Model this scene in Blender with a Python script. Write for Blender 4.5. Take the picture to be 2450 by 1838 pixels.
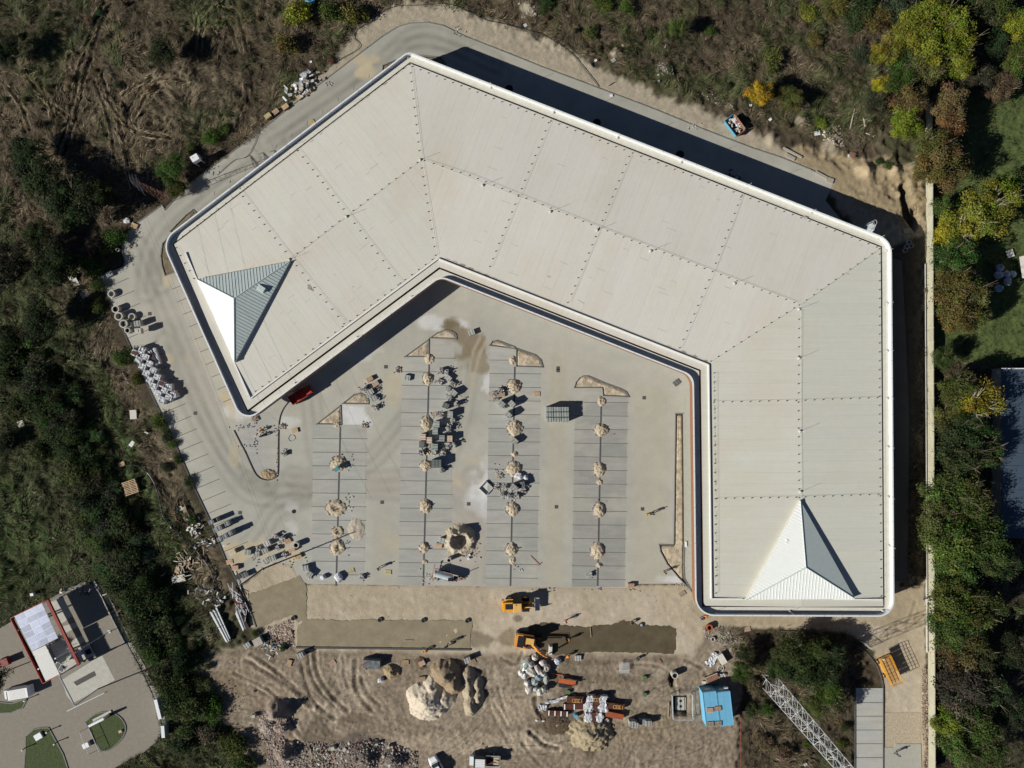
import bpy, bmesh, math, random
import numpy as np
from mathutils import Vector, Matrix
from mathutils.geometry import delaunay_2d_cdt
R = math.radians
random.seed(7); rng = np.random.default_rng(7)
for o in list(bpy.data.objects): bpy.data.objects.remove(o)
sc = bpy.context.scene
COL = sc.collection
# ------------------------------------------------------------------ camera, sky, sun
CAMH = 134.0; PPM = 12.8; CX, CY = 1225.0, 919.0
cam = bpy.data.cameras.new('camera'); cam.sensor_width = 36.0; cam.lens = 36.0 * PPM * CAMH / 2450.0
cam.clip_end = 6000; cam.clip_start = 1
co = bpy.data.objects.new('camera', cam); co.location = (0, 0, CAMH); COL.objects.link(co); sc.camera = co
SUN_EL = R(30.2); SX, SY = 0.927, 0.375          # shadows fall along +SX, +SY
w = bpy.data.worlds.new('World'); sc.world = w; w.use_nodes = True
nt = w.node_tree; nt.nodes.clear()
sky = nt.nodes.new('ShaderNodeTexSky'); sky.sky_type = 'NISHITA'; sky.sun_disc = False
sky.sun_elevation = SUN_EL; sky.sun_rotation = math.atan2(-SX, -SY); sky.air_density = 0.5; sky.dust_density = 0.1; sky.ozone_density = 2.0
bg = nt.nodes.new('ShaderNodeBackground'); bg.inputs['Strength'].default_value = 0.05
wo = nt.nodes.new('ShaderNodeOutputWorld'); nt.links.new(sky.outputs[0], bg.inputs[0]); nt.links.new(bg.outputs[0], wo.inputs[0])
sl = bpy.data.lights.new('sun', 'SUN'); sl.energy = 5.0; sl.angle = R(0.5); sl.color = (1.0, 0.965, 0.87)
so = bpy.data.objects.new('sun', sl); COL.objects.link(so)
d = Vector((SX * math.cos(SUN_EL), SY * math.cos(SUN_EL), -math.sin(SUN_EL)))
so.rotation_euler = d.to_track_quat('-Z', 'Y').to_euler(); so.location = (-60, -30, 60)
vs = sc.view_settings; vs.view_transform = 'Standard'; vs.look = 'None'; vs.gamma = 1; vs.exposure = 0.14; vs.use_curve_mapping = False

# ------------------------------------------------------------------ helpers
def P(px, py, z=0.0):
    k = (CAMH - z) / CAMH / PPM
    return ((px - CX) * k, -(py - CY) * k)
def P3(px, py, z=0.0):
    x, y = P(px, py, z); return (x, y, z)

MATS = {}
def mat(name, rgb, rough=0.85, amt=0.25, scale=1.5, fine=0.15, fscale=25.0, bump=0.0, metal=0.0, obcol=False, attr=None,
        stretch=None, rot=0.0, transl=0.0, emis=None, tan=None):
    m = bpy.data.materials.new(name); m.use_nodes = True; n = m.node_tree; n.nodes.clear(); L = n.links.new
    out = n.nodes.new('ShaderNodeOutputMaterial'); b = n.nodes.new('ShaderNodeBsdfPrincipled')
    b.inputs['Roughness'].default_value = rough; b.inputs['Metallic'].default_value = metal
    try: b.inputs['Specular IOR Level'].default_value = 0.25
    except Exception: pass
    if attr:
        a = n.nodes.new('ShaderNodeAttribute'); a.attribute_name = attr; col = a.outputs['Color']
        if rgb != (1, 1, 1):
            mx = n.nodes.new('ShaderNodeMix'); mx.data_type = 'RGBA'; mx.blend_type = 'MULTIPLY'; mx.inputs[0].default_value = 1
            L(col, mx.inputs[6]); mx.inputs[7].default_value = (*rgb, 1); col = mx.outputs[2]
    else:
        c = n.nodes.new('ShaderNodeRGB'); c.outputs[0].default_value = (*rgb, 1); col = c.outputs[0]
    if obcol:
        oi = n.nodes.new('ShaderNodeObjectInfo'); mx = n.nodes.new('ShaderNodeMix'); mx.data_type = 'RGBA'; mx.blend_type = 'MULTIPLY'
        mx.inputs[0].default_value = 1; L(col, mx.inputs[6]); L(oi.outputs['Color'], mx.inputs[7]); col = mx.outputs[2]
    g = n.nodes.new('ShaderNodeNewGeometry'); src = g.outputs['Position']
    if tan:
        t = n.nodes.new('ShaderNodeTexNoise'); t.inputs['Scale'].default_value = tan[1]; t.inputs['Detail'].default_value = 7; t.inputs['Roughness'].default_value = .6; L(src, t.inputs['Vector'])
        mr = n.nodes.new('ShaderNodeMapRange'); mr.inputs[1].default_value = 0.48; mr.inputs[2].default_value = 0.72; mr.inputs[4].default_value = tan[2]; L(t.outputs['Fac'], mr.inputs[0])
        mx = n.nodes.new('ShaderNodeMix'); mx.data_type = 'RGBA'; L(mr.outputs[0], mx.inputs[0]); L(col, mx.inputs[6]); mx.inputs[7].default_value = (*tan[0], 1); col = mx.outputs[2]
    if rot or stretch:
        mp = n.nodes.new('ShaderNodeMapping'); mp.vector_type = 'TEXTURE'; mp.inputs['Rotation'].default_value = (0, 0, rot)
        if stretch: mp.inputs['Scale'].default_value = tuple(1 / q for q in stretch)
        L(src, mp.inputs['Vector']); ssrc = mp.outputs[0]
    else: ssrc = src
    f = None
    for (sc_, am, s2) in ((scale, amt, ssrc), (fscale, fine, src)):
        if am <= 0: continue
        t = n.nodes.new('ShaderNodeTexNoise'); t.inputs['Scale'].default_value = sc_; t.inputs['Detail'].default_value = 6
        t.inputs['Roughness'].default_value = 0.65; L(s2, t.inputs['Vector'])
        mr = n.nodes.new('ShaderNodeMapRange'); mr.inputs[1].default_value = 0.25; mr.inputs[2].default_value = 0.75
        mr.inputs[3].default_value = 1 - am; mr.inputs[4].default_value = 1 + am; L(t.outputs['Fac'], mr.inputs[0])
        if f is None: f = mr.outputs[0]
        else:
            mm = n.nodes.new('ShaderNodeMath'); mm.operation = 'MULTIPLY'; L(f, mm.inputs[0]); L(mr.outputs[0], mm.inputs[1]); f = mm.outputs[0]
    if f is not None:
        vm = n.nodes.new('ShaderNodeVectorMath'); vm.operation = 'SCALE'; L(col, vm.inputs[0]); L(f, vm.inputs['Scale']); col = vm.outputs[0]
    L(col, b.inputs['Base Color'])
    if bump > 0:
        t = n.nodes.new('ShaderNodeTexNoise'); t.inputs['Scale'].default_value = fscale * 0.6; t.inputs['Detail'].default_value = 5; L(src, t.inputs['Vector'])
        bp = n.nodes.new('ShaderNodeBump'); bp.inputs['Strength'].default_value = bump; bp.inputs['Distance'].default_value = 0.1
        L(t.outputs['Fac'], bp.inputs['Height']); L(bp.outputs[0], b.inputs['Normal'])
    if emis: b.inputs['Emission Color'].default_value = (*emis, 1); b.inputs['Emission Strength'].default_value = 1
    if transl > 0:
        tr = n.nodes.new('ShaderNodeBsdfTranslucent'); L(col, tr.inputs['Color']); ms = n.nodes.new('ShaderNodeMixShader')
        ms.inputs[0].default_value = transl; L(b.outputs[0], ms.inputs[1]); L(tr.outputs[0], ms.inputs[2]); L(ms.outputs[0], out.inputs[0])
    else: L(b.outputs[0], out.inputs[0])
    MATS[name] = m; return m

def mesh_np(name, V, F, smooth=False):
    """V (n,3); F either (m,3) or (m,4) int array"""
    V = np.asarray(V, np.float32); F = np.asarray(F, np.int32); k = F.shape[1]
    me = bpy.data.meshes.new(name); me.vertices.add(len(V)); me.vertices.foreach_set('co', V.ravel())
    me.loops.add(F.size); me.loops.foreach_set('vertex_index', F.ravel()); me.polygons.add(len(F))
    me.polygons.foreach_set('loop_start', np.arange(0, F.size, k, dtype=np.int32))
    try: me.polygons.foreach_set('loop_total', np.full(len(F), k, np.int32))
    except Exception: pass
    me.update(calc_edges=True)
    me.polygons.foreach_set('use_smooth', np.full(len(F), bool(smooth)))
    return me
def vcol(me, C, name='tint'):
    C = np.asarray(C, np.float32)
    if C.shape[1] == 3: C = np.concatenate([C, np.ones((len(C), 1), np.float32)], 1)
    a = me.color_attributes.new(name, 'FLOAT_COLOR', 'POINT'); a.data.foreach_set('color', C.ravel())

class MB:
    def __init__(s): s.v = []; s.f = []
    def add(s, V, F):
        o = len(s.v); s.v += [tuple(v) for v in V]; s.f += [tuple(i + o for i in f) for f in F]; return s
    def box(s, c, d, rz=0.0, taper=1.0, ry=0.0, rx=0.0):
        x, y, z = d[0] / 2, d[1] / 2, d[2] / 2; t = taper
        V = [(-x, -y, -z), (x, -y, -z), (x, y, -z), (-x, y, -z), (-x * t, -y * t, z), (x * t, -y * t, z), (x * t, y * t, z), (-x * t, y * t, z)]
        M = Matrix.Translation(c) @ Matrix.Rotation(rz, 4, 'Z') @ Matrix.Rotation(ry, 4, 'Y') @ Matrix.Rotation(rx, 4, 'X')
        return s.add([M @ Vector(v) for v in V], [(0, 3, 2, 1), (4, 5, 6, 7), (0, 1, 5, 4), (1, 2, 6, 5), (2, 3, 7, 6), (3, 0, 4, 7)])
    def prism(s, pts, z0, z1, top=None):
        n = len(pts); a = sum(pts[i][0] * pts[(i + 1) % n][1] - pts[(i + 1) % n][0] * pts[i][1] for i in range(n))
        if a < 0: pts = pts[::-1]; top = top[::-1] if top else None
        tp = top or pts
        V = [(p[0], p[1], z0) for p in pts] + [(p[0], p[1], (p[2] if len(p) > 2 else z1)) for p in tp]
        return s.add(V, [tuple(range(n))[::-1], tuple(range(n, 2 * n))] + [(i, (i + 1) % n, n + (i + 1) % n, n + i) for i in range(n)])
    def cyl(s, p0, p1, r0, r1=None, n=8, cap=True):
        r1 = r0 if r1 is None else r1; p0 = Vector(p0); p1 = Vector(p1); ax = (p1 - p0).normalized()
        u = ax.orthogonal().normalized(); v = ax.cross(u); V = []
        for p, r in ((p0, r0), (p1, r1)):
            for i in range(n):
                t = 2 * math.pi * i / n; V.append(p + u * (r * math.cos(t)) + v * (r * math.sin(t)))
        F = [(i, (i + 1) % n, n + (i + 1) % n, n + i) for i in range(n)]
        if cap: F += [tuple(range(n))[::-1], tuple(range(n, 2 * n))]
        return s.add(V, F)
    def tube(s, pts, r, n=5):
        for a, b in zip(pts[:-1], pts[1:]): s.cyl(a, b, r, n=n, cap=False)
        return s
    def ring(s, c, ro, ri, h, n=16):
        V = []
        for (r, z) in ((ro, 0), (ro, h), (ri, h), (ri, 0.02)):
            for i in range(n):
                t = 2 * math.pi * i / n; V.append((c[0] + r * math.cos(t), c[1] + r * math.sin(t), c[2] + z))
        F = []
        for k in range(3):
            for i in range(n): F.append((k * n + i, k * n + (i + 1) % n, (k + 1) * n + (i + 1) % n, (k + 1) * n + i))
        return s.add(V, F)
    def sphere(s, c, r, nu=8, nv=5, half=False, sq=(1, 1, 1)):
        V = []; F = []; lo = 0 if half else -math.pi / 2
        for j in range(nv + 1):
            ph = lo + (math.pi / 2 - lo) * j / nv
            for i in range(nu):
                t = 2 * math.pi * i / nu
                V.append((c[0] + r * sq[0] * math.cos(ph) * math.cos(t), c[1] + r * sq[1] * math.cos(ph) * math.sin(t), c[2] + r * sq[2] * math.sin(ph)))
        for j in range(nv):
            for i in range(nu): F.append((j * nu + i, j * nu + (i + 1) % nu, (j + 1) * nu + (i + 1) % nu, (j + 1) * nu + i))
        return s.add(V, F)
    def mesh(s, name, m=None, smooth=False):
        me = bpy.data.meshes.new(name); me.from_pydata(s.v, [], s.f); me.update()
        if smooth: me.polygons.foreach_set('use_smooth', [True] * len(me.polygons))
        if m: me.materials.append(MATS[m] if isinstance(m, str) else m)
        return me

def link(name, me, parent=None, loc=None, rz=None, scale=None, color=None, label=None, kind=None):
    o = bpy.data.objects.new(name, me); COL.objects.link(o)
    if parent is not None: o.parent = parent
    if loc is not None: o.location = loc
    if rz is not None: o.rotation_euler = (0, 0, rz)
    if scale is not None: o.scale = scale if hasattr(scale, '__len__') else (scale,) * 3
    if color is not None: o.color = (*color, 1)
    if label: o['label'] = label
    if kind: o['kind'] = kind
    return o
def tag(o, label, cat, group=None):
    if label: o['label'] = label
    o['category'] = cat
    if group: o['group'] = group
    return o
def thing(name, label, cat, loc=(0, 0, 0), rz=0.0, group=None):
    o = link(name, None, loc=loc, rz=rz); o.empty_display_size = 0.5; return tag(o, label, cat, group)
def struct(name, me, parent=None, color=None):
    return link(name, me, parent, kind=None if parent else 'structure', color=color)
# labels that place a thing by the landmark nearest to it
LM = [('the red tipper body', 715, 950), ('the yellow wheel loader', 1240, 1445), ('the orange excavator', 1270, 1530), ('the blue site containers', 1715, 1690),
      ('the scissor lift', 2125, 1600), ('the silver tank trailer', 1062, 1377), ('the nine paver stacks', 1332, 985), ('the blue skip', 1752, 300),
      ('the fuel station canopy', 110, 1530), ('the silver pipe bundles', 520, 1480), ('the wrapped white stacks', 355, 900), ('the white water tank', 418, 343),
      ('the west roof pyramid', 560, 720), ('the east roof pyramid', 1928, 1358), ('the sack heap', 1275, 1610), ('the sand mounds', 1050, 1650),
      ('the manhole rings', 285, 760), ('the square pit', 1630, 1690), ('the tall lattice mast', 1850, 1640), ('the power pylon', 400, 478),
      ('the foil sacks', 2400, 660), ('the garden shed', 2430, 1000), ('the dark rubble', 880, 1800), ('the northern road bend', 1000, 70),
      ('the trench', 2170, 470), ('the pale rubble', 650, 1720), ('the plank frame', 1163, 1168), ('the broken pallets', 430, 1345), ('the brush pile', 2040, 320)]
DEFER = []
def auto(o, desc, px, py):
    n, lx, ly = min(LM, key=lambda l: (l[1] - px) ** 2 + (l[2] - py) ** 2)
    dx, dy = px - lx, py - ly; dist = math.hypot(dx, dy)
    dr = ('right of' if dx > 0 else 'left of') if abs(dx) > abs(dy) else ('below' if dy > 0 else 'above')
    DEFER.append((desc, dr, n, dist, o))
ORD = ['closest', 'second', 'third', 'fourth', 'fifth', 'sixth', 'seventh', 'eighth', 'ninth', 'tenth', 'eleventh', 'twelfth', 'thirteenth', 'fourteenth', 'fifteenth', 'sixteenth', 'seventeenth', 'eighteenth', 'nineteenth', 'twentieth', 'twenty-first', 'twenty-second', 'twenty-third', 'twenty-fourth']
def flush():
    g = {}
    for d_ in DEFER: g.setdefault(d_[:3], []).append(d_)
    for (desc, dr, n), L_ in g.items():
        L_.sort(key=lambda q: q[3])
        for i, q in enumerate(L_):
            q[4]['label'] = f'{desc} {dr} {n}' if len(L_) == 1 else (f'{desc}, {ORD[i]} {dr} {n}' if i < 24 else f'{desc} far {dr} {n}, place {i + 1} counting outwards')

# ---- numpy noise and polygons
_G = {}
def vnoise(x, y, s, seed=0):
    if seed not in _G: _G[seed] = np.random.default_rng(seed + 100).random((256, 256))
    g = _G[seed]; X = x / s + 1000.3 + seed * 7.7; Y = y / s + 1000.7; xi = np.floor(X).astype(int); yi = np.floor(Y).astype(int)
    fx = X - xi; fy = Y - yi; fx = fx * fx * (3 - 2 * fx); fy = fy * fy * (3 - 2 * fy); a = xi & 255; b = yi & 255; a1 = (xi + 1) & 255; b1 = (yi + 1) & 255
    return (g[a, b] * (1 - fx) + g[a1, b] * fx) * (1 - fy) + (g[a, b1] * (1 - fx) + g[a1, b1] * fx) * fy
def fbm(x, y, s, o=4, seed=0):
    r = 0; a = 1; t = 0
    for i in range(o): r = r + a * vnoise(x, y, s / 2 ** i, seed + i); t += a; a *= 0.55
    return r / t
def segdist(x, y, pts, closed=False):
    n = len(pts); D = np.full(x.shape, 1e9)
    for i in range(n if closed else n - 1):
        ax, ay = pts[i]; bx, by = pts[(i + 1) % n]; dx, dy = bx - ax, by - ay; l = dx * dx + dy * dy + 1e-9
        t = np.clip(((x - ax) * dx + (y - ay) * dy) / l, 0, 1); D = np.minimum(D, np.hypot(x - ax - t * dx, y - ay - t * dy))
    return D
def inside(x, y, pts):
    n = len(pts); I = np.zeros(x.shape, bool)
    for i in range(n):
        ax, ay = pts[i]; bx, by = pts[(i + 1) % n]
        if ay == by: continue
        c = ((ay > y) != (by > y)) & (x < (bx - ax) * (y - ay) / (by - ay) + ax); I ^= c
    return I
def sdf(x, y, pts):
    """positive inside, metres (or px)"""
    return np.where(inside(x, y, pts), 1, -1) * segdist(x, y, pts, True)
def sm(v, a, b): t = np.clip((v - a) / (b - a), 0, 1); return t * t * (3 - 2 * t)
def spline(pts, n=8):
    out = []; p = [pts[0]] + list(pts) + [pts[-1]]
    for i in range(1, len(p) - 2):
        for k in range(n):
            t = k / n; a, b, c, d_ = [np.array(q, float) for q in p[i - 1:i + 3]]
            out.append(tuple(0.5 * ((2 * b) + (-a + c) * t + (2 * a - 5 * b + 4 * c - d_) * t * t + (-a + 3 * b - 3 * c + d_) * t ** 3)))
    out.append(tuple(pts[-1])); return out
def W2(pts, z=0.0): return [P(p[0], p[1], z) for p in pts]

# ------------------------------------------------------------------ materials
mat('ground', (1, 1, 1), attr='tint', rough=0.95, amt=0.12, scale=0.8, fine=0.16, fscale=7, bump=0.5)
mat('paving', (1, 1, 1), attr='tint', rough=0.9, amt=0.07, scale=0.5, fine=0.13, fscale=7, bump=0.1)
mat('bay', (0.375, 0.372, 0.345), obcol=True, rough=0.9, amt=0.13, scale=0.6, fine=0.12, fscale=7, stretch=(0.35, 1.8, 1), tan=((0.46, 0.43, 0.365), .11, .75))
mat('bayline', (0.085, 0.088, 0.09), amt=0.2, scale=3, fine=0.2, fscale=14)
mat('kerb', (0.20, 0.20, 0.19), amt=0.15, fine=0.1)
mat('kerb_dark', (0.09, 0.088, 0.085), amt=0.2, fine=0.2)
mat('path', (0.40, 0.39, 0.34), amt=0.1, fine=0.06)
mat('coping', (0.72, 0.74, 0.75), rough=0.45, amt=0.05, fine=0.03)
mat('edge_membrane', (0.62, 0.60, 0.53), amt=0.10, scale=1.0, fine=0.04)
mat('gutter', (0.17, 0.10, 0.065), amt=0.45, scale=0.7, fine=0.2)
mat('fascia', (0.26, 0.125, 0.07), rough=0.6, amt=0.12, fine=0.1)
mat('wall', (0.45, 0.43, 0.40), amt=0.1)
mat('seam', (0.78, 0.77, 0.74), rough=0.6, amt=0.05, fine=0.02)
for nm, ro in (('roof_west', R(127.5)), ('roof_north', R(68.7)), ('roof_east', 0.0)):
    mat(nm, {'roof_west': (0.625, 0.605, 0.545), 'roof_north': (0.632, 0.604, 0.556), 'roof_east': (0.59, 0.583, 0.52)}[nm], obcol=True, rough=0.75, amt=0.055, scale=1.6, fine=0.025, fscale=1.1, rot=ro, stretch=(0.07, 3.0, 1), tan=((0.56, 0.50, 0.40), .07, .55))
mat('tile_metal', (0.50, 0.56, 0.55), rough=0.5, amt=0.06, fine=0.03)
mat('tile_white', (0.80, 0.82, 0.80), rough=0.5, amt=0.03, fine=0.02)  # same pyramid metal, sunlight on the sun-facing sides put into the colour
mat('dark_metal', (0.05, 0.055, 0.07), rough=0.5, amt=0.1)
mat('black', (0.018, 0.018, 0.022), amt=0.2)
mat('steel', (0.5, 0.52, 0.54), rough=0.4, metal=0.3, amt=0.1)
mat('galv', (0.62, 0.64, 0.66), rough=0.45, amt=0.1)
mat('dome', (0.48, 0.46, 0.42), amt=0.1)
mat('wood', (0.47, 0.385, 0.285), obcol=True, amt=0.25, scale=4, fine=0.15)
mat('stone', (0.36, 0.37, 0.355), obcol=True, amt=0.15, scale=3, fine=0.15, fscale=18)
mat('wrap', (0.55, 0.56, 0.59), rough=0.45, amt=0.2, scale=3, fine=0.1, obcol=True)
mat('foil', (0.35, 0.345, 0.335), rough=0.3, amt=0.5, scale=4, fine=0.3, obcol=True)
mat('sand', (0.455, 0.38, 0.28), obcol=True, rough=0.95, amt=0.26, scale=2.5, fine=0.28, fscale=9, bump=0.8)
mat('soil', (0.28, 0.22, 0.15), obcol=True, rough=0.95, amt=0.3, scale=1.5, fine=0.35, fscale=6, bump=0.8)
mat('screed', (0.265, 0.222, 0.150), obcol=True, rough=0.85, amt=0.22, scale=0.5, fine=0.10, fscale=9, bump=0.15)
mat('screed_wet', (0.105, 0.082, 0.05), rough=0.8, amt=0.30, scale=0.5, fine=0.14, fscale=9, bump=0.3)
mat('leaf', (1, 1, 1), attr='tint', obcol=True, rough=0.95, amt=0.0, fine=0.0, transl=0.25)
mat('grassblade', (1, 1, 1), attr='tint', rough=0.8, amt=0.0, fine=0.0, transl=0.1)
mat('bark', (0.20, 0.155, 0.11), amt=0.25, fine=0.2)
mat('bark_pale', (0.45, 0.40, 0.32), amt=0.25, fine=0.2)
mat('concrete', (0.47, 0.455, 0.41), obcol=True, amt=0.15, fine=0.12)
mat('yellow', (0.75, 0.36, 0.03), rough=0.45, amt=0.08)
mat('orange', (0.80, 0.33, 0.06), rough=0.45, amt=0.08)
mat('cabroof', (0.72, 0.42, 0.13), rough=0.5, amt=0.08)
mat('tyre', (0.03, 0.03, 0.032), amt=0.2)
mat('glass', (0.03, 0.05, 0.055), rough=0.1, amt=0.0, fine=0.0)
mat('red', (0.42, 0.05, 0.03), rough=0.5, amt=0.15)
mat('darkred', (0.22, 0.015, 0.015), rough=0.5, amt=0.1)
mat('brick_red', (0.36, 0.10, 0.045), amt=0.2)
mat('pipe_orange', (0.70, 0.20, 0.07), rough=0.5, amt=0.1)
mat('brownboard', (0.11, 0.045, 0.032), rough=0.6, amt=0.2)
mat('blue', (0.16, 0.43, 0.63), rough=0.55, amt=0.08, scale=1)
mat('skipblue', (0.12, 0.38, 0.55), rough=0.55, amt=0.2, scale=2)
mat('rust', (0.24, 0.13, 0.09), amt=0.3)
mat('white', (0.78, 0.80, 0.82), rough=0.4, amt=0.04, fine=0.02)
mat('offwhite', (0.66, 0.64, 0.58), amt=0.12)
mat('polycarb', (0.50, 0.54, 0.68), rough=0.35, obcol=True, amt=0.18, scale=1.6, fine=0.05)
mat('corrugated', (0.66, 0.66, 0.64), rough=0.5, amt=0.05)
mat('tarp_teal', (0.10, 0.25, 0.27), rough=0.5, amt=0.3)
mat('green_plastic', (0.10, 0.17, 0.07), rough=0.5, amt=0.2)
mat('station_paving', (0.25, 0.222, 0.185), amt=0.12, fine=0.10, fscale=8)
mat('lawn', (0.055, 0.075, 0.025), amt=0.25, fine=0.5, fscale=7, bump=0.8)
mat('skin', (0.45, 0.26, 0.18), amt=0.0, fine=0.0)
mat('trousers', (0.03, 0.04, 0.07), amt=0.1)
for nm, c in (('vest_orange', (0.85, 0.25, 0.02)), ('vest_red', (0.75, 0.04, 0.02)), ('vest_dark', (0.04, 0.05, 0.07)), ('vest_white', (0.6, 0.62, 0.62))): mat(nm, c, amt=0.1)
mat('hose', (0.04, 0.045, 0.05), rough=0.4, amt=0.1)
mat('silver_tank', (0.50, 0.57, 0.60), rough=0.35, metal=0.2, amt=0.15)
mat('panel_wall', (0.42, 0.40, 0.30), obcol=True, amt=0.18, scale=1.5, fine=0.12, stretch=(1, 0.3, 1))
mat('darkroof', (0.06, 0.085, 0.12), rough=0.5, amt=0.15)
mat('rubble', (0.46, 0.40, 0.36), obcol=True, amt=0.2)
# ------------------------------------------------------------------ ground sheet (pixel space of the plan: u right, v down, 12.8 to the metre)
ROAD = [(235, 660), (297, 636), (299, 628), (292, 594), (296, 572), (312, 550), (328, 534), (388, 491), (395, 503), (445, 445), (600, 331), (740, 220), (879, 114), (915, 87),
        (950, 65), (980, 56), (1023, 54), (1061, 62), (1088, 76), (1115, 89), (1200, 122), (1295, 160), (1436, 213), (1561, 260), (1688, 312), (1800, 355), (1868, 377),
        (1941, 407), (1995, 437), (1975, 480), (2040, 560), (2135, 618), (2158, 624), (2165, 760), (2171, 900), (2175, 1000), (2172, 1390), (2090, 1392), (1700, 1418), (1660, 1418),
        (1640, 1400), (1625, 1397), (1532, 1397), (1500, 1407), (1370, 1406), (1000, 1401), (735, 1397), (715, 1385), (700, 1352), (660, 1345), (627, 1361), (574, 1404), (540, 1339),
        (502, 1244), (461, 1158), (420, 1063), (377, 973), (342, 899), (315, 836)]
STATION = [(-200, 1560), (0, 1504), (30, 1485), (160, 1412), (200, 1393), (225, 1401), (244, 1423), (271, 1480), (301, 1537), (339, 1607), (366, 1667), (384, 1730), (384, 1757),
           (374, 1773), (342, 1800), (260, 1845), (120, 2100), (-200, 2100)]
def axis(lim, fine, far):
    a = np.arange(-lim, lim + fine, fine); c = lim + np.cumsum(np.geomspace(0.7, 260, 26)); c = c * (far / c[-1]) if c[-1] < far else c
    return np.concatenate([-c[::-1], a, c])
gx = axis(100.5, 0.27, 2500); gy = axis(76.0, 0.27, 2500)
X, Y = np.meshgrid(gx, gy, indexing='ij'); U = X * PPM + CX; Vv = -Y * PPM + CY
x = U.ravel(); y = Vv.ravel()
n1 = fbm(x, y, 90, 5, 1); n5 = fbm(x, y, 16, 2, 35); n2 = fbm(x, y, 28, 4, 11); n3 = fbm(x, y, 260, 3, 21); n4 = fbm(x, y, 9, 2, 31); hi = rng.random(x.shape)
def mixc(C, c, m): return C * (1 - m[:, None]) + np.array(c) * m[:, None]
wob = (n2 - 0.5) * 34 + (n4 - 0.5) * 14
# scrub base
C = np.tile(np.array([0.060, 0.047, 0.030]), (len(x), 1))
C = mixc(C, (0.055, 0.056, 0.026), sm(n1, 0.50, 0.66) * 0.8)
C = mixc(C, (0.12, 0.094, 0.064), sm(n2, 0.52, 0.75) * 0.6)
C = mixc(C, (0.045, 0.034, 0.022), sm(n4 * 0.5 + n2 * 0.5, 0.42, 0.30) * 0.7)
belt = [(-400, 560), (40, 560), (230, 860), (300, 1080), (420, 1260), (500, 1500), (640, 1838), (700, 2400), (-400, 2400)]
C = mixc(C, (0.032, 0.052, 0.016), sm(sdf(x, y, belt) + wob * 2, -30, 50) * 0.75)
gl = [(-300, 1040), (20, 1090), (110, 1230), (180, 1360), (30, 1440), (-300, 1480)]
C = mixc(C, (0.040, 0.066, 0.018), sm(sdf(x, y, gl) + wob, -20, 30))
gl2 = [(225, 860), (290, 960), (330, 1100), (370, 1180), (440, 1330), (400, 1330), (300, 1120), (240, 1000)]
C = mixc(C, (0.055, 0.090, 0.026), sm(sdf(x, y, gl2) + wob, -14, 14))
pale = [(250, 870), (300, 870), (350, 960), (420, 1080), (480, 1210), (560, 1400), (520, 1480), (450, 1330), (360, 1120), (320, 1010)]
C = mixc(C, (0.27, 0.215, 0.14), sm(sdf(x, y, pale) + wob * 1.6, -2, 30) * 0.45)
C = mixc(C, (0.20, 0.165, 0.115), sm(110 - np.hypot((x - 470) / 1.5, y - 230) + wob * 2, 0, 60) * 0.45)
lawn = [(2232, 250), (2330, 215), (2600, 180), (2600, 700), (2440, 880), (2300, 870), (2232, 860)]
C = mixc(C, (0.080, 0.105, 0.034), sm(sdf(x, y, lawn) + wob * 0.5, -4, 10))
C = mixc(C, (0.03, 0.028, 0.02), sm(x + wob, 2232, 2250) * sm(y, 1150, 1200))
# verge of raked sand along the road
verge = [(540, 390), (640, 290), (720, 210), (780, 160), (850, 70), (930, 10), (1080, 5), (1200, 60), (1330, 95), (1420, 150), (1500, 190), (1600, 235), (1700, 265), (1770, 300), (1830, 340),
         (1900, 350), (1990, 380), (2060, 420), (2140, 470), (2215, 520), (2215, 640), (2100, 620), (1990, 470), (1800, 370), (1400, 230), (1000, 100), (700, 260), (440, 460), (400, 500)]
dv = sdf(x, y, verge) + wob * 0.7
C = mixc(C, (0.36, 0.31, 0.235), sm(dv, -6, 12))
bump_v = sm(dv, -6, 12)
ne = [(1850, 340), (1960, 350), (2100, 380), (2216, 400), (2216, 560), (2100, 520), (1990, 450)]
C = mixc(C, (0.30, 0.235, 0.145), sm(sdf(x, y, ne) + wob, -6, 14) * 0.9)
C = mixc(C, (0.46, 0.36, 0.20), sm(26 - np.hypot(x - 2075, y - 400) + wob * 0.4, 0, 14) * 0.8)
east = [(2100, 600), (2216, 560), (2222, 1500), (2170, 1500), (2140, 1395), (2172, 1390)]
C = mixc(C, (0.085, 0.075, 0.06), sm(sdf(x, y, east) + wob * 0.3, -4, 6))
# compacted sand strips south of the paving
south = [(574, 1404), (627, 1361), (660, 1343), (705, 1345), (735, 1396), (1640, 1396), (1700, 1360), (2130, 1360), (2215, 1385), (2215, 1838), (2215, 2000), (2113, 2000), (2113, 1640), (2090, 1560), (2040, 1520),
         (1950, 1508), (1700, 1500), (1690, 1560), (1660, 1600), (1240, 1575), (1100, 1580), (710, 1560), (640, 1520), (600, 1500)]
ds = sdf(x, y, south) + wob * 0.35
C = mixc(C, (0.43, 0.36, 0.265), sm(ds, -3, 6))
C = mixc(C, (0.50, 0.43, 0.34), sm(ds, 5, 20) * sm(n1, 0.5, 0.66) * 0.7)
C = mixc(C, (0.34, 0.275, 0.18), sm(ds, 3, 12) * sm(y, 1505, 1490) * sm(x, 1690, 1720) * 0.6)
C = mixc(C, (0.34, 0.28, 0.20), sm(ds, 3, 12) * sm(n1, 0.45, 0.36) * 0.4)
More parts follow.
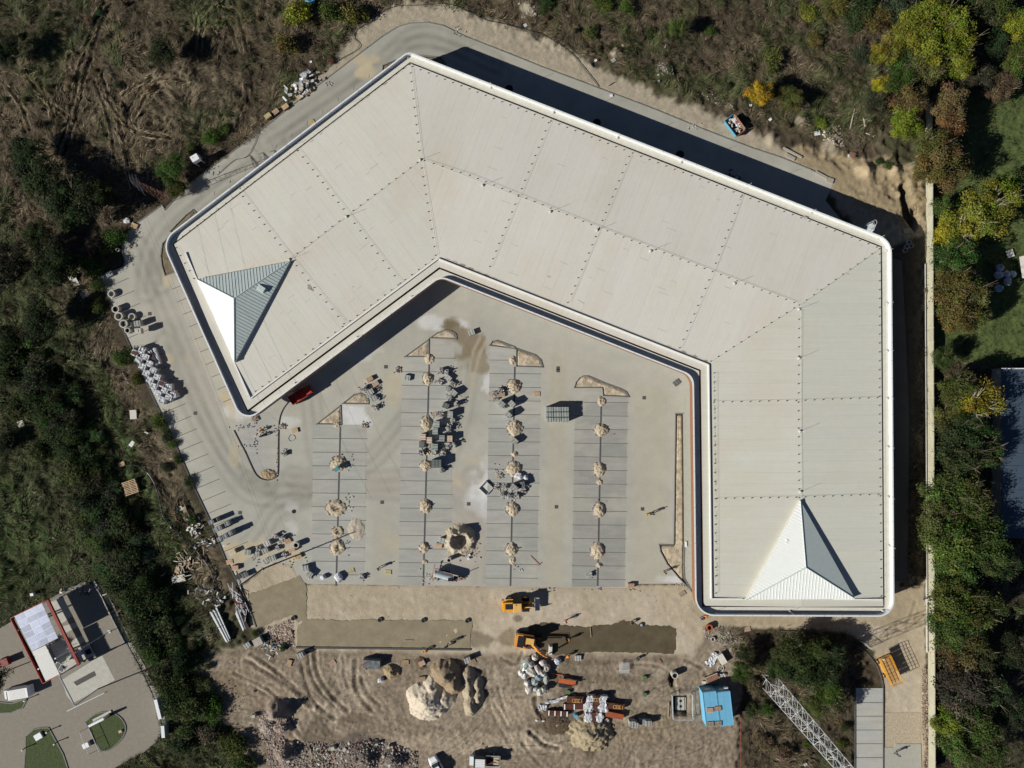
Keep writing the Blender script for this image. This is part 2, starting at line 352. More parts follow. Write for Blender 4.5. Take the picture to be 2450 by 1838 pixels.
# dirt yard
yard = [(440, 1565), (520, 1555), (640, 1530), (715, 1555), (1100, 1562), (1240, 1560), (1660, 1565), (1690, 1500), (1760, 1500), (1775, 1600), (1770, 1838), (1790, 2200), (640, 2200), (560, 1750), (470, 1660)]
dy_ = sdf(x, y, yard) + wob * 0.6
C = mixc(C, (0.245, 0.195, 0.145), sm(dy_, -5, 10))
C = mixc(C, (0.31, 0.255, 0.195), sm(dy_, 8, 30) * sm(n1, 0.47, 0.60) * 0.8)
C = mixc(C, (0.15, 0.118, 0.082), sm(dy_, 4, 16) * sm(n2 * 0.4 + n1 * 0.6, 0.54, 0.68) * 0.7)
for (px, py, ax, ay, c, k) in ((1330, 1720, 70, 40, (0.10, 0.075, 0.05), .85), (1420, 1625, 200, 14, (0.13, 0.10, 0.065), .5), (1400, 1585, 120, 8, (0.13, 0.10, 0.065), .5), (1140, 1780, 260, 30, (0.38, 0.31, 0.23), .6),
                         (760, 1760, 60, 50, (0.115, 0.09, 0.06), .6), (1130, 1530, 50, 26, (0.16, 0.13, 0.08), .7), (1220, 1525, 30, 26, (0.20, 0.17, 0.11), .7), (1225, 1700, 60, 40, (0.36, 0.29, 0.21), .7),
                         (640, 1700, 60, 18, (0.13, 0.10, 0.07), .5), (850, 1720, 50, 14, (0.12, 0.09, 0.06), .5), (520, 1640, 70, 40, (0.20, 0.155, 0.10), .6), (1240, 1480, 12, 8, (0.17, 0.14, 0.09), .8),
                         (1540, 1740, 120, 60, (0.25, 0.195, 0.13), .5)):
    C = mixc(C, c, sm(1 - np.hypot((x - px) / ax, (y - py) / ay) + (n2 - .5) * 1.2, 0, 0.4) * k)
# tyre ruts: (points, width px, depth m, darkening)
Z = np.zeros(len(x)); soft = np.ones(len(x))
RUTS = [([(268, -10), (243, 60), (222, 120), (203, 180), (188, 240), (172, 310), (150, 372)], 3.4, .16, .7), ([(250, -10), (226, 60), (205, 120), (187, 180), (172, 240), (156, 310), (136, 372)], 3.4, .16, .7),
        ([(240, 175), (262, 240), (285, 300), (300, 360), (305, 395)], 3, .12, .4), ([(222, 190), (250, 260), (268, 320), (275, 390)], 3, .12, .4), ([(250, 230), (290, 285), (330, 320), (400, 330)], 3, .1, .35),
        ([(300, 270), (340, 205), (395, 186), (440, 195)], 3, .1, .3), ([(290, 230), (330, 200), (370, 180)], 3, .1, .3), ([(318, 285), (350, 225), (395, 208), (430, 240)], 3, .1, .3),
        ([(475, 120), (490, 50), (530, 20), (570, 40), (590, 120)], 3, .1, .25), ([(500, 110), (520, 60), (545, 55), (565, 110)], 3, .1, .25), ([(460, 130), (475, 40), (520, 5)], 3, .1, .25),
        ([(60, 180), (110, 240), (160, 280), (170, 320)], 3, .12, .4), ([(0, 190), (50, 250), (70, 310)], 3, .12, .4),
        ([(600, 1565), (640, 1590), (700, 1640), (760, 1690), (800, 1720)], 4, .10, .45), ([(590, 1580), (640, 1610), (700, 1650), (745, 1690)], 4, .10, .45), ([(735, 1560), (745, 1620), (770, 1660), (800, 1690)], 3, .05, .7),
        ([(752, 1560), (760, 1610), (790, 1660), (830, 1700)], 4, .12, .5), ([(720, 1590), (735, 1650), (760, 1690)], 3, .05, .7), ([(850, 1580), (850, 1640), (870, 1680), (890, 1700)], 4, .1, .45),
        ([(862, 1620), (880, 1660), (910, 1690)], 3, .08, .35), ([(820, 1570), (825, 1620), (835, 1650)], 3, .08, .35), ([(1280, 1670), (1285, 1700), (1320, 1740)], 4, .15, .6), ([(1265, 1750), (1300, 1780), (1335, 1790)], 4, .18, .7),
        ([(1180, 1680), (1230, 1760), (1300, 1838)], 3, .06, .25), ([(1190, 1640), (1215, 1720), (1260, 1790)], 3, .06, .25), ([(1160, 1600), (1175, 1700), (1230, 1800)], 3, .05, .2), ([(680, 1740), (740, 1790), (850, 1800)], 3, .07, .3),
        ([(1690, 1620), (1680, 1600), (1640, 1580)], 3, .08, .3), ([(2120, 1520), (2170, 1490), (2190, 1440)], 3, .05, .2), ([(600, 1640), (660, 1680), (720, 1760)], 3, .08, .35), ([(560, 1610), (640, 1650), (690, 1690)], 3, .08, .35),
        ([(1480, 1600), (1540, 1590), (1600, 1610), (1620, 1680)], 3, .07, .3), ([(1200, 1575), (1235, 1590), (1250, 1560)], 3, .07, .3)]
rq = random.Random(21)
for k in range(90):      # finer wheel marks sweeping round the dirt yard
    cx_, cy_ = rq.choice([(1560, 1560), (560, 1900), (1230, 1200), (880, 1480)]); 
    u0, v0 = rq.uniform(560, 1700), rq.uniform(1580, 1830); r_ = math.hypot(u0 - cx_, v0 - cy_); a0 = math.atan2(v0 - cy_, u0 - cx_); da = rq.uniform(40, 150) / max(r_, 120)
    p_ = [(cx_ + r_ * math.cos(a0 + da * s) + rq.uniform(-2, 2), cy_ + r_ * math.sin(a0 + da * s) + rq.uniform(-2, 2)) for s in (-1, -.4, .3, 1)]
    if any(q[1] < 1572 for q in p_): continue
    w9 = rq.uniform(1.3, 2.0); d9 = rq.uniform(.08, .20); RUTS.append((p_, w9, .006, d9)); RUTS.append(([(cx_ + (q[0] - cx_) * (1 + 23 / r_), cy_ + (q[1] - cy_) * (1 + 23 / r_)) for q in p_], w9, .006, d9))
for k in range(10):      # broad laid-over swathes in the scrub
    u0, v0 = rq.uniform(0, 640), rq.uniform(0, 330); a0 = rq.uniform(1.2, 2.4); L_ = rq.uniform(30, 90); RUTS.append(([(u0, v0), (u0 + L_ * .5 * math.cos(a0) + rq.uniform(-9, 9), v0 + L_ * .5 * math.sin(a0)), (u0 + L_ * math.cos(a0), v0 + L_ * math.sin(a0))], 2.6, .10, .3))
for pts, wd, dep, dk in RUTS:
    sp = spline(pts, 5); q = np.array(sp); m = (x > q[:, 0].min() - 20) & (x < q[:, 0].max() + 20) & (y > q[:, 1].min() - 20) & (y < q[:, 1].max() + 20)
    D = segdist(x[m], y[m], sp) + (n4[m] - .5) * 3
    a = np.exp(-(D / wd) ** 2); b_ = np.exp(-((D - wd * 2.2) / wd) ** 2); Z[m] += -dep * 1.2 * a + dep * 0.7 * b_
    C[m] *= (1 - min(.8, dk * 1.25) * a)[:, None]; C[m] *= (1 + (0.32 if dep > .05 else .10) * b_)[:, None]
# relief
near = sm(sdf(x, y, ROAD), -60, -10); near = np.maximum(near, sm(sdf(x, y, STATION), -40, -6)); near = np.maximum(near, sm(ds, -30, 0) * 0.9)
scrub = (1 - near) * (1 - 0.97 * sm(dy_, -5, 10)) * (1 - 0.8 * bump_v)
lw = sm(sdf(x, y, lawn), -4, 10); scrub *= (1 - .7 * lw)
Z += scrub * ((n1 - 0.5) * 1.4 + (n2 - .5) * 0.9 + (n5 - .5) * .7 + (n4 - .5) * 0.45 + (hi - .5) * 0.10)
n6 = fbm(x, y, 5, 2, 37); Z += (sm(dy_, 0, 12)) * ((n2 - .5) * 0.12 + (n4 - .5) * 0.08 + (n6 - .5) * .12 + (hi - .5) * .06); C = C * (1 + sm(dy_, 0, 12) * (n6 - .5) * .5)[:, None]; Z += (1 - near) * (n6 - .5) * .14
Z += bump_v * (1 - near * .5) * ((n4 - .5) * 0.16 + (hi - .5) * 0.05) + sm(ds, 0, 8) * ((n4 - .5) * 0.03 + (hi - .5) * .015)
def pit(poly, dep, edge=4):
    global Z, C
    m = sm(sdf(x, y, poly), 0, edge); Z = Z * (1 - m) - dep * m; return m
m = pit([(1611, 1666), (1647, 1665), (1646, 1713), (1612, 1711)], 2.6, 3); C = mixc(C, (0.13, 0.10, 0.07), m)
m = pit([(1613, 1604), (1622, 1612), (1611, 1640), (1617, 1650), (1619, 1641), (1606, 1646), (1599, 1625), (1603, 1612)], 1.6, 3); C = mixc(C, (0.10, 0.08, 0.05), m)
m = pit([(2150, 440), (2170, 430), (2180, 480), (2200, 520), (2190, 560), (2160, 520)], 1.8, 8); C = mixc(C, (0.10, 0.08, 0.05), m)
# low mounds
for (px, py, r, h, c) in ((668, 1700, 34, 3.4, (0.22, 0.17, 0.14)), (676, 1738, 24, 2.4, (0.24, 0.19, 0.16)), (642, 1735, 26, 1.0, (0.34, 0.29, 0.25)), (683, 1800, 30, 2.4, (0.20, 0.16, 0.13)), (880, 1812, 40, 1.2, (0.10, 0.08, 0.07)), (940, 1818, 36, 1.4, (0.10, 0.085, 0.075)), (1265, 20, 24, 1.6, (0.30, 0.26, 0.2)), (1470, 130, 16, 1.2, (0.33, 0.28, 0.22)), (1585, 165, 18, 1.0, (0.33, 0.28, 0.24)),
                     (1920, 290, 22, 1.3, (0.26, 0.21, 0.16)), (2070, 405, 30, 1.4, (0.42, 0.33, 0.21)), (1845, 335, 24, 1.1, (0.34, 0.29, 0.21)), (2140, 405, 20, 1.0, (0.34, 0.27, 0.18)), (850, 1800, 60, 1.0, (0.15, 0.12, 0.1)),
                     (460, 1535, 18, 1.2, (0.14, 0.10, 0.07)), (1660, 1480, 0.1, 0, (0, 0, 0)), (1400, 1800, 30, .5, (0.2, 0.16, 0.11)), (1990, 350, 26, .8, (0.26, 0.22, 0.16))):
    q = np.clip(1 - (np.hypot(x - px, y - py) + wob * 0.5) / r, 0, 1); Z += h * q ** 1.3; C = mixc(C, c, sm(q, 0.02, 0.3) * .85)
flat = np.maximum(sm(sdf(x, y, ROAD), -5, 3), sm(sdf(x, y, STATION), -5, 3)); Z = Z * (1 - flat) - 0.06 * flat
slab2 = [(2040, 1640), (2118, 1640), (2118, 1700), (2210, 1700), (2210, 2050), (2040, 2050)]; m = sm(sdf(x, y, slab2), -5, 3); Z = Z * (1 - m) - 0.06 * m
BEDS = {}
gr = 1 - .75 * np.maximum(sm(ds, 0, 8), bump_v * .5); C = np.clip(C * (1 + gr * (0.30 * hi - .15))[:, None] * (1 + gr * (0.5 * n4 - .25))[:, None], 0.004, 0.9)
far = np.maximum(np.abs(X.ravel()) - 104, np.abs(Y.ravel()) - 80); Z *= 1 - sm(far, 0, 40) * .6
VV = np.stack([X.ravel(), Y.ravel(), Z], 1); nx, ny = X.shape
idx = np.arange(nx * ny).reshape(nx, ny); F = np.stack([idx[:-1, :-1].ravel(), idx[1:, :-1].ravel(), idx[1:, 1:].ravel(), idx[:-1, 1:].ravel()], 1)
me = mesh_np('ground', VV, F, smooth=True); vcol(me, C); me.materials.append(MATS['ground']); struct('ground', me)
GC = C.reshape(nx, ny, 3); GZ = Z.reshape(nx, ny)
def gsample(wx, wy):
    i = np.clip(np.searchsorted(gx, wx), 1, nx - 1) - 1; j = np.clip(np.searchsorted(gy, wy), 1, ny - 1) - 1; return i, j
def gz(wx, wy):
    i, j = gsample(np.atleast_1d(wx), np.atleast_1d(wy)); return float(GZ[i, j][0])

# ------------------------------------------------------------------ beds cut out of the paving, and the paving itself
ISL = {'I1': [(819, 966), (847, 944), (862, 941), (875, 947), (882, 958), (882, 967)], 'I2': [(757, 1015), (815, 970), (817, 1016)],
       'I3': [(968, 854), (1026, 812), (1026, 854)], 'I4': [(1028, 809), (1047, 796), (1064, 790), (1080, 792), (1091, 800), (1093, 811)],
       'I5': [(1171, 827), (1178, 817), (1188, 815), (1200, 819), (1232, 831), (1233, 835)], 'I6': [(1235, 834), (1281, 850), (1294, 862), (1299, 879), (1235, 877)],
       'I7': [(1374, 928), (1378, 915), (1387, 904), (1395, 900), (1407, 900), (1444, 916), (1485, 931), (1498, 938), (1505, 950), (1443, 947), (1441, 928)],
       'I8': [(1616, 990), (1634, 990), (1637, 1300), (1635, 1350), (1637, 1385), (1655, 1415), (1623, 1382), (1596, 1350), (1580, 1320), (1577, 1303), (1612, 1304)],
       'I9': [(389, 583), (385, 613), (388, 637), (395, 660), (424, 650), (430, 600), (410, 560)], 'I10': [(462, 502), (445, 515), (423, 537), (407, 554), (420, 560), (470, 510)],
       'I11': [(915, 168), (916, 157), (944, 145), (970, 160), (930, 175)], 'I12': [(1001, 133), (1056, 138), (1066, 152), (1040, 165), (1000, 150)]}
holes = [np.array(v, float) for v in ISL.values()]
def cdt_sheet(name, outer, holes, step, z, colorf, matn, zf=None):
    pu = np.array(outer, float); u0, v0 = pu.min(0); u1, v1 = pu.max(0)
    gu, gv = np.meshgrid(np.arange(u0, u1, step), np.arange(v0, v1, step)); gu = gu.ravel() + (np.arange(gu.size) % 2) * .01; gv = gv.ravel()
    k = sdf(gu, gv, outer) > 1.5
    for h in holes: k &= sdf(gu, gv, [tuple(q) for q in h]) < -1.5
    pts = list(map(Vector, zip(gu[k].tolist(), gv[k].tolist()))); edges = []
    for lp in [outer] + [list(map(tuple, h)) for h in holes]:
        b = len(pts); pts += [Vector(q) for q in lp]; n = len(lp); edges += [(b + i, b + (i + 1) % n) for i in range(n)]
    r = delaunay_2d_cdt(pts, edges, [], 0, 1e-4); v = np.array([(q[0], q[1]) for q in r[0]]); f = np.array([q for q in r[2] if len(q) == 3])
    c = v[f].mean(1); k = inside(c[:, 0], c[:, 1], outer)
    for h in holes: k &= ~inside(c[:, 0], c[:, 1], [tuple(q) for q in h])
    f = f[k]; a = v[f]; cr = (a[:, 1, 0] - a[:, 0, 0]) * (a[:, 2, 1] - a[:, 0, 1]) - (a[:, 1, 1] - a[:, 0, 1]) * (a[:, 2, 0] - a[:, 0, 0])
    f[cr > 0] = f[cr > 0][:, ::-1]
    ZZ = np.full(len(v), z) if zf is None else zf(v[:, 0], v[:, 1])
    V3 = np.stack([(v[:, 0] - CX) / PPM, -(v[:, 1] - CY) / PPM, ZZ], 1)
    me = mesh_np(name, V3, f); vcol(me, colorf(v[:, 0], v[:, 1])); me.materials.append(MATS[matn]); return me
ARCS = [([(1085, 800), (1120, 860), (1110, 960), (1090, 1040), (1060, 1100), (1000, 1140), (850, 1155), (700, 1160), (600, 1150)], 9), ([(700, 1140), (900, 1170), (1060, 1180), (1130, 1230), (1160, 1300), (1160, 1400)], 10),
        ([(1010, 960), (960, 1020), (900, 1090), (860, 1120)], 8), ([(820, 1120), (780, 1110), (760, 1080), (745, 960)], 7), ([(395, 820), (450, 950), (520, 1080), (600, 1180), (720, 1185)], 8), ([(330, 590), (350, 640), (420, 800), (500, 990), (560, 1100), (640, 1160)], 8),
        ([(600, 380), (480, 470), (400, 540), (360, 610), (350, 700)], 7), ([(620, 400), (500, 490), (400, 590), (385, 680)], 7), ([(640, 340), (860, 190), (960, 120), (1060, 120), (1200, 180)], 7), ([(700, 330), (880, 205), (970, 100), (1050, 90), (1180, 150)], 7),
        ([(560, 1340), (620, 1280), (660, 1220), (760, 1180)], 8), ([(1130, 1140), (1180, 1200), (1190, 1300)], 10)]
def pave_col(u, v):
    a = fbm(u, v, 120, 4, 41); b = fbm(u, v, 25, 3, 51); C = np.tile(np.array([0.405, 0.392, 0.345]), (len(u), 1)); c_ = fbm(u, v, 45, 4, 45); C = C * (.90 + .2 * c_)[:, None]
    C = mixc(C, (0.44, 0.42, 0.36), sm(a, .46, .62) * .7); C = C * (1 - .62 * sm(u, 2085, 2100) * sm(v, 560, 620))[:, None]; C = C * (1 - .12 * sm(420 - v, 0, 60))[:, None]  # hall shadow painted into the paving colour along the east side
    for pts, wd in ARCS:
        sp = spline(pts, 5)
        for off in (0,):
            D = segdist(u, v, sp); C = C * (1 - 0.22 * np.exp(-(D / wd) ** 2) * (0.4 + b))[:, None]; C = C * (1 - 0.17 * np.exp(-((D - 22) / 7) ** 2) * (0.4 + b))[:, None]
    br = sm(50 - np.abs(v - 1165 - (u - 1100) * .03), 0, 40) * sm(u, 620, 800) * sm(u, 1250, 1120)
    C = mixc(C, (0.43, 0.38, 0.33), np.clip(br * 0.55 + sm(90 - np.hypot(u - 1120, (v - 1290) * .7), 0, 60) * .6, 0, 1))
    for (px, py, ax, ay, c, k) in SPOTS:
        C = mixc(C, c, sm(1 - np.hypot((u - px) / ax, (v - py) / ay) + (b - .5) * 1.3, 0, .5) * k)
    for ln in ([(1150, 806), (1132, 840), (1124, 880), (1126, 930)], [(1166, 812), (1148, 845), (1138, 885), (1140, 930)]): C = mixc(C, (0.42, 0.37, 0.28), np.exp(-(segdist(u, v, ln) / 3.4) ** 2) * .8)
    ai = sm(26 - np.abs(u - 1332 - (v - 1100) * -.02), 0, 10) * sm(v, 830, 880); C = mixc(C, (0.42, 0.385, 0.31), ai * .75)
    ai = sm(45 - np.abs(u - 1555 + (v - 1100) * .01), 0, 14) * sm(v, 900, 960); C = mixc(C, (0.42, 0.395, 0.32), ai * .6)
    ai = sm(30 - np.abs(u - 915), 0, 14) * sm(v, 1180, 1240); C = mixc(C, (0.40, 0.375, 0.31), ai * .6)
    C = mixc(C, (0.43, 0.42, 0.37), sm(40 - np.abs((v - 750) - (u - 1200) * .39), 0, 20) * sm(u, 1100, 1200) * sm(u, 1680, 1600) * .6)
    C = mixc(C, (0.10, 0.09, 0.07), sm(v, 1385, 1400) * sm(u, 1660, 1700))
    return np.clip(C * (0.95 + 0.10 * b)[:, None], .02, .95)
LT = (0.62, 0.62, 0.62); SD = (0.48, 0.41, 0.29); TN = (0.50, 0.42, 0.28)
SPOTS = [(1040, 770, 50, 22, LT, .7), (1090, 780, 45, 18, LT, .8), (850, 985, 36, 30, LT, .9), (845, 1010, 45, 20, LT, .6), (1160, 1165, 40, 50, LT, .75), (1150, 1200, 60, 40, LT, .4), (1170, 920, 22, 30, LT, .7), (690, 1010, 30, 14, LT, .5),
         (575, 985, 50, 22, LT, .6), (1200, 850, 40, 14, LT, .4), (1600, 1385, 50, 12, LT, .8), (640, 1395, 50, 16, LT, .8), (870, 840, 60, 30, LT, .35), (700, 1260, 20, 40, LT, .4), (700, 1215, 20, 20, LT, .35), (1400, 925, 30, 12, LT, .5),
         (1130, 838, 46, 52, (0.25, 0.215, 0.155), 1.2), (1078, 778, 24, 24, (0.22, 0.185, 0.135), 1.1), (1110, 806, 40, 24, (0.24, 0.20, 0.145), 1.1), (1145, 870, 30, 30, (0.27, 0.235, 0.17), 1.1), (600, 1320, 70, 30, TN, .8), (560, 1350, 30, 30, TN, .7), (650, 1375, 60, 22, (0.50, 0.43, 0.31), .95),
         (700, 1330, 30, 26, TN, .7), (940, 930, 30, 50, SD, .55), (990, 940, 30, 22, SD, .6), (940, 1300, 30, 40, SD, .5), (785, 1160, 30, 14, SD, .6), (540, 950, 20, 22, TN, .8), (555, 980, 10, 30, TN, .6), (560, 1080, 14, 40, TN, .5),
         (860, 140, 60, 22, TN, .7), (880, 170, 30, 18, TN, .8), (400, 670, 14, 22, TN, .6), (310, 590, 8, 8, TN, .8), (410, 860, 16, 20, TN, .5), (400, 980, 10, 10, TN, .6), (1090, 1150, 20, 16, SD, .6), (1130, 1100, 30, 12, SD, .4), (450, 860, 14, 20, SD, .35),
         (1180, 1230, 30, 60, LT, .3), (1180, 1140, 50, 60, LT, .4), (1440, 730, 60, 40, (0.45, 0.40, 0.34), .4), (1350, 600, 1, 1, SD, 0), (560, 1250, 40, 30, (0.30, 0.30, 0.275), .5), (1220, 1160, 20, 26, LT, .5)]
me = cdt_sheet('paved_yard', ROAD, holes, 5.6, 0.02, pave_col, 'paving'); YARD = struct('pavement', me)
# soil beds 0.3 m below, then their kerbs
for k, v in ISL.items():
    dep = -0.16 if k == 'I8' else -0.10
    def zf(u, vv, dep=dep, v=v): s_ = sm(sdf(u, vv, v), 0, 6); return dep + .22 * s_ * (0.5 + fbm(u, vv, 5, 2, 61) * .5)
    def cf(u, vv, k=k): b = fbm(u, vv, 6, 3, 71); c = np.array([0.46, 0.385, 0.285]) if k not in ('I9', 'I10', 'I11', 'I12') else np.array([0.17, 0.14, 0.095]); return np.clip(c[None] * (0.45 + 1.1 * b)[:, None], .03, .9)
    me = cdt_sheet('bed', v, [], 3.2, 0, cf, 'ground', zf); b = struct('planting_bed', me)
    mb = MB(); q = W2(v); n = len(q); cxm = sum(p[0] for p in q) / n; cym = sum(p[1] for p in q) / n
    for i in range(n):
        a, c = Vector(q[i]), Vector(q[(i + 1) % n]); L_ = (c - a).length
        if k == 'I8' and i == 1: continue
        mb.box(((a.x + c.x) / 2, (a.y + c.y) / 2, -0.1), (L_ + .1, 0.16, 0.46), math.atan2(c.y - a.y, c.x - a.x))
    link('kerb', mb.mesh('kerb', 'kerb'), b)
def kerb_line(name, pts, wdt=0.16, h=0.15, m='kerb_dark', z0=-0.3, dash=None, parent=None):
    mb = MB(); q = W2(pts)
    for a, c in zip(q[:-1], q[1:]):
        a, c = Vector(a), Vector(c); L_ = (c - a).length; mb.box(((a.x + c.x) / 2, (a.y + c.y) / 2, (h + z0) / 2), (L_ + wdt * .6, wdt, h - z0), math.atan2(c.y - a.y, c.x - a.x))
    return struct(name, mb.mesh(name, m), parent)
kerb_line('kerb', [(235, 660), (315, 836), (342, 899), (377, 973), (420, 1063), (461, 1158), (502, 1244), (540, 1339), (574, 1404), (600, 1460), (613, 1500)], .22, .14)
kerb_line('kerb', ROAD[:10] + ROAD[10:29], .16, .12, 'kerb')
kerb_line('kerb', spline([(235, 660), (297, 636)], 1), .16, .12, 'kerb')
kerb_line('kerb', [(560, 1030), (574, 1058), (587, 1082)] + spline([(600, 1111), (611, 1133), (624, 1145), (641, 1149), (657, 1144), (665, 1130), (666, 1052), (668, 1008), (676, 982), (690, 962)], 4), .14, .14)
kerb_line('kerb', [(709, 1549), (1125, 1554)], .35, .18)
kerb_line('kerb', [(1870, 1510), (1950, 1512), (2000, 1520), (2040, 1538), (2075, 1563), (2098, 1592), (2110, 1625), (2113, 1645), (2113, 1850)], .18, .16)
kerb_line('kerb', [(2046, 1645), (2046, 1850)], .18, .13)
# footpath in front of the east wing
mb = MB(); mb.prism(W2([(1635, 930), (1668, 930), (1672, 1415), (1655, 1415), (1637, 1385)]), -0.02, 0.026); struct('footpath', mb.mesh('footpath', 'path'))
mb = MB(); mb.prism(W2([(560, 1030), (600, 1000), (640, 985), (667, 1008), (665, 1052), (664, 1130), (641, 1148), (612, 1133), (590, 1080)]), -0.02, 0.026); struct('traffic_island', mb.mesh('isl', 'bay'))
# parking bays
bl = []
def quad(name, pts, z, m, parent, color=None, h=0.004):
    mb = MB(); mb.prism(W2(pts), z - 0.01, z); return link(name, mb.mesh(name, m), parent, color=color)
COLS = [(lambda v: 748 - .010 * (v - 1080), lambda v: 816 - .027 * (v - 968), lambda v: 878 - .016 * (v - 1000), 1016.6, 12, 1016, 1016),
        (lambda v: 960 - .018 * (v - 987), lambda v: 1025.5 - .027 * (v - 927), lambda v: 1085 - .02 * (v - 987), 857.0, 17, 857, 824),
        (lambda v: 1169 - .018 * (v - 957), lambda v: 1230.5 - .020 * (v - 946), lambda v: 1293 - .017 * (v - 925), 861.5, 17, 829, 878),
        (lambda v: 1374 - .017 * (v - 1000), lambda v: 1439 - .020 * (v - 946), lambda v: 1502 - .017 * (v - 998), 930.0, 15, 930, 948)]
DARKB = {1: .0, 2: .0}
for ci, (fl, fc, fr, y0, nb, yl, yr) in enumerate(COLS):
    for side in (0, 1):
        ya = yl if side == 0 else yr; lines = [y0 + 32.6 * k for k in range(-1, nb) if y0 + 32.6 * k > ya + 3]; prev = ya
        endv = 1397 if ci == 0 else (1401 if ci == 1 else 1405)
        for k, v in enumerate(lines + [endv]):
            if v > endv: v = endv
            if v - prev < 4: prev = v; continue
            f0, f1 = (fl, fc) if side == 0 else (fc, fr)
            t = 0.93 + 0.11 * random.random() + (0.04 if ci == 0 else 0) - (0.17 if ci == 3 else 0) - (0.06 if ci == 2 and side == 1 and v > 930 else 0)
            if v < 1040: t += .06
            wm = 1.0 + random.uniform(-.02, .02)
            quad('parking_bay', [(f0(prev) + 1, prev + .5), (f1(prev) - 1, prev + .5), (f1(v) - 1, v - .5), (f0(v) + 1, v - .5)], 0.030, 'bay', YARD, (t * wm, t, t))
            if v < endv - 5:
                w_ = 1.1
                a, b = (f0(v), f1(v) - 2.5) if side == 0 else (f0(v) + 2.5, f1(v) + 2)
                bl.append([(a, v - w_ / 2), (b, v - w_ / 2 + .8), (b, v + w_ / 2 + .8), (a, v + w_ / 2)])
            prev = v
    v0 = max(yl, yr) if ci != 0 else 1016; v = v0
    q = [(fc(v0) - 2, v0), (fc(v0) + 2, v0), (fc(1402) + 2, 1402), (fc(1402) - 2, 1402)]; quad('bay_centre_line', q, 0.040, 'bayline', YARD)
for q in bl: quad('bay_line', q, 0.036, 'bayline', YARD)
for k in range(22):
    a = (251 + 13.6 * k, 689 + 30 * k); ex = 57 if k > 0 else 57
    b = (a[0] + ex, a[1] - ex * .42); quad('bay_line', [a, b, (b[0] + .4, b[1] + 1.3), (a[0] + .4, a[1] + 1.3)], 0.028, 'bayline', YARD)
for k in range(10):
    a = (411 + 13.6 * k, 692 + 30 * k); b = (a[0] + 34, a[1] - 14); quad('bay_line', [a, b, (b[0] + .4, b[1] + 1.2), (a[0] + .4, a[1] + 1.2)], 0.028, 'bayline', YARD)
# short bays along the back road, in the shade of the building
for k in range(26):
    u = 1085 + 31.5 * k; v = 183 + (u - 1085) * .392; quad('bay_line', [(u, v), (u + 5, v - 13), (u + 6.2, v - 13), (u + 1.2, v)], 0.028, 'bayline', YARD)
for k in range(11):
    u = 512 + 37 * k; v = 467 - (u - 512) * .757; quad('bay_line', [(u, v), (u + 2, v - 9), (u + 3, v - 9), (u + 1, v)], 0.028, 'bayline', YARD)
# bays at the lower right, half laid
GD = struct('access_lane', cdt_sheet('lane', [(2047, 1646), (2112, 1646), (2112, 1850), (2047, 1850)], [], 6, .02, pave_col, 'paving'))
prev = 1646
for v in (1681, 1713.5, 1746.6, 1779.4, 1812.5, 1845):
    quad('parking_bay', [(2047.5, prev + .5), (2112, prev + .5), (2112, v - .5), (2047.5, v - .5)], 0.03, 'bay', GD, (1.1, 1.12, 1.16)); quad('bay_line', [(2047, v - .6), (2112, v - .6), (2112, v + .8), (2047, v + .8)], .036, 'bayline', GD); prev = v
mb = MB(); mb.prism(W2([(2115, 1788), (2138, 1788), (2144, 1780), (2203, 1780), (2205, 1850), (2115, 1850)]), -.1, 0.05); struct('lane_paving', mb.mesh('lp', 'path'))
mb = MB(); mb.prism(W2([(2115, 1706), (2203, 1706), (2203, 1780), (2144, 1780), (2138, 1788), (2115, 1788)]), -.1, -0.02); struct('sand_bed', mb.mesh('sb', 'sand'))
def jpoly(pts, amp=1.9, seg=6):
    out = []; n = len(pts)
    for i in range(n):
        a, b = np.array(pts[i], float), np.array(pts[(i + 1) % n], float); L_ = np.hypot(*(b - a)); k = max(1, int(L_ / seg))
        for j in range(k): q = a + (b - a) * j / k; out.append((q[0] + random.uniform(-amp, amp), q[1] + random.uniform(-amp, amp)))
    return out
def scr(u, v): b = fbm(u, v, 14, 3, 81); return np.ones((len(u), 3)) * (0.85 + .3 * b)[:, None]
mb = MB(); mb.prism(W2(jpoly([(592, 1432), (600, 1421), (640, 1407), (680, 1390), (718, 1377), (733, 1400), (734, 1480), (835, 1485), (900, 1483), (1010, 1484), (1130, 1485), (1124, 1551), (711, 1547), (712, 1490), (700, 1472), (660, 1485), (620, 1503), (613, 1500)])), -.1, 0.06)
struct('levelled_sand', mb.mesh('ls', 'screed'))
mb = MB(); mb.prism(W2(jpoly([(1262, 1500), (1300, 1490), (1330, 1495), (1400, 1500), (1460, 1495), (1490, 1485), (1530, 1495), (1600, 1498), (1617, 1505), (1618, 1540), (1612, 1565), (1550, 1562), (1430, 1560), (1330, 1567), (1318, 1562), (1270, 1545)])), -.1, 0.07)
struct('damp_sand', mb.mesh('ds', 'screed_wet'))
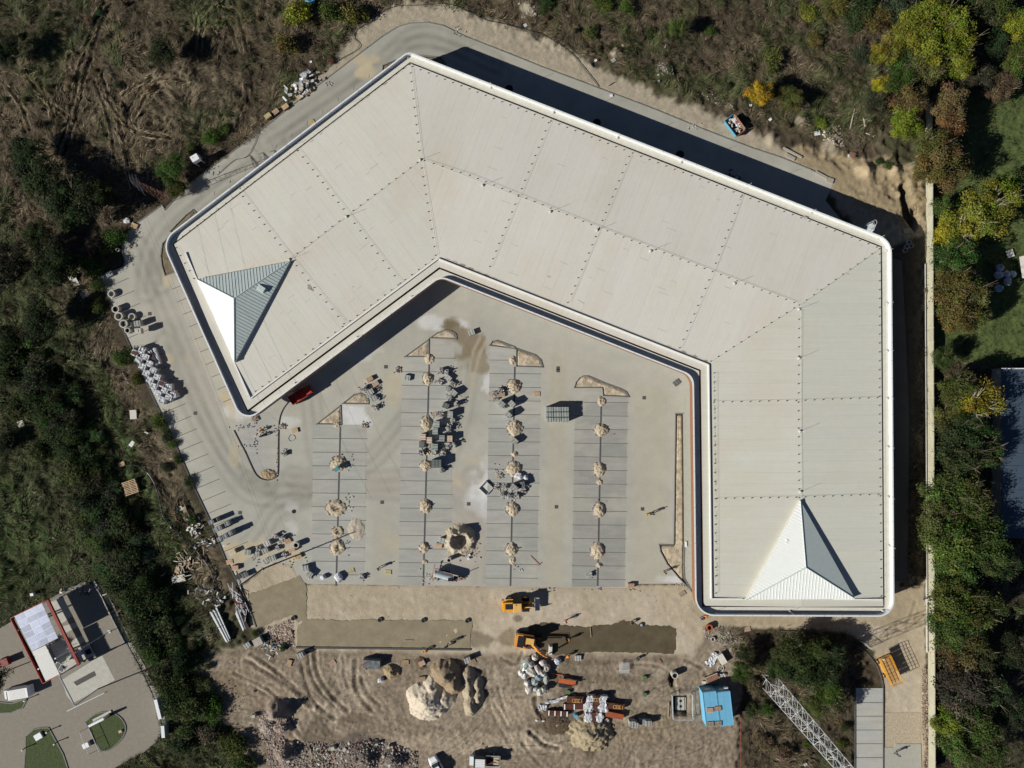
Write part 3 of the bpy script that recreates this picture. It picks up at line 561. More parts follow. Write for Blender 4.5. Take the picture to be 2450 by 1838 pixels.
# fuel station ground
mb = MB(); mb.prism(W2(STATION), -.15, 0.03); ST = struct('station_forecourt', mb.mesh('sf', 'station_paving'))
def slab(name, pts, m, z, parent=None): mb = MB(); mb.prism(W2(pts), z - .03, z); return link(name, mb.mesh(name, m), parent) if parent else struct(name, mb.mesh(name, m))
for q in ([(148, 1627), (244, 1567), (275, 1627), (174, 1683), (160, 1665)], [(119, 1442), (148, 1430), (156, 1435), (174, 1474), (142, 1496)], [(148, 1500), (181, 1489), (187, 1499), (155, 1516)], [(165, 1535), (198, 1520), (203, 1535), (174, 1553)],
          [(120, 1545), (160, 1524), (190, 1590), (150, 1612)]): slab('concrete_slab', q, 'concrete', 0.036, ST)
slab('drain_grate', [(176, 1632), (226, 1605), (231, 1616), (184, 1641)], 'kerb_dark', .042, ST)
for q in (spline([(205, 1727), (230, 1708), (263, 1703), (288, 1716), (301, 1738), (296, 1760), (279, 1781), (260, 1795), (241, 1795)], 4) + [(222, 1760)], [(62, 1790), (62, 1762), (81, 1745), (100, 1741), (117, 1741), (152, 1805), (165, 1845), (58, 1845)],
          [(-40, 1680), (0, 1680), (30, 1683), (66, 1671), (54, 1694), (27, 1705), (0, 1706), (-40, 1700)]):
    mb = MB(); mb.prism(W2(q), 0, .10); g_ = struct('grass_island', mb.mesh('gi', 'lawn')); kb = MB(); qq = W2(q)
    for a, c in zip(qq, qq[1:] + qq[:1]):
        a, c = Vector(a), Vector(c); kb.box(((a.x + c.x) / 2, (a.y + c.y) / 2, .07), ((c - a).length + .05, .2, .14), math.atan2(c.y - a.y, c.x - a.x))
    link('kerb', kb.mesh('kerb', 'kerb'), g_)
kerb_line('kerb', STATION[2:15], .25, .14, 'kerb')
gm = jpoly([(225, 1388), (262, 1428), (285, 1478), (318, 1540), (352, 1606), (384, 1672), (398, 1730), (384, 1728), (364, 1668), (336, 1608), (299, 1538), (268, 1482), (241, 1426), (222, 1402)], 1.0, 8)
mb = MB(); mb.prism(W2(gm), -.1, .05); struct('gravel_margin', mb.mesh('gm', 'rubble'))
# drain covers
for i, (px, py) in enumerate([(923, 878), (914, 1202), (1121, 1206), (1335, 878 + 3), (1331, 1213), (1541, 952), (1537, 1218), (358, 751), (467, 989), (574, 1227), (1335, 887), (794, 1200)][:11]):
    mb = MB(); mb.box((0, 0, .02), (.62, .62, .03)); o = link('drain_cover', mb.mesh('dc', 'kerb_dark'), loc=P3(px, py, .03)); tag(o, None, 'drain cover', 'drain covers in the paving'); auto(o, 'small square iron drain cover set in grey paving', px, py)
mb = MB(); mb.cyl((0, 0, 0), (0, 0, .04), .38, n=14); o = link('manhole_cover', mb.mesh('mc', 'black'), loc=P3(703, 1224, .03)); tag(o, 'round dark manhole cover in the grey paving left of the sand-filled tree pits', 'manhole cover')
for i, (px, py) in enumerate([(1218, 213), (1428, 294), (1627, 370)]):
    mb = MB(); mb.ring((0, 0, 0), .75, .6, .05, 14); mb.cyl((0, 0, 0), (0, 0, .03), .6, n=14); o = link('manhole_cover', mb.mesh('mc', 'black'), loc=P3(px, py, .03)); tag(o, None, 'manhole cover', 'round covers in the shaded back road')
    o['label'] = ['first', 'middle', 'last'][i] + ' round black manhole cover in the shaded back road, counted from the west'
# ------------------------------------------------------------------ the market hall
CZ = 6.0
CN = [(976.5, 123.5, 22), (2133, 575, 45), (2139.5, 1475.5, 38), (1664.5, 1473.5, 45), (1657.6, 900, 35), (1053.6, 662.8, 32), (581.1, 1015, 34), (385.8, 576.3, 45)]
CP = [Vector(P(a, b, CZ)) for a, b, r in CN]; CR = [r / 13.4 for a, b, r in CN]; NC = len(CP)      # clockwise seen from above
def offset(ds):
    """corner polygon moved inwards by ds[i] on edge i (corner i to i+1)"""
    out = []; ls = []
    for i in range(NC):
        a, b = CP[i], CP[(i + 1) % NC]; d_ = (b - a).normalized(); nrm = Vector((d_.y, -d_.x)); ls.append((a + nrm * ds[i], d_))
    for i in range(NC):
        (p, d1), (q, d2) = ls[i - 1], ls[i]; den = d1.x * d2.y - d1.y * d2.x; t = ((q.x - p.x) * d2.y - (q.y - p.y) * d2.x) / den; out.append(p + d1 * t)
    return out
SEG = 7
def fillet(pts, rs):
    out = []
    for i in range(NC):
        p = pts[i]; a = (pts[i - 1] - p).normalized(); b = (pts[(i + 1) % NC] - p).normalized(); r = max(rs[i], .02); ang = a.angle(b)
        t = r / math.tan(ang / 2); c = p + (a + b).normalized() * (r / math.sin(ang / 2)); p0 = p + a * t - c; p1 = p + b * t - c
        a0 = math.atan2(p0.y, p0.x); a1 = math.atan2(p1.y, p1.x); da = (a1 - a0 + math.pi) % (2 * math.pi) - math.pi
        for k in range(SEG + 1): q = a0 + da * k / SEG; out.append((c.x + r * math.cos(q), c.y + r * math.sin(q)))
    return out
def rounded(d_):
    ds = [d_] * NC if not hasattr(d_, '__len__') else d_; m = ds[0]
    return fillet(offset(ds), [(r + m if i == 5 else r - m) for i, r in enumerate(CR)])
def sharp(d_): return fillet(offset([d_] * NC if not hasattr(d_, '__len__') else d_), [0.02] * NC)
def loft(name, prof, m, parent, closed=True):
    V = []; n = len(prof[0][0])
    for pl, z in prof: V += [(p[0], p[1], z) for p in pl]
    F = []
    for k in range(len(prof) - 1):
        for i in range(n): F.append((k * n + i, k * n + (i + 1) % n, (k + 1) * n + (i + 1) % n, (k + 1) * n + i))
    mb = MB(); mb.add(V, F); return link(name, mb.mesh(name, m), parent)
HALL = thing('market_hall', 'long bent market hall with a pale panelled roof wrapping round the paved yard', 'building', (0, 0, 0))
wd = [0.1, 0.1, 1.6, 1.8, 1.8, 1.8, 1.8, 0.1]
loft('wall', [(sharp(wd), -0.1), (sharp(wd), 3.7)], 'wall', HALL)
loft('soffit', [(sharp(wd), 3.62), (rounded(0.02), 3.62)], 'coping', HALL)
loft('fascia', [(rounded(0.0), 3.6), (rounded(0.0), 5.93)], 'fascia', HALL)
loft('parapet_coping', [(rounded(0.0), 5.90), (rounded(-0.05), 5.90), (rounded(-0.05), 6.0), (rounded(0.20), 6.0), (rounded(0.22), 5.1)], 'coping', HALL)
ip = rounded(.1)
for i, q in enumerate(ip):
    a, b = Vector(q), Vector(ip[(i + 1) % len(ip)]); L_ = (b - a).length
    if L_ < 3: continue
    for k in range(1, int(L_ / 3.2)):
        p = a + (b - a) * (k * 3.2 / L_); mb = MB(); mb.box((0, 0, 0), (.035, .27, .012)); link('coping_joint', mb.mesh('cj', 'dark_metal'), HALL, (p.x, p.y, 6.004), math.atan2((b - a).y, (b - a).x))
for i, (dz) in enumerate([0]): loft('edge_roof', [(rounded(0.215), 5.10), (sharp(1.35), 5.16)], 'edge_membrane', HALL)
loft('gutter', [(sharp(1.35), 5.19), (sharp(1.36), 4.85), (sharp(1.62), 4.85), (sharp(1.63), 5.37)], 'gutter', HALL)
G = offset([1.63] * NC); EZ, RZ = 5.38, 5.95
def PX(u, v, z=RZ): return Vector(P(u, v, z))
Rw0 = (G[6] + G[7]) / 2; Rw = PX(694, 622); R1 = PX(1012, 383); R2 = PX(1917, 728); R3 = PX(1918, 1190); R30 = Vector((R3.x, ((G[2] + G[3]) / 2).y))
FACES = [('roof_west', [G[7], Rw0, R1, G[0]], (G[7], G[0]), (Rw0, R1)), ('roof_west', [Rw0, G[6], G[5], R1], (G[6], G[5]), (Rw0, R1)),
         ('roof_north', [G[0], R1, R2, G[1]], (G[0], G[1]), (R1, R2)), ('roof_north', [R1, G[5], G[4], R2], (G[5], G[4]), (R1, R2)),
         ('roof_east', [G[1], R2, R30, G[2]], (G[1], G[2]), (R2, R30)), ('roof_east', [R2, G[4], G[3], R30], (G[4], G[3]), (R2, R30))]
def ldist(p, a, b): d_ = (b - a).normalized(); return abs((p.x - a.x) * d_.y - (p.y - a.y) * d_.x)
def clip(poly, n, c):     # keep n.p >= c
    out = []
    for i in range(len(poly)):
        a, b = poly[i], poly[(i + 1) % len(poly)]; da, db = n.dot(a) - c, n.dot(b) - c
        if da >= 0: out.append(a)
        if (da >= 0) != (db >= 0): out.append(a + (b - a) * (da / (da - db)))
    return out
def strips(poly, axis, width, gap, fn, name, m, parent, th=.03, colf=None, jit=.006, smin=.05):
    lo = min(axis.dot(p) for p in poly); hi_ = max(axis.dot(p) for p in poly); n = max(1, round((hi_ - lo) / width)); w_ = (hi_ - lo) / n
    for k in range(n):
        q = clip(poly, axis, lo + k * w_ + gap / 2)
        if len(q) > 2: q = clip(q, -axis, -(lo + (k + 1) * w_ - gap / 2))
        q2 = []
        for p in q:
            if not q2 or (p - q2[-1]).length > .01: q2.append(p)
        if len(q2) > 2 and (q2[0] - q2[-1]).length < .01: q2.pop()
        if len(q2) < 3: continue
        dz = random.uniform(0, jit); top = [(p.x, p.y, fn(p) + dz) for p in q2]; mb = MB()
        a = sum(top[i][0] * top[(i + 1) % len(top)][1] - top[(i + 1) % len(top)][0] * top[i][1] for i in range(len(top)))
        if abs(a) < smin: continue
        if a < 0: top = top[::-1]
        V = [(p[0], p[1], p[2] - th) for p in top] + top; nn = len(top)
        mb.add(V, [tuple(range(nn, 2 * nn))] + [(i, (i + 1) % nn, nn + (i + 1) % nn, nn + i) for i in range(nn)])
        link(name, mb.mesh(name, m), parent, color=colf(k) if colf else None)
deck = MB()
for nm, poly, ev, rd in FACES:
    ax = (ev[1] - ev[0]).normalized()
    def zf(p, ev=ev, rd=rd):
        a = ldist(p, *ev); b = ldist(p, *rd); return EZ + (RZ - EZ) * a / (a + b + 1e-9)
    deck.add([(p.x, p.y, zf(p) - .035) for p in poly], [tuple(range(4))])
    strips(poly, ax, 2.0, .008, zf, 'roof_panel', nm, HALL, .03, lambda k: ((lambda t: (t, t * (0.995 + .01 * random.random()), t * (.985 + .02 * random.random())))(0.985 + .022 * random.random())))
link('roof_deck', deck.mesh('deck', 'gutter'), HALL)
# seams lapped over ridges, hips and valleys
rb = MB()
for a, b in ((Rw, R1), (R1, R2), (R2, R3), (G[0], R1), (R1, G[5]), (G[1], R2), (R2, G[4])):
    za = RZ if a in (Rw, R1, R2, R3) else EZ; zb = RZ if b in (Rw, R1, R2, R3) else EZ; d_ = (b - a).normalized(); n_ = Vector((-d_.y, d_.x)) * .09
    rb.add([(a.x + n_.x, a.y + n_.y, za + .004), (b.x + n_.x, b.y + n_.y, zb + .004), (b.x - n_.x, b.y - n_.y, zb + .004), (a.x - n_.x, a.y - n_.y, za + .004), (a.x, a.y, za + .018), (b.x, b.y, zb + .018)], [(0, 1, 5, 4), (4, 5, 2, 3)])
link('ridge_flashing', rb.mesh('rf', 'edge_membrane'), HALL)
# short welds (patches) scattered over the roof
# upstand along the yard side
UP = offset([2.95] * NC)
for i in (2, 3, 4, 5, 6):
    a, b = UP[i], UP[(i + 1) % NC]; d_ = (b - a).normalized(); b = b - d_ * (1.2 if i == 6 else 0); a = a + d_ * (-1.0 if i == 2 else 0); L_ = (b - a).length; mb = MB(); mid = (a + b) / 2; mb.box((mid.x, mid.y, 5.52), (L_, .20, .42), math.atan2(d_.y, d_.x)); link('upstand', mb.mesh('up', 'seam'), HALL)
for i in (2, 3, 4, 5, 6):     # gutter outlets and loose boards lying in the gutter
    a, b = offset([1.49] * NC)[i], offset([1.49] * NC)[(i + 1) % NC]; n = int((b - a).length / 6)
    for k in range(1, n): q = a + (b - a) * k / n; mb = MB(); mb.box((0, 0, 0), (.32, .22, .06)); link('gutter_outlet', mb.mesh('go', 'black'), HALL, (q.x, q.y, 4.89), math.atan2((b - a).y, (b - a).x))
# dirt stains on the roof: thin dried mud in the gutter side corners
def stain(u, v, a, b, rot, c, k=10):
    pts = []; cr, sr = math.cos(rot), math.sin(rot)
    for i in range(k): t = 2 * math.pi * i / k; r = random.uniform(.55, 1.15); q = (a * r * math.cos(t), b * r * math.sin(t)); pts.append((u + q[0] * cr - q[1] * sr, v + q[0] * sr + q[1] * cr))
    z = 5.42 + .03; q = [Vector(P(p[0], p[1], z)) for p in pts]; f = None
    for nm, poly, ev, rd in FACES:
        if inside(np.array([q[0].x]), np.array([q[0].y]), [(p.x, p.y) for p in poly])[0]: f = (ev, rd)
    if not f: return
    def zz(p): A = ldist(p, *f[0]); B = ldist(p, *f[1]); return EZ + (RZ - EZ) * A / (A + B) + .02
    mb = MB(); mb.add([(p.x, p.y, zz(p)) for p in q], [tuple(range(k))[::-1]]); o = link('dried_mud', mb.mesh('dm', c), HALL)
mat('mud', (0.36, 0.31, 0.24), amt=.2); mat('mud_light', (0.50, 0.46, 0.39), amt=.1)
for (u, v, a, b, r, c) in [(1071, 621, 5, 3.4, .38, 'mud_light'), (1088, 628, 8, 4, .38, 'mud_light'), (1106, 634, 9, 4.5, .38, 'mud'), (1128, 644, 11, 4, .38, 'mud'), (1145, 652, 7, 3.5, .38, 'mud_light'), (1165, 660, 9, 3.2, .38, 'mud'), (1182, 666, 7, 3, .38, 'mud_light'),
                          (742, 688, 8, 5.5, .6, 'mud'), (748, 694, 5, 3, .9, 'mud'), (1313, 662, 5, 3, .4, 'mud_light'), (1390, 722, 10, 1.5, .5, 'mud_light'), (801, 658, 3, 1.5, -.6, 'mud_light'), (845, 687, 3, 2, 0, 'mud_light'), (922, 200, 7, 2, -.65, 'mud'), (880, 232, 7, 2, -.65, 'mud_light'),
                          (768, 320, 4, 1.2, -.8, 'mud'), (745, 338, 8, 2, -.65, 'mud_light'), (2028, 656, 2, 1.5, 0, 'mud'), (1953, 694, 4, 1.6, 0, 'mud_light'), (1636, 842, 8, 3, .38, 'mud'), (1600, 828, 7, 2, .38, 'mud_light'), (1664, 852, 8, 2.5, .38, 'mud'), (1690, 864, 5, 3, .4, 'mud'),
                          (1771, 478, 3, 1, .3, 'mud'), (1718, 478, 4, 1, .3, 'mud_light'), (1926, 521, 7, 3, .3, 'mud_light'), (2060, 587, 4, 1.2, .4, 'mud_light')]: stain(u, v, a, b, r, c)
for k in range(60):     # weathered lap welds
    nm, poly, ev, rd = random.choice(FACES[:4]); q = sum((p * w_ for p, w_ in zip(poly, rng.dirichlet([1, 1, 1, 1]))), Vector((0, 0))); a_ = ldist(q, *ev); b_ = ldist(q, *rd); d_ = (ev[1] - ev[0]).normalized()
    mb = MB(); mb.box((0, 0, 0), (random.uniform(.8, 2.0), .05, .01)); link('lap_weld', mb.mesh('lw', 'mud_light'), HALL, (q.x, q.y, EZ + (RZ - EZ) * a_ / (a_ + b_) + .02), math.atan2(d_.y, d_.x))
for i, (u0, v0, u1, v1, n) in enumerate([(1709, 900, 1716, 1400, 60), (2112, 1010, 2115, 1400, 30)]):
    for k in range(n): t = (k + random.random()) / n; stain(u0 + (u1 - u0) * t, v0 + (v1 - v0) * t, random.uniform(.8, 2), random.uniform(2, 6), 0, 'mud_light' if random.random() < .7 else 'mud', 7)
# pyramids of standing-seam tiles
def pyramid(name, corners, peak, hz, mats_, seamw, label, skip_seams=()):
    t = thing(name, label, 'roof pyramid', (0, 0, 0)); B0 = 5.98; B = [Vector(P(a, b, B0 + .45)) for a, b in corners]; K = Vector(P(peak[0], peak[1], B0 + hz)); zt = B0 + .42
    mb = MB(); mb.prism([(p.x, p.y) for p in B], 5.2, zt); link('base_wall', mb.mesh('bw', 'edge_membrane'), t)
    for i in range(3):
        a, b = B[i], B[(i + 1) % 3]; d_ = (b - a).normalized(); hK = ldist(K, a, b)
        def zf(p, a=a, b=b, hK=hK): return zt + .03 + (B0 + hz - zt) * ldist(p, a, b) / hK
        ax = d_; strips([a, b, K], ax, .56, .0, zf, 'roof_tile', mats_[i], t, .03, jit=0.002)
        if i in skip_seams: continue
        n = round((b - a).length / .56); s = MB()
        lo = ax.dot(a)
        for k in range(1, n):
            c = a + (b - a) * k / n; nrm = Vector((-ax.y, ax.x)); nrm = nrm if nrm.dot(K - a) > 0 else -nrm; kk = ax.dot(K - a); s_ = (b - a).length * k / n; L_ = hK * (s_ / kk if s_ < kk else ((b - a).length - s_) / ((b - a).length - kk)); e = c + nrm * (L_ - .1)
            if L_ < .3: continue
            z0, z1 = zf(c) + .0, zf(e) + .0; w_ = ax * .022
            s.add([(c.x - w_.x, c.y - w_.y, z0), (c.x + w_.x, c.y + w_.y, z0), (e.x + w_.x, e.y + w_.y, z1), (e.x - w_.x, e.y - w_.y, z1)] + [(c.x - w_.x, c.y - w_.y, z0 + .055), (c.x + w_.x, c.y + w_.y, z0 + .055), (e.x + w_.x, e.y + w_.y, z1 + .055), (e.x - w_.x, e.y - w_.y, z1 + .055)],
                  [(4, 5, 6, 7), (0, 1, 5, 4), (1, 2, 6, 5), (2, 3, 7, 6), (3, 0, 4, 7)])
        link('standing_seam', s.mesh('ss', mats_[i]), t, kind='stuff')
    rg = MB()
    for p in B: rg.cyl((p.x, p.y, zt + .05), (K.x, K.y, B0 + hz + .06), .09, n=6)
    link('hip_cap', rg.mesh('hc', 'tile_metal'), t); return t, B, K, zt, B0
PW, B, K, zt, B0 = pyramid('roof_pyramid', [(471, 668), (694, 625), (561, 867)], (560, 714), 1.75, ['tile_metal', 'tile_metal', 'tile_white'], .56, 'three-sided grey metal pyramid with one sunlit face on the west end of the roof')
q = P(628, 692, 6.6); mb = MB(); mb.box((0, 0, .0), (1.25, .85, .95), .0); mb.box((0, 0, .53), (1.45, 1.05, .12), 0, .85); o = link('roof_hatch', mb.mesh('rh', 'tile_metal'), loc=(q[0], q[1], 6.7), rz=R(-32)); tag(o, 'small grey metal roof hatch on the west pyramid', 'roof hatch')
PE, B, K, zt, B0 = pyramid('roof_pyramid', [(1915, 1198), (2046, 1433), (1787, 1435)], (1928, 1358), 1.75, ['tile_metal', 'tile_white', 'tile_white'], .56, 'three-sided metal pyramid, two faces sunlit, one shaded and smooth, on the east roof end', (0,))
q = P(1887, 1297, 6.9); mb = MB(); mb.box((0, 0, 0), (.9, .55, .3)); o = link('roof_hatch', mb.mesh('rh', 'tile_white'), loc=(q[0], q[1], 6.65), rz=R(-28)); tag(o, 'small white roof hatch on the east pyramid', 'roof hatch')
# lightning conductors: a wire on little black holders
def roofz(p):
    for nm, poly, ev, rd in FACES:
        if inside(np.array([p.x]), np.array([p.y]), [(q.x, q.y) for q in poly])[0]: a = ldist(p, *ev); b = ldist(p, *rd); return EZ + (RZ - EZ) * a / (a + b)
    return 5.4
hold = MB(); hold.box((0, 0, .05), (.17, .15, .10), .3); HM = hold.mesh('holder', 'black'); arm = MB(); arm.cyl((.08, .04, .13), (.52, .2, .16), .009, n=4, cap=False); HA = arm.mesh('arm', 'dark_metal')  # thin dark rods added as the shadow lines of the holders
LINES = [('along the west wing ridge', [(702, 617), (835, 515), (1005, 388)]), ('down the hip from the north corner to the inner corner', [(985, 150), (1012, 380), (1048, 608)]), ('along the north wing ridge', [(1022, 383), (1130, 418), (1420, 536), (1710, 648), (1905, 722)]),
         ('along the east wing ridge', [(1917, 740), (1915, 960), (1917, 1188)]), ('down the hip at the north-east corner', [(2112, 592), (1917, 728)]), ('down the valley to the yard corner', [(1905, 735), (1708, 862)]),
         ('across the west wing, nearer the north corner', [(717, 357), (790, 450), (841, 515), (963, 675)]), ('across the west wing, nearer the pyramid', [(528, 395), (600, 485), (702, 617), (828, 772)]),
         ('across the north wing, westernmost', [(1319, 290), (1254, 450), (1200, 580), (1178, 635)]), ('across the north wing, middle one', [(1512, 371), (1479, 450), (1439, 545), (1365, 721)]), ('across the north wing, easternmost', [(1780, 468), (1710, 648), (1633, 830)]),
         ('across the east wing, upper one', [(1715, 960), (1910, 956), (2108, 949)]), ('across the east wing, lower one', [(1722, 1191), (1910, 1187), (2110, 1181)]), ('along the north-east roof edge', [(992, 155), (1500, 355), (2106, 588)]),
         ('along the north-west roof edge', [(970, 160), (700, 365), (425, 575)]), ('along the east roof edge', [(2113, 605), (2113, 1010), (2117, 1425)]), ('along the west end wall', [(425, 590), (470, 664)]), ('along the inner edge of the west wing', [(1040, 618), (860, 752), (665, 900), (600, 945)]),
         ('along the inner edge of the north wing', [(1062, 618), (1400, 752), (1690, 865)]), ('along the inner edge of the east wing', [(1716, 890), (1718, 1150), (1720, 1418)]), ('west of the east pyramid foot', [(1716, 1430), (1786, 1430)]), ('east of the east pyramid foot', [(2050, 1431), (2112, 1431)])]
for nm, pts in LINES:
    t = thing('lightning_conductor', f'thin wire on black holders {nm}', 'lightning conductor', (0, 0, 0), group='lightning wires on the hall roof')
    q = []; 
    for a, b in zip(pts[:-1], pts[1:]):
        L_ = math.hypot(b[0] - a[0], b[1] - a[1]); k = max(1, round(L_ / 21.3))
        for j in range(k): u = a[0] + (b[0] - a[0]) * j / k; v = a[1] + (b[1] - a[1]) * j / k; q.append((u, v))
    q.append(pts[-1]); w3 = []
    for (u, v) in q:
        p = Vector(P(u, v, 5.75)); z = roofz(p); w3.append((p.x, p.y, z + .17)); rr = random.uniform(-.15, .15)
        for mm, nn in ((HM, 'wire_holder'), (HA, 'holder_arm')): link(nn, mm, t, (p.x - .5, p.y - .2, z + .02), rr)
    mb = MB(); mb.tube(w3, .009, 4); link('wire', mb.mesh('wire', 'dark_metal'), t)
DM = MB(); DM.sphere((0, 0, 0), .29, 12, 4, half=True); DMe = DM.mesh('dome', 'dome', True); RM = MB(); RM.cyl((0, 0, .3), (0, 0, 2.2), .022, n=5); RMe = RM.mesh('rod', 'galv')
DOMES = [(975, 136), (821, 252), (687, 353), (1174.5, 207.5), (1005.5, 382), (1155, 443), (1324, 268), (1478, 328), (1630, 387), (556.5, 453), (829, 518), (692, 621), (985, 711), (855, 808), (1317, 506), (1429, 550), (1557, 600), (1758, 678), (1942, 507), (2103, 569), (2122.6, 600),
         (2124, 726), (1913, 740), (2124, 840), (1913, 857), (2124.5, 954), (2126, 1070), (2126.7, 1190), (2129, 1307), (1915, 1032), (1916, 1177), (1890.7, 1464), (2113, 1462), (1711, 1464), (1790, 445), (706, 918)]
for i, (u, v) in enumerate(DOMES):
    p = Vector(P(u, v, 5.75)); z = roofz(p); ins = any(inside(np.array([p.x]), np.array([p.y]), [(q.x, q.y) for q in poly])[0] for nm, poly, ev, rd in FACES); z = z if ins else 5.13
    p = Vector(P(u, v, z + .2)); t = thing('air_terminal', None, 'air terminal', (p.x, p.y, z), group='ball-footed air terminals on the roof'); link('foot', DMe, t); link('rod', RMe, t)
    loc_ = 'on the ridge line' if i in (4, 5, 10, 11, 14, 15, 16, 17, 22, 24, 29, 30) else 'by the roof edge'
    t['label'] = None or f'pale dome-footed rod {loc_}'; DEFER.append((f'pale dome-footed lightning rod {loc_}', '', '', 0, t))
HALLN = [('north corner of the roof', 980, 140), ('roof hip start', 1012, 383), ('west pyramid', 560, 740), ('west wing inner edge', 860, 790), ('north-east roof corner', 2110, 590), ('ridge bend of the east wing', 1917, 728), ('east pyramid tip', 1915, 1190), ('south-east roof corner', 2125, 1460),
         ('south-west corner of the east wing', 1700, 1460), ('middle of the east edge', 2125, 950), ('middle of the north edge', 1560, 360), ('middle of the north wing ridge', 1440, 555), ('west corner of the roof', 400, 590), ('middle of the north-west edge', 690, 350)]
DEFER[:] = [q for q in DEFER if q[1] != '' or q[2] != '']
for i, (u, v) in enumerate(DOMES):
    o = [k for k in bpy.data.objects if k.name.startswith('air_terminal')]
for o, (u, v) in zip(sorted([k for k in bpy.data.objects if k.name.startswith('air_terminal')], key=lambda k: (len(k.name), k.name)), DOMES):
    n, lx, ly = min(HALLN, key=lambda l: (l[1] - u) ** 2 + (l[2] - v) ** 2); dx, dy = u - lx, v - ly; dr = ('east of' if dx > 0 else 'west of') if abs(dx) > abs(dy) else ('south of' if dy > 0 else 'north of'); DEFER.append(('pale dome-footed lightning rod', dr, 'the ' + n, math.hypot(dx, dy), o))
# cat ladder with hoops at the north-east corner
lx, ly = P(2083, 545, 6.0); t = thing('roof_ladder', 'pale caged steel access ladder hooked over the north-east parapet', 'ladder', (lx, ly, 0), R(-21))
for s in (-.3, .3): mb = MB(); mb.cyl((s, .5, 1), (s, .5, 7.0), .04, n=5); mb.cyl((s, .5, 7.0), (s, -.6, 7.0), .04, n=5); mb.cyl((s, -.6, 7), (s, -.6, 6), .04, n=5); link('ladder_rail', mb.mesh('lr', 'galv'), t)
mb = MB(); [mb.cyl((-.3, .5, z), (.3, .5, z), .025, n=4) for z in np.arange(1.2, 6.9, .3)]; link('rungs', mb.mesh('rg', 'galv'), t)
for z in (3, 4, 5, 6, 6.9):
    mb = MB(); pts = [(.42 * math.cos(a), .5 + .75 * math.sin(a), z) for a in np.linspace(0, math.pi, 9)]; mb.tube(pts, .03, 4); link('safety_hoop', mb.mesh('sh', 'galv'), t)
mb = MB(); mb.box((0, -.1, 6.1), (1.1, 1.3, .06)); link('landing_plate', mb.mesh('lp', 'tile_metal'), t)
# ------------------------------------------------------------------ vegetation
def leaf_mesh(name, seed, n, size, lobes, flat=0.75, spread=0.42, holes=0.0, spiky=0.0):
    r = np.random.default_rng(seed); c = r.normal(size=(lobes, 3)); c /= np.linalg.norm(c, axis=1)[:, None]; c *= r.uniform(.15, .80, (lobes, 1)); c[:, 2] = np.abs(c[:, 2]) * .8; lr = r.uniform(.55, 1.2, lobes) * spread
    k = r.integers(0, lobes, n); d_ = r.normal(size=(n, 3)); d_ /= np.linalg.norm(d_, axis=1)[:, None]; d_[:, 2] = np.where(r.random(n) < .6, np.abs(d_[:, 2]), d_[:, 2])
    rad = lr[k] * r.uniform(.55, 1.12, n) ** .6 * (1 + spiky * (r.random(n) ** 3)); p = c[k] + d_ * rad[:, None]; p[:, 2] = (p[:, 2] + .25) * flat
    nv = d_ + r.normal(scale=.7, size=(n, 3)); nv[:, 2] += .5; nv /= np.linalg.norm(nv, axis=1)[:, None]
    a = np.cross(nv, r.normal(size=(n, 3))); a /= np.linalg.norm(a, axis=1)[:, None]; b = np.cross(nv, a); s = size * r.uniform(.55, 1.35, (n, 1)); e = r.uniform(.35, .8, (n, 1))
    V = np.stack([p + a * s, p + b * s * e, p - a * s, p - b * s * e], 1).reshape(-1, 3); F = np.arange(4 * n).reshape(n, 4)
    me = mesh_np(name, V, F); ct = r.uniform(.6, 1.4, (lobes, 1)) * np.array([1, 1, 1]) * (1 + r.normal(scale=.10, size=(lobes, 3)))
    t = ct[k] * r.uniform(.72, 1.3, (n, 1)) * (1 + r.normal(scale=.05, size=(n, 3))); vcol(me, np.repeat(np.clip(t, .2, 2.4), 4, 0)); me.materials.append(MATS['leaf']); return me
TREE = [leaf_mesh('tree_crown', s, 11000, .032, 34, .95, .235, spiky=.7) for s in (1, 2, 3, 4)]
SPAR = [leaf_mesh('sparse_crown', s, 2400, .045, 26, .9, .30, spiky=.5) for s in (5, 6)]
BUSH = [leaf_mesh('bush_crown', s, 2600, .055, 20, .8, .30, spiky=1.3) for s in (7, 8, 9, 10)]
def trunk_mesh(name, seed, m, nl=7):
    r = random.Random(seed); mb = MB(); mb.cyl((0, 0, -.1), (.03, .02, .45), .035, .026, 7)
    for i in range(nl):
        a = 2 * math.pi * i / nl + r.uniform(-.3, .3); p = Vector((.02, .02, r.uniform(.25, .45))); e = Vector((math.cos(a) * r.uniform(.35, .6), math.sin(a) * r.uniform(.35, .6), r.uniform(.6, .85))); mid = (p + e) / 2 + Vector((0, 0, .05))
        mb.cyl(p, mid, .018, .012, 5, False); mb.cyl(mid, e, .012, .005, 4, False)
        for j in range(3): f = e + Vector((r.uniform(-.2, .2), r.uniform(-.2, .2), r.uniform(.02, .15))); mb.cyl(mid.lerp(e, .5), f, .006, .003, 3, False)
    return mb.mesh(name, m)
TR = [trunk_mesh('tree_trunk', s, 'bark') for s in (1, 2)]; TRP = [trunk_mesh('pale_trunk', s, 'bark_pale', 10) for s in (3, 4)]; BT = trunk_mesh('bush_stem', 5, 'bark', 5)
COLR = {'yg': (0.175, 0.195, 0.022), 'y': (0.34, 0.31, 0.022), 'g': (0.060, 0.095, 0.020), 'dg': (0.042, 0.064, 0.023), 'ol': (0.115, 0.112, 0.032), 'br': (0.165, 0.120, 0.050), 'gg': (0.052, 0.062, 0.034), 'bg': (0.085, 0.125, 0.026), 'bb': (0.030, 0.044, 0.018), 'ta': (0.12, 0.088, 0.055), 'th': (0.064, 0.092, 0.034)}
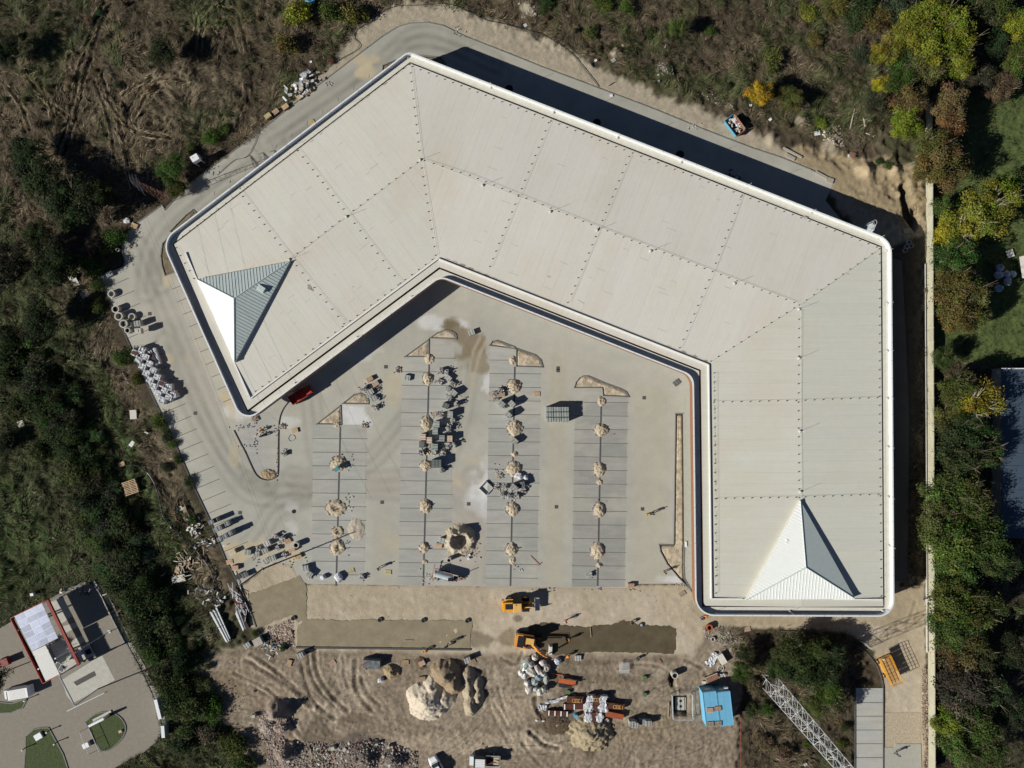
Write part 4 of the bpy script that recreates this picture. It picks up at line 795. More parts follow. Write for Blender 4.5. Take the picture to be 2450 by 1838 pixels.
DESC = {'yg': 'yellow-green autumn', 'y': 'bright yellow autumn', 'g': 'green leafy', 'dg': 'dark green', 'ol': 'olive green', 'br': 'brownish autumn', 'gg': 'grey-green', 'bg': 'bright green', 'bb': 'very dark green', 'ta': 'bare twiggy tan', 'th': 'murky green'}
def tree(u, v, rpx, kind, h=None, sparse=False, where='', pale=False):
    rm = rpx / PPM; h = h or rm * 1.5 + 1.5; x_, y_ = P(u, v, h * .62); g = gz(x_, y_) if abs(x_) < 100 and abs(y_) < 75 else 0
    t = thing('tree', None, 'tree', (x_, y_, g), random.uniform(0, 6.28), 'trees around the building site'); k = rm * 1.12; c = tuple(q * random.uniform(.85, 1.15) for q in COLR[kind])
    link('crown', random.choice(SPAR if sparse else TREE), t, (0, 0, h * .38), random.uniform(0, 6), (k * random.uniform(.9, 1.1), k * random.uniform(.9, 1.1), h * .52), c)
    link('trunk', random.choice(TRP if pale else TR), t, (0, 0, 0), 0, (k, k, h)); auto(t, f'{DESC[kind]} tree{where}', u, v); return t
def bush(u, v, rpx, kind, h=None, grp='bushes in the rough ground', name='bush'):
    rm = rpx / PPM; h = h or max(1.0, rm * .95); x_, y_ = P(u, v, h * .5); g = gz(x_, y_) if abs(x_) < 100 and abs(y_) < 75 else 0
    t = thing(name, None, 'bush', (x_, y_, g), random.uniform(0, 6.28), grp); k = rm * 1.15; c = tuple(q * random.uniform(.8, 1.2) for q in COLR[kind])
    link('foliage', random.choice(BUSH), t, (0, 0, h * .05), random.uniform(0, 6), (k, k * random.uniform(.8, 1.1), h * 1.05), c); link('stem', BT, t, (0, 0, 0), 0, (k, k, h)); auto(t, ('small ' if rpx < 20 else 'broad ' if rpx > 31 else '') + f'{DESC[kind]} bush', u, v)
W_ = ' beyond the wall'
for q in [(2207, 38, 56, 'yg', 11), (2275, 52, 58, 'yg', 11), (2161, 85, 46, 'yg', 9), (2234, 100, 56, 'yg', 11), (2300, 105, 52, 'yg', 10), (2234, 155, 46, 'ol', 9), (2290, 158, 40, 'yg', 9), (2112, 128, 36, 'yg', 8), (2150, 146, 36, 'g', 7), (2160, 195, 42, 'g', 7), (2104, 205, 24, 'y', 5),
          (2174, 246, 48, 'ol', 9), (2160, 295, 42, 'yg', 8), (2055, 25, 48, 'dg', 7), (2106, 35, 36, 'ol', 7), (2152, 14, 40, 'gg', 7), (2000, 14, 38, 'ol', 6), (2095, 250, 30, 'gg', 5), (2060, 128, 28, 'gg', 4), (2380, 12, 46, 'g', 8), (2432, 60, 40, 'yg', 8), (2440, 150, 40, 'g', 7), (2340, 30, 40, 'dg', 8), (2380, 100, 36, 'bb', 6),
          (2345, 190, 40, 'gg', 5), (2400, 215, 40, 'ta', 5)]:
    tree(*q)
tree(1816, 224, 36, 'y', 6.5); tree(1889, 238, 33, 'ol', 4.5); tree(1622, 64, 23, 'bg', 5.5)
for q in [(2269, 246, 46, 'br', 9), (2270, 290, 40, 'br', 8), (2232, 352, 46, 'ol', 9), (2258, 396, 56, 'ol', 10), (2215, 405, 36, 'ol', 7), (2352, 512, 66, 'yg', 11), (2305, 545, 52, 'yg', 9), (2392, 478, 50, 'yg', 10), (2262, 560, 32, 'y', 6), (2262, 500, 38, 'g', 6), (2420, 440, 36, 'g', 8),
          (2284, 618, 56, 'g', 9), (2280, 672, 52, 'ol', 10), (2322, 700, 56, 'ol', 10), (2284, 745, 54, 'ol', 10), (2330, 760, 40, 'ol', 8), (2262, 860, 32, 'g', 6), (2289, 927, 48, 'bg', 9), (2338, 965, 58, 'yg', 10), (2275, 998, 38, 'ol', 7), (2311, 1038, 60, 'dg', 10), (2305, 1095, 70, 'dg', 11), (2362, 1078, 50, 'dg', 9),
          (2262, 1190, 56, 'bg', 10), (2318, 1180, 56, 'g', 10), (2250, 1250, 56, 'bg', 10), (2338, 1252, 58, 'g', 10), (2275, 1307, 60, 'bg', 11), (2360, 1318, 54, 'g', 10), (2284, 1380, 56, 'bg', 10), (2290, 1436, 66, 'bg', 11), (2345, 1469, 54, 'g', 9), (2280, 1500, 52, 'bg', 9), (2300, 1556, 56, 'ol', 8), (2352, 1570, 46, 'dg', 8),
          (2311, 1632, 64, 'gg', 9), (2365, 1660, 50, 'dg', 8), (2270, 1735, 42, 'yg', 8), (2340, 1741, 54, 'g', 9), (2290, 1790, 52, 'bg', 9), (2368, 1800, 50, 'g', 9), (2400, 1360, 40, 'bb', 7), (2430, 1560, 46, 'bb', 7), (2430, 1700, 46, 'bb', 7)]:
    tree(*q, where=W_, pale=q[3] == 'yg')
tree(2311, 1700, 52, 'ta', 8, True, W_); tree(2005, 1700, 32, 'ta', 4.5, True)
for q in [(1891, 1560, 46, 'dg', 6), (1950, 1552, 42, 'g', 6), (1990, 1575, 38, 'dg', 5.5), (1918, 1610, 46, 'dg', 6), (1990, 1655, 36, 'g', 5), (1860, 1600, 30, 'dg', 5), (1965, 1610, 36, 'dg', 5.5), (1775, 1608, 28, 'g', 5), (1782, 1566, 22, 'dg', 4), (1950, 1690, 30, 'bg', 4)]: tree(*q)
for q in [(380, 120, 42, 'dg', 5.5), (163, 480, 72, 'bb', 8.5), (90, 430, 60, 'bb', 8), (60, 370, 46, 'bb', 6), (20, 640, 60, 'bb', 8), (90, 560, 40, 'dg', 6), (230, 470, 40, 'bb', 7), (410, 405, 38, 'g', 4), (425, 448, 28, 'g', 3), (5, 120, 40, 'bb', 6), (120, 640, 56, 'bb', 7.5), (85, 760, 48, 'bb', 7), (-14, 1625, 34, 'bb', 8)]: tree(*q)
for q in [(714, 33, 34, 'yg', 3.5), (790, 24, 30, 'g', 3.5), (848, 24, 30, 'ol', 3.5), (684, 102, 30, 'ol', 3.5), (1504, 18, 20, 'g'), (1439, 11, 24, 'g'), (1555, 75, 17, 'g'), (1699, 72, 15, 'g'), (1411, 78, 22, 'ol'), (1308, 10, 26, 'dg'), (1946, 97, 20, 'ol'), (1854, 148, 28, 'ol'), (1962, 295, 16, 'yg'), (1930, 28, 24, 'yg'),
          (505, 330, 22, 'g'), (535, 315, 18, 'g'), (455, 355, 16, 'g'), (271, 570, 28, 'g'), (246, 600, 24, 'dg'), (215, 640, 28, 'g'), (232, 680, 20, 'dg'), (228, 730, 20, 'g'), (290, 860, 26, 'g'), (325, 850, 22, 'dg'), (322, 905, 18, 'g'), (385, 1010, 22, 'g'), (400, 1045, 16, 'dg'), (412, 1062, 14, 'g'), (395, 1120, 14, 'dg'),
          (455, 1155, 16, 'dg'), (460, 1245, 14, 'dg'), (425, 1100, 14, 'g'), (510, 1700, 34, 'g'), (550, 1790, 36, 'g'), (430, 1790, 30, 'dg'), (500, 1760, 30, 'ta'), (580, 1830, 30, 'dg'), (2125, 395, 14, 'g'), (2105, 385, 12, 'dg'), (675, 1548, 10, 'g'), (610, 1515, 10, 'g'), (1830, 1780, 26, 'ta'), (1880, 1800, 26, 'ta'), (1800, 1700, 20, 'dg'),
          (1800, 1640, 24, 'ta'), (1840, 1700, 24, 'g'), (1935, 1780, 18, 'g'), (2020, 1780, 14, 'g'), (2020, 1740, 12, 'dg')]: bush(*q)
# the thicket on the left: two rows of high bushes with a shaded ditch between
rr = random.Random(5)
belt_pts = spline([(60, 800), (110, 900), (165, 1000), (215, 1100), (265, 1200), (310, 1300), (355, 1400), (400, 1500), (440, 1600), (470, 1700)], 4)
for i, (u, v) in enumerate(belt_pts):
    for off, r_, hh in ((-80, 30, 2.2), (-50, 30, 3.0), (-8, 30, 3.2), (24, 22, 1.6), (52, 14, 1.0)):
        if rr.random() < .1: continue
        U_, V_ = u + off + rr.uniform(-12, 12), v + rr.uniform(-12, 12)
        if sdf(np.array([float(U_)]), np.array([float(V_)]), STATION)[0] > -34 or (off > 0 and 1300 < v < 1420 and U_ > 360): continue
        bush(U_, V_, r_ * rr.uniform(.65, 1.2), rr.choice(['dg', 'th', 'bb', 'th', 'gg', 'th']), hh * rr.uniform(.6, 1.15), 'bushes of the left thicket', 'thicket_bush')
for (u, v) in [(20, 900), (30, 980), (90, 1080), (0, 1060), (350, 1530), (390, 1620), (430, 1700), (270, 1400), (320, 1450), (360, 1560), (440, 1750), (300, 1370)]: bush(u, v, 30, rr.choice(['dg', 'th', 'gg']), 3.2, 'bushes of the left thicket', 'thicket_bush')
# small bushes scattered in the scrub north of the road
k = 0
while k < 36:
    u, v = rr.uniform(0, 2110), rr.uniform(0, 420)
    if inside(np.array([u]), np.array([v]), ROAD)[0] or inside(np.array([u]), np.array([v]), verge)[0] or v > 330 and u > 350: continue
    if (u > 560 and v > 90 + abs(u - 1000) * .34 - (60 if u > 1500 else 0)) and u < 1900: continue
    bush(u, v, rr.uniform(6, 13), rr.choice(['th', 'dg', 'ta', 'ta', 'ta', 'ta']), None, 'low scrub bushes north of the road', 'scrub_bush'); k += 1
# grasses as single blades lying along a wandering wind field
def blades(name, n, region, length, wd, cols, tilt, seed, clump=0.0, label=''):
    r = np.random.default_rng(seed); u = r.uniform(-60, 2510, n * 3); v = r.uniform(-60, 1900, n * 3); k = region(u, v) > r.random(n * 3); u = u[k][:n]; v = v[k][:n]; n = len(u)
    x_ = (u - CX) / PPM; y_ = -(v - CY) / PPM; i, j = gsample(x_, y_); z = GZ[i, j]
    th = fbm(u, v, 120, 2, 91) * 14 + fbm(u, v, 30, 2, 95) * 5 + r.normal(scale=.28, size=n); rutk = np.zeros(n)
    for pts, wd_, dep_, dk_ in RUTS:
        q_ = np.array(pts); mm = (u > q_[:, 0].min() - 12) & (u < q_[:, 0].max() + 12) & (v > q_[:, 1].min() - 12) & (v < q_[:, 1].max() + 12)
        if not mm.any() or q_[:, 1].min() > 1500: continue
        for a_, b_ in zip(pts[:-1], pts[1:]):
            D = segdist(u[mm], v[mm], [a_, b_]); w9 = D < 9; id_ = np.where(mm)[0][w9]; th[id_] = math.atan2(-(b_[1] - a_[1]), b_[0] - a_[0]) + r.normal(scale=.22, size=len(id_)); rutk[id_] = np.where(D[w9] < 3.4, -.72, .75)
    sc_ = 1; L_ = length * r.uniform(.5, 1.5, n); rise = tilt * r.uniform(.2, 1.3, n) * L_
    dx, dy = np.cos(th), np.sin(th); w_ = wd * r.uniform(.6, 1.4, n); p = np.stack([x_, y_, z - .02], 1)
    a = p + np.stack([-dy * w_, dx * w_, rise * .1], 1); b = p + np.stack([dy * w_, -dx * w_, rise * .1], 1); c = p + np.stack([dx * L_, dy * L_, rise + .02], 1)
    V = np.stack([a, b, c], 1).reshape(-1, 3); me = mesh_np(name, V, np.arange(3 * n).reshape(n, 3)); ci = r.integers(0, len(cols), n); cc = np.array(cols)[ci] * r.uniform(.6, 1.4, (n, 1)) * (.35 + 1.3 * fbm(u, v, 34, 3, 99) ** 1.2)[:, None] * (1 + rutk)[:, None]
    vcol(me, np.repeat(cc, 3, 0)); me.materials.append(MATS['grassblade']); o = link(name, me, kind='stuff'); tag(o, label, 'grass'); return o
NG = [(-100, -100), (2600, -100), (2600, 2000), (1780, 2000), (1790, 1640), (1700, 1500), (2150, 1500), (2150, 1400), (2216, 560), (2216, 300), (1950, 340), (1700, 265), (1200, 60), (1000, 10), (900, 40), (560, 400), (380, 470), (235, 640), (300, 850), (420, 1100), (520, 1330), (540, 1500), (480, 1640), (590, 1800), (640, 2000), (-100, 2000)]
def reg(u, v): return sm(sdf(u, v, NG), -4, 30) * (1 - inside(u, v, STATION)) * (1 - inside(u, v, ROAD)) * (1 - sm(u, 2030, 2040) * sm(u, 2232, 2226) * sm(v, 1400, 1410))
def greenness(u, v): return np.maximum.reduce([sm(sdf(u, v, gl), -20, 20) * .97, sm(sdf(u, v, gl2), -14, 8) * .9, sm(sdf(u, v, belt), -20, 40) * .8, sm(sdf(u, v, lawn), -2, 6) * .9, sm(fbm(u, v, 90, 5, 1), .52, .66) * .8])
blades('dry_grass', 300000, lambda u, v: reg(u, v) * (1 - greenness(u, v) * .8) * (1 - .93 * sm(sdf(u, v, lawn), -4, 4)), .85, .038, [(0.24, 0.175, 0.115), (0.16, 0.12, 0.08), (0.30, 0.24, 0.165), (0.11, 0.085, 0.055), (0.085, 0.08, 0.04)], .34, 1, label='matted dry brown grass over the rough ground round the site')
blades('green_grass', 240000, lambda u, v: reg(u, v) * greenness(u, v) * (1 - .80 * sm(sdf(u, v, lawn), -4, 4)), .66, .042, [(0.050, 0.085, 0.022), (0.070, 0.105, 0.028), (0.036, 0.062, 0.018), (0.10, 0.11, 0.04)], .9, 2, label='green weeds and grass in the low left ground and on the lawn')
# undergrowth clumps
def clumps(name, n, region, rad, h, cols, seed, label):
    r = np.random.default_rng(seed); u = r.uniform(-40, 2490, n * 6); v = r.uniform(-40, 1880, n * 6); k = region(u, v) > r.random(n * 6); u = u[k][:n]; v = v[k][:n]; n = len(u); m = 46
    x_ = (u - CX) / PPM; y_ = -(v - CY) / PPM; i, j = gsample(x_, y_); z = GZ[i, j]; R_ = rad * r.uniform(.5, 1.5, n); d_ = r.normal(size=(n, m, 3)); d_ /= np.linalg.norm(d_, axis=2)[..., None]; d_[..., 2] = np.abs(d_[..., 2])
    p = np.stack([x_, y_, z], 1)[:, None] + d_ * (R_[:, None] * r.uniform(.4, 1.1, (n, m)))[..., None] * np.array([1, 1, h]); a = r.normal(size=(n, m, 3)); a /= np.linalg.norm(a, axis=2)[..., None]; b = np.cross(a, d_ + .01); s = .12 * r.uniform(.5, 1.5, (n, m, 1))
    V = np.stack([p + a * s, p + b * s * .7, p - a * s], 2).reshape(-1, 3); me = mesh_np(name, V, np.arange(3 * n * m).reshape(-1, 3)); cc = np.array(cols)[r.integers(0, len(cols), n)][:, None, :] * r.uniform(.5, 1.5, (n, m, 1)); vcol(me, np.repeat(cc.reshape(-1, 3), 3, 0)); me.materials.append(MATS['grassblade']); tag(link(name, me, kind='stuff'), label, 'undergrowth')
clumps('undergrowth', 5200, lambda u, v: reg(u, v) * (1 - .9 * sm(sdf(u, v, lawn), -4, 4)) * (1 - .85 * sm(sdf(u, v, gl), -20, 20)) * (.25 + .75 * sm(fbm(u, v, 60, 3, 105), .5, .62)), .55, .7, [(0.04, 0.06, 0.02), (0.055, 0.075, 0.026), (0.09, 0.07, 0.035), (0.08, 0.05, 0.025), (0.12, 0.095, 0.06), (0.035, 0.04, 0.02)], 3, 'low weeds and bramble clumps scattered through the rough ground')
# fallen tree and brush pile by the north-east verge
t = thing('brush_pile', 'dark tangled heap of cut branches beside the pale soil at the north-east', 'brush pile', P3(2045, 330, 0))
mb = MB(); r2 = random.Random(3)
for i in range(150):
    a = r2.uniform(0, 6.28); q = Vector((r2.gauss(0, 1.6), r2.gauss(0, 1.2), r2.uniform(0, .9))); l = r2.uniform(.6, 2.0); mb.cyl(q, q + Vector((math.cos(a) * l, math.sin(a) * l, r2.uniform(-.2, .5))), .025, .012, 3, False)
link('branches', mb.mesh('br', 'bark'), t, kind='stuff')
for i, (u0, v0, u1, v1, w_) in enumerate([(2032, 310, 2042, 262, .13), (2068, 305, 2063, 285, .16), (2068, 305, 2078, 288, .12), (2070, 320, 2088, 330, .10), (2172, 395, 2190, 387, .07), (2340, 200, 2370, 188, .08)]):
    mb = MB(); a = P(u0, v0); b = P(u1, v1); dx, dy = b[0] - a[0], b[1] - a[1]; mb.cyl((0, 0, .3), (dx * .5, dy * .5 + .05, .38), w_, w_ * .8, 6); mb.cyl((dx * .5, dy * .5 + .05, .38), (dx, dy, .5), w_ * .8, w_ * .5, 6); mb.cyl((dx * .7, dy * .7, .42), (dx * .9 + .4, dy * .8, .7), w_ * .4, w_ * .2, 4)
    tag(link('fallen_branch', mb.mesh('fb', 'bark_pale'), loc=(a[0], a[1], 0)), ['long pale fallen branch above the brush pile', 'thick pale stump branch right of the brush pile', 'forked pale branch leaning right of the brush pile', 'short pale branch at the right foot of the brush pile', 'thin white branch left of the concrete wall', 'pale dead branch lying beyond the wall in the upper right'][i], 'branch', 'pale dead branches')
# ------------------------------------------------------------------ walls and masts
t = thing('concrete_wall', 'long pale boundary wall of precast concrete panels between the hall and the trees', 'wall', (0, 0, 0))
v = 258; k = 0; PANS = []
while v < 1838:
    u = 2215 + (v - 260) * 7 / 1578; u2 = 2215 + (v + 33 - 260) * 7 / 1578; a = Vector(P(u, v)); b = Vector(P(u2, v + 33)); m_ = (a + b) / 2; mb = MB(); mb.box((0, 0, 1.05), (.12, (b - a).length - .10, 2.1 + random.uniform(-.03, .03))); c = .92 + .16 * random.random()
    link('wall_panel', mb.mesh('wp', 'panel_wall'), t, (m_.x, m_.y, 0), color=(c, c, c)); mb = MB(); mb.box((0, 0, 1.08), (.2, .14, 2.16)); link('wall_post', mb.mesh('po', 'concrete'), t, (a.x, a.y, 0)); v += 33
mb = MB(); a = Vector(P(2211, 632)); b = Vector(P(2216, 1560)); mb.box(((a.x + b.x) / 2, (a.y + b.y) / 2, .2), (.10, (a - b).length, .5), math.atan2(b.x - a.x, abs(b.y - a.y)))
tag(link('retaining_kerb', mb.mesh('rk', 'concrete')), 'thin white low retaining kerb running just inside the concrete wall', 'retaining kerb')
def lattice(name, base, h, wb, wt, label, cat, seg=2.0, arms=(), th=.055, rz=0.0, m='galv'):
    t = thing(name, label, cat, (*P(*base), 0), rz); n = int(h / seg); W = lambda z: (wb + (wt - wb) * z / h) / 2; cs = ((-1, -1), (1, -1), (1, 1), (-1, 1))
    for i, c in enumerate(cs): mb = MB(); mb.cyl((c[0] * wb / 2, c[1] * wb / 2, 0), (c[0] * wt / 2, c[1] * wt / 2, h), th * 1.5, n=4); link('mast_leg', mb.mesh('ml', m), t)
    for k in range(n):
        mb = MB(); z0, z1 = k * h / n, (k + 1) * h / n
        for i in range(4):
            a, b = cs[i], cs[(i + 1) % 4]; w0, w1 = W(z0), W(z1); p_, q_ = (a, b) if k % 2 else (b, a); mb.cyl((p_[0] * w0, p_[1] * w0, z0), (q_[0] * w1, q_[1] * w1, z1), th, n=3, cap=False); mb.cyl((a[0] * w1, a[1] * w1, z1), (b[0] * w1, b[1] * w1, z1), th, n=3, cap=False)
        link('lattice_bracing', mb.mesh('lb', m), t)
    for (z, l) in arms:
        for s in (-1, 1): mb = MB(); mb.cyl((0, 0, z + .35), (0, s * l, z), .05, n=4); mb.cyl((.25, 0, z), (0, s * l, z), .04, n=4); mb.cyl((-.25, 0, z), (0, s * l, z), .04, n=4); mb.cyl((0, s * l, z), (0, s * l, z - .5), .06, n=5); link('cross_arm', mb.mesh('ca', 'dark_metal'), t)
    return t
lattice('lattice_mast', (1838, 1628), 40, 2.4, 1.25, 'tall pale steel lattice mast running out of the lower right edge', 'mast', 2.2, th=.034)
lattice('power_pylon', (402, 478), 13, 1.3, .4, 'dark steel power pylon with cross arms beside the north-west bend of the road', 'pylon', 1.1, [(10.2, 1.9), (11.6, 1.5), (12.8, 1.1)], .022, R(25), 'rust')
for i, (dy_w, z) in enumerate(((-1.8, 10), (1.8, 10), (0, 12.9))):
    a = P(402, 478); mb = MB(); x0, y0 = a[0] + dy_w * .9, a[1] + dy_w * .4
    for (ex, ey) in ((24, -62), (-20, 52)):
        pts = [(x0 + ex * s, y0 + ey * s, z - 3.0 * 4 * s * (1 - s) * .4) for s in np.linspace(0, 1, 9)]; mb.tube(pts, .010, 3)
    tag(link('power_line', mb.mesh('pl', 'dark_metal')), ['thin power line hanging west of its neighbours over the road bend', 'thin power line hanging east of its neighbours over the road bend', 'thin topmost power line from the pylon peak over the road bend'][i], 'power line', 'wires on the power pylon')
# ------------------------------------------------------------------ pallets and stacks of paving stones
bd = MB(); bd.box((0, 0, 0), (1.2, .13, .025)); BDM = bd.mesh('board', 'wood'); rn = MB(); rn.box((0, 0, 0), (.1, .8, .1)); RNM = rn.mesh('runner', 'wood')
def pallet(u, v, rot, n=1, label=None, col=(1, 1, 1), z=0.0, w=.82, grp='wooden pallets on the site', side=1):
    g_ = sum(col) / 3; col = tuple(.45 * g_ + .55 * q for q in col)
    h = .15 * n; t = thing('wooden_pallet' if n == 1 else 'pallet_stack', None, 'pallet' if n == 1 else 'pallet stack', P3(u, v, z + h), R(rot), grp); t.location.z = z
    for j in range(n):
        for k in range(5): link('board', BDM, t, (random.uniform(-.02, .02), (k - 2) * w / 4.7, .13 + .15 * j), random.uniform(-.02, .02), None, tuple(q * random.uniform(.8, 1.15) for q in col))
        for k in range(3): link('runner', RNM, t, ((k - 1) * .54, 0, .06 + .15 * j), 0, (1, w / .8, 1), tuple(q * .7 for q in col))
    (t.__setitem__('label', label) if label else auto(t, ('single slatted wooden pallet' if n == 1 else 'stack of slatted wooden pallets'), u, v)); return t
GREY = (1, 1, 1); DK = (.42, .44, .46); PK = (1.35, 1.05, .95); PU = (1.15, .95, 1.1)
base = MB(); [base.box((0, (k - 2) * .2, .12), (1.15, .11, .03)) for k in range(5)]; [base.box((k * .5, 0, .05), (.1, .9, .1)) for k in (-1, 0, 1)]; BASE = base.mesh('pallet_base', 'wood')
rowm = MB(); rowm.box((0, 0, .5), (1.0, .185, 1.0)); ROWM = rowm.mesh('block_row', 'stone')
slabm = MB(); slabm.box((0, 0, .5), (1.0, 1.0, 1.0)); SLABM = slabm.mesh('slab', 'stone')
def stack(u, v, rot, h=1.3, c=GREY, rows=5, label=None, w=1.15, d_=.98, grp='full pallets of paving stones'):
    t = thing('paver_stack', None, 'paver stack', P3(u, v, h), R(rot), grp); t.location.z = 0.03
    link('pallet_base', BASE, t)
    for k in range(rows): s_ = c if not callable(c) else c(); f = random.uniform(.9, 1.1); link('stone_row', ROWM, t, (random.uniform(-.01, .01), (k - (rows - 1) / 2) * d_ / rows, .15), 0, (w, d_ / rows / .195, (h - .15) * random.uniform(.985, 1.0)), tuple(q * f for q in s_))
    st = MB(); st.box((-.28, 0, h / 2 + .08), (.03, d_ + .03, h - .1)); st.box((.28, 0, h / 2 + .08), (.03, d_ + .03, h - .1)); link('strap', st.mesh('strap', 'dark_metal'), t) if rows != 5 or True else None
    (t.__setitem__('label', label) if label else auto(t, 'full grey paver stack' if c != DK else 'full dark paver stack', u, v)); return t
blkm = MB(); blkm.box((0, 0, 0), (.24, .15, .09)); BLK = blkm.mesh('paving_block', 'stone')
CL = [(1.2, 1.15, 1.15), (1.5, 1.4, 1.5), (.7, .65, .75), (1.1, 1.0, 1.1), (1.35, 1.1, 1.0), (.5, .5, .6)]
def partial(u, v, rot, h=.6, n=14, c=None, base_h=None, label=None, spread=1.0, grp='half-used pallets of paving stones'):
    t = thing('open_paver_pallet', None, 'paver pallet', P3(u, v, h), R(rot), grp); t.location.z = .03; link('pallet_base', BASE, t)
    if base_h is None: base_h = h * random.uniform(.35, .7)
    if base_h > .2: 
        for k in range(3): link('stone_row', ROWM, t, (random.uniform(-.1, .1), (k - 1) * .3, .14), 0, (random.uniform(.5, 1.05), 1.5, base_h * random.uniform(.6, 1.0)), tuple(random.uniform(.6, 1.05) for _ in (1,)) * 3)
    for k in range(n):
        x_, y_ = random.gauss(0, .36 * spread), random.gauss(0, .34 * spread); x_ = max(-.8, min(.8, x_)); y_ = max(-.8, min(.8, y_)); o = link('paving_block', BLK, t, (x_, y_, max(.06, (.16 + max(base_h, 0) + random.uniform(-.05, .3) * h) * (1 if abs(x_) < .55 and abs(y_) < .5 else .12))), None, None, random.choice(CL) if c is None else c)
        o.rotation_euler = (random.uniform(-.5, .5), random.uniform(-.5, .5), random.uniform(0, 3))
    (t.__setitem__('label', label) if label else auto(t, 'pallet of jumbled paving stones', u, v)); return t
def scatter(u, v, n, r, label, c=None, ry=None):
    t = thing('loose_stones', None, 'loose stones', P3(u, v, 0), 0, 'loose paving stones left on the ground')
    for k in range(n):
        o = link('paving_block', BLK, t, (random.gauss(0, r), random.gauss(0, ry or r), .09), None, None, random.choice(CL) if c is None else c); o.rotation_euler = (random.uniform(-.3, .3), random.uniform(-.3, .3), random.uniform(0, 3))
    (t.__setitem__('label', label) if label else auto(t, 'few loose paving stones on the grey paving', u, v)); return t
for (u, v, n_, rx_, ry_, l) in [(600, 1020, 16, 2.2, .25, 'row of dark loose stones across the upper traffic island'), (612, 1050, 14, .3, 1.6, 'row of loose stones down the left side of the traffic island'), (663, 1080, 20, .12, 3.0, 'row of edging stones along the right side of the traffic island'), (585, 1068, 10, .8, .2, 'short row of loose stones at the left tip of the traffic island')]: scatter(u, v, n_, rx_, l, None, ry_)
# the block of nine
for j in range(3):
    for i in range(3):
        nm = [['upper left', 'upper middle', 'upper right'], ['middle left', 'centre', 'middle right'], ['lower left', 'lower middle', 'lower right']][j][i]
        stack(1314.5 + 18.7 * i + (j * .4), 979.5 + 12.6 * j, 0, 1.75, (.92, .98, .95), 4, f'{nm} grey paver stack of the square block of nine', 1.3, .82, 'the square block of nine paver stacks')
for (u, v, r, h, c) in [(1200, 967, -42 + 180, 1.6, GREY), (1202, 970, -22, .8, GREY), (1224.5, 966.5, -45, 1.5, (1.15, 1.12, 1.12)), (1216, 993, -45, 1.5, GREY), (1231, 1055.5, -40, 1.1, (1.0, .98, .95)), (1045, 1015.5, 88, 1.3, (.95, 1, 1)), (1041, 1032, 88, 1.3, (.95, 1, 1)), (1077, 992, 88, 1.3, (1.1, 1.1, 1.08)), (1057, 1049, 88, 1.3, (.8, .86, .9)),
                     (1041, 1070, 88, 1.2, (.85, .9, .88)), (1085, 940, -42, 1.2, (1.1, 1.1, 1.05)), (1066, 971, -22, 1.1, DK), (1009, 1064, 88, .8, DK), (1033, 1067, 0, .5, (.8, .8, .75)), (1230, 1167.5, -40, 1.7, (.9, .88, .88)), (1248, 1160, 15, 1.2, DK), (2, 0, 0, 0, 0)][:-1]: stack(u, v, r, h, c if c != DK else DK)
stack(1044, 1110, 0, 1.6, (.42, .46, .47), 6, 'broad dark grey paver stack at the foot of the middle stockpile', 1.75, 1.5)
for (u, v, r) in [(1012, 1046, 90), (1027, 1053.5, 90), (1076, 1050, 90)]:
    stack(u, v, r, 1.25, (1.75, 1.35, 1.1), 5, None, 1.1, .95)
# left stock: tall steel-grey stacks in two rows
for (u, v, r, h) in [(505, 1249.5, 24, 1.9), (513.5, 1245.5, 24, 1.6), (516, 1268, 24, 1.3), (524, 1263.5, 24, 1.6), (543, 1253, 24, 1.3), (525, 1290, 24, 1.9), (538.5, 1283, 24, 2.1), (549, 1276.5, 24, 2.0)]: stack(u, v, r, h, (.72, .74, .78), 6, None, .95, .85)
for (u, v, r, h, c) in [(638, 1301, 28, .9, (1.5, 1.45, 1.5)), (634, 1318.5, 24, 1.0, GREY), (613, 1326, 0, .35, GREY), (592, 1322, -5, .8, (.95, 1, .95)), (652, 1337, 22, .9, (1.0, 1.05, 1.0)), (636, 1343, 35, .3, (1.1, 1.05, 1.0)), (586, 1376, 28, .8, DK), (572, 1379, 28, .5, (.2, .2, .22)), (730, 1360, 10, .8, (1.1, 1.1, 1.15)), (740, 1374, -35, .8, (.95, 1, .95)),
                     (886, 938, 30, .8, (1.1, 1.1, 1.1)), (893, 953, 25, .6, GREY), (883, 943, 30, .5, (1.1, 1.08, 1.05)), (974, 904, -10, .5, (1.05, 1.08, 1.05)), (1072, 905, -40, .7, (1.2, 1.2, 1.2)), (1128, 796, 20, .7, (1.2, 1.18, 1.2)), (1059, 1294.5, -12, .9, (1.1, 1.15, 1.15)), (1513, 1733, 0, 1.5, (1.0, .98, .98)), (1519, 1736, 0, 1.5, (1.1, 1.08, 1.08)), (1537, 1728, 0, .9, (.8, .8, .8)), (1552, 1732, 0, 1.2, (.95, .93, .93)),
                     (718, 1569, 24, 1.3, (1.1, 1.1, 1.1)), (1118, 1581, 20, 1.2, (1.1, 1.05, 1.05)), (591, 1545, 35, .8, (1.1, 1.1, 1.15)), (1383, 1575, 0, .4, (1.2, 1.2, 1.2)), (328, 774, 10, 1.4, GREY), (1618, 916, 40, .25, DK), (261, 656, 25, .5, (1.1, 1.1, 1.2)), (305, 777, 2, .8, GREY)]: stack(u, v, r, h, c, 5)
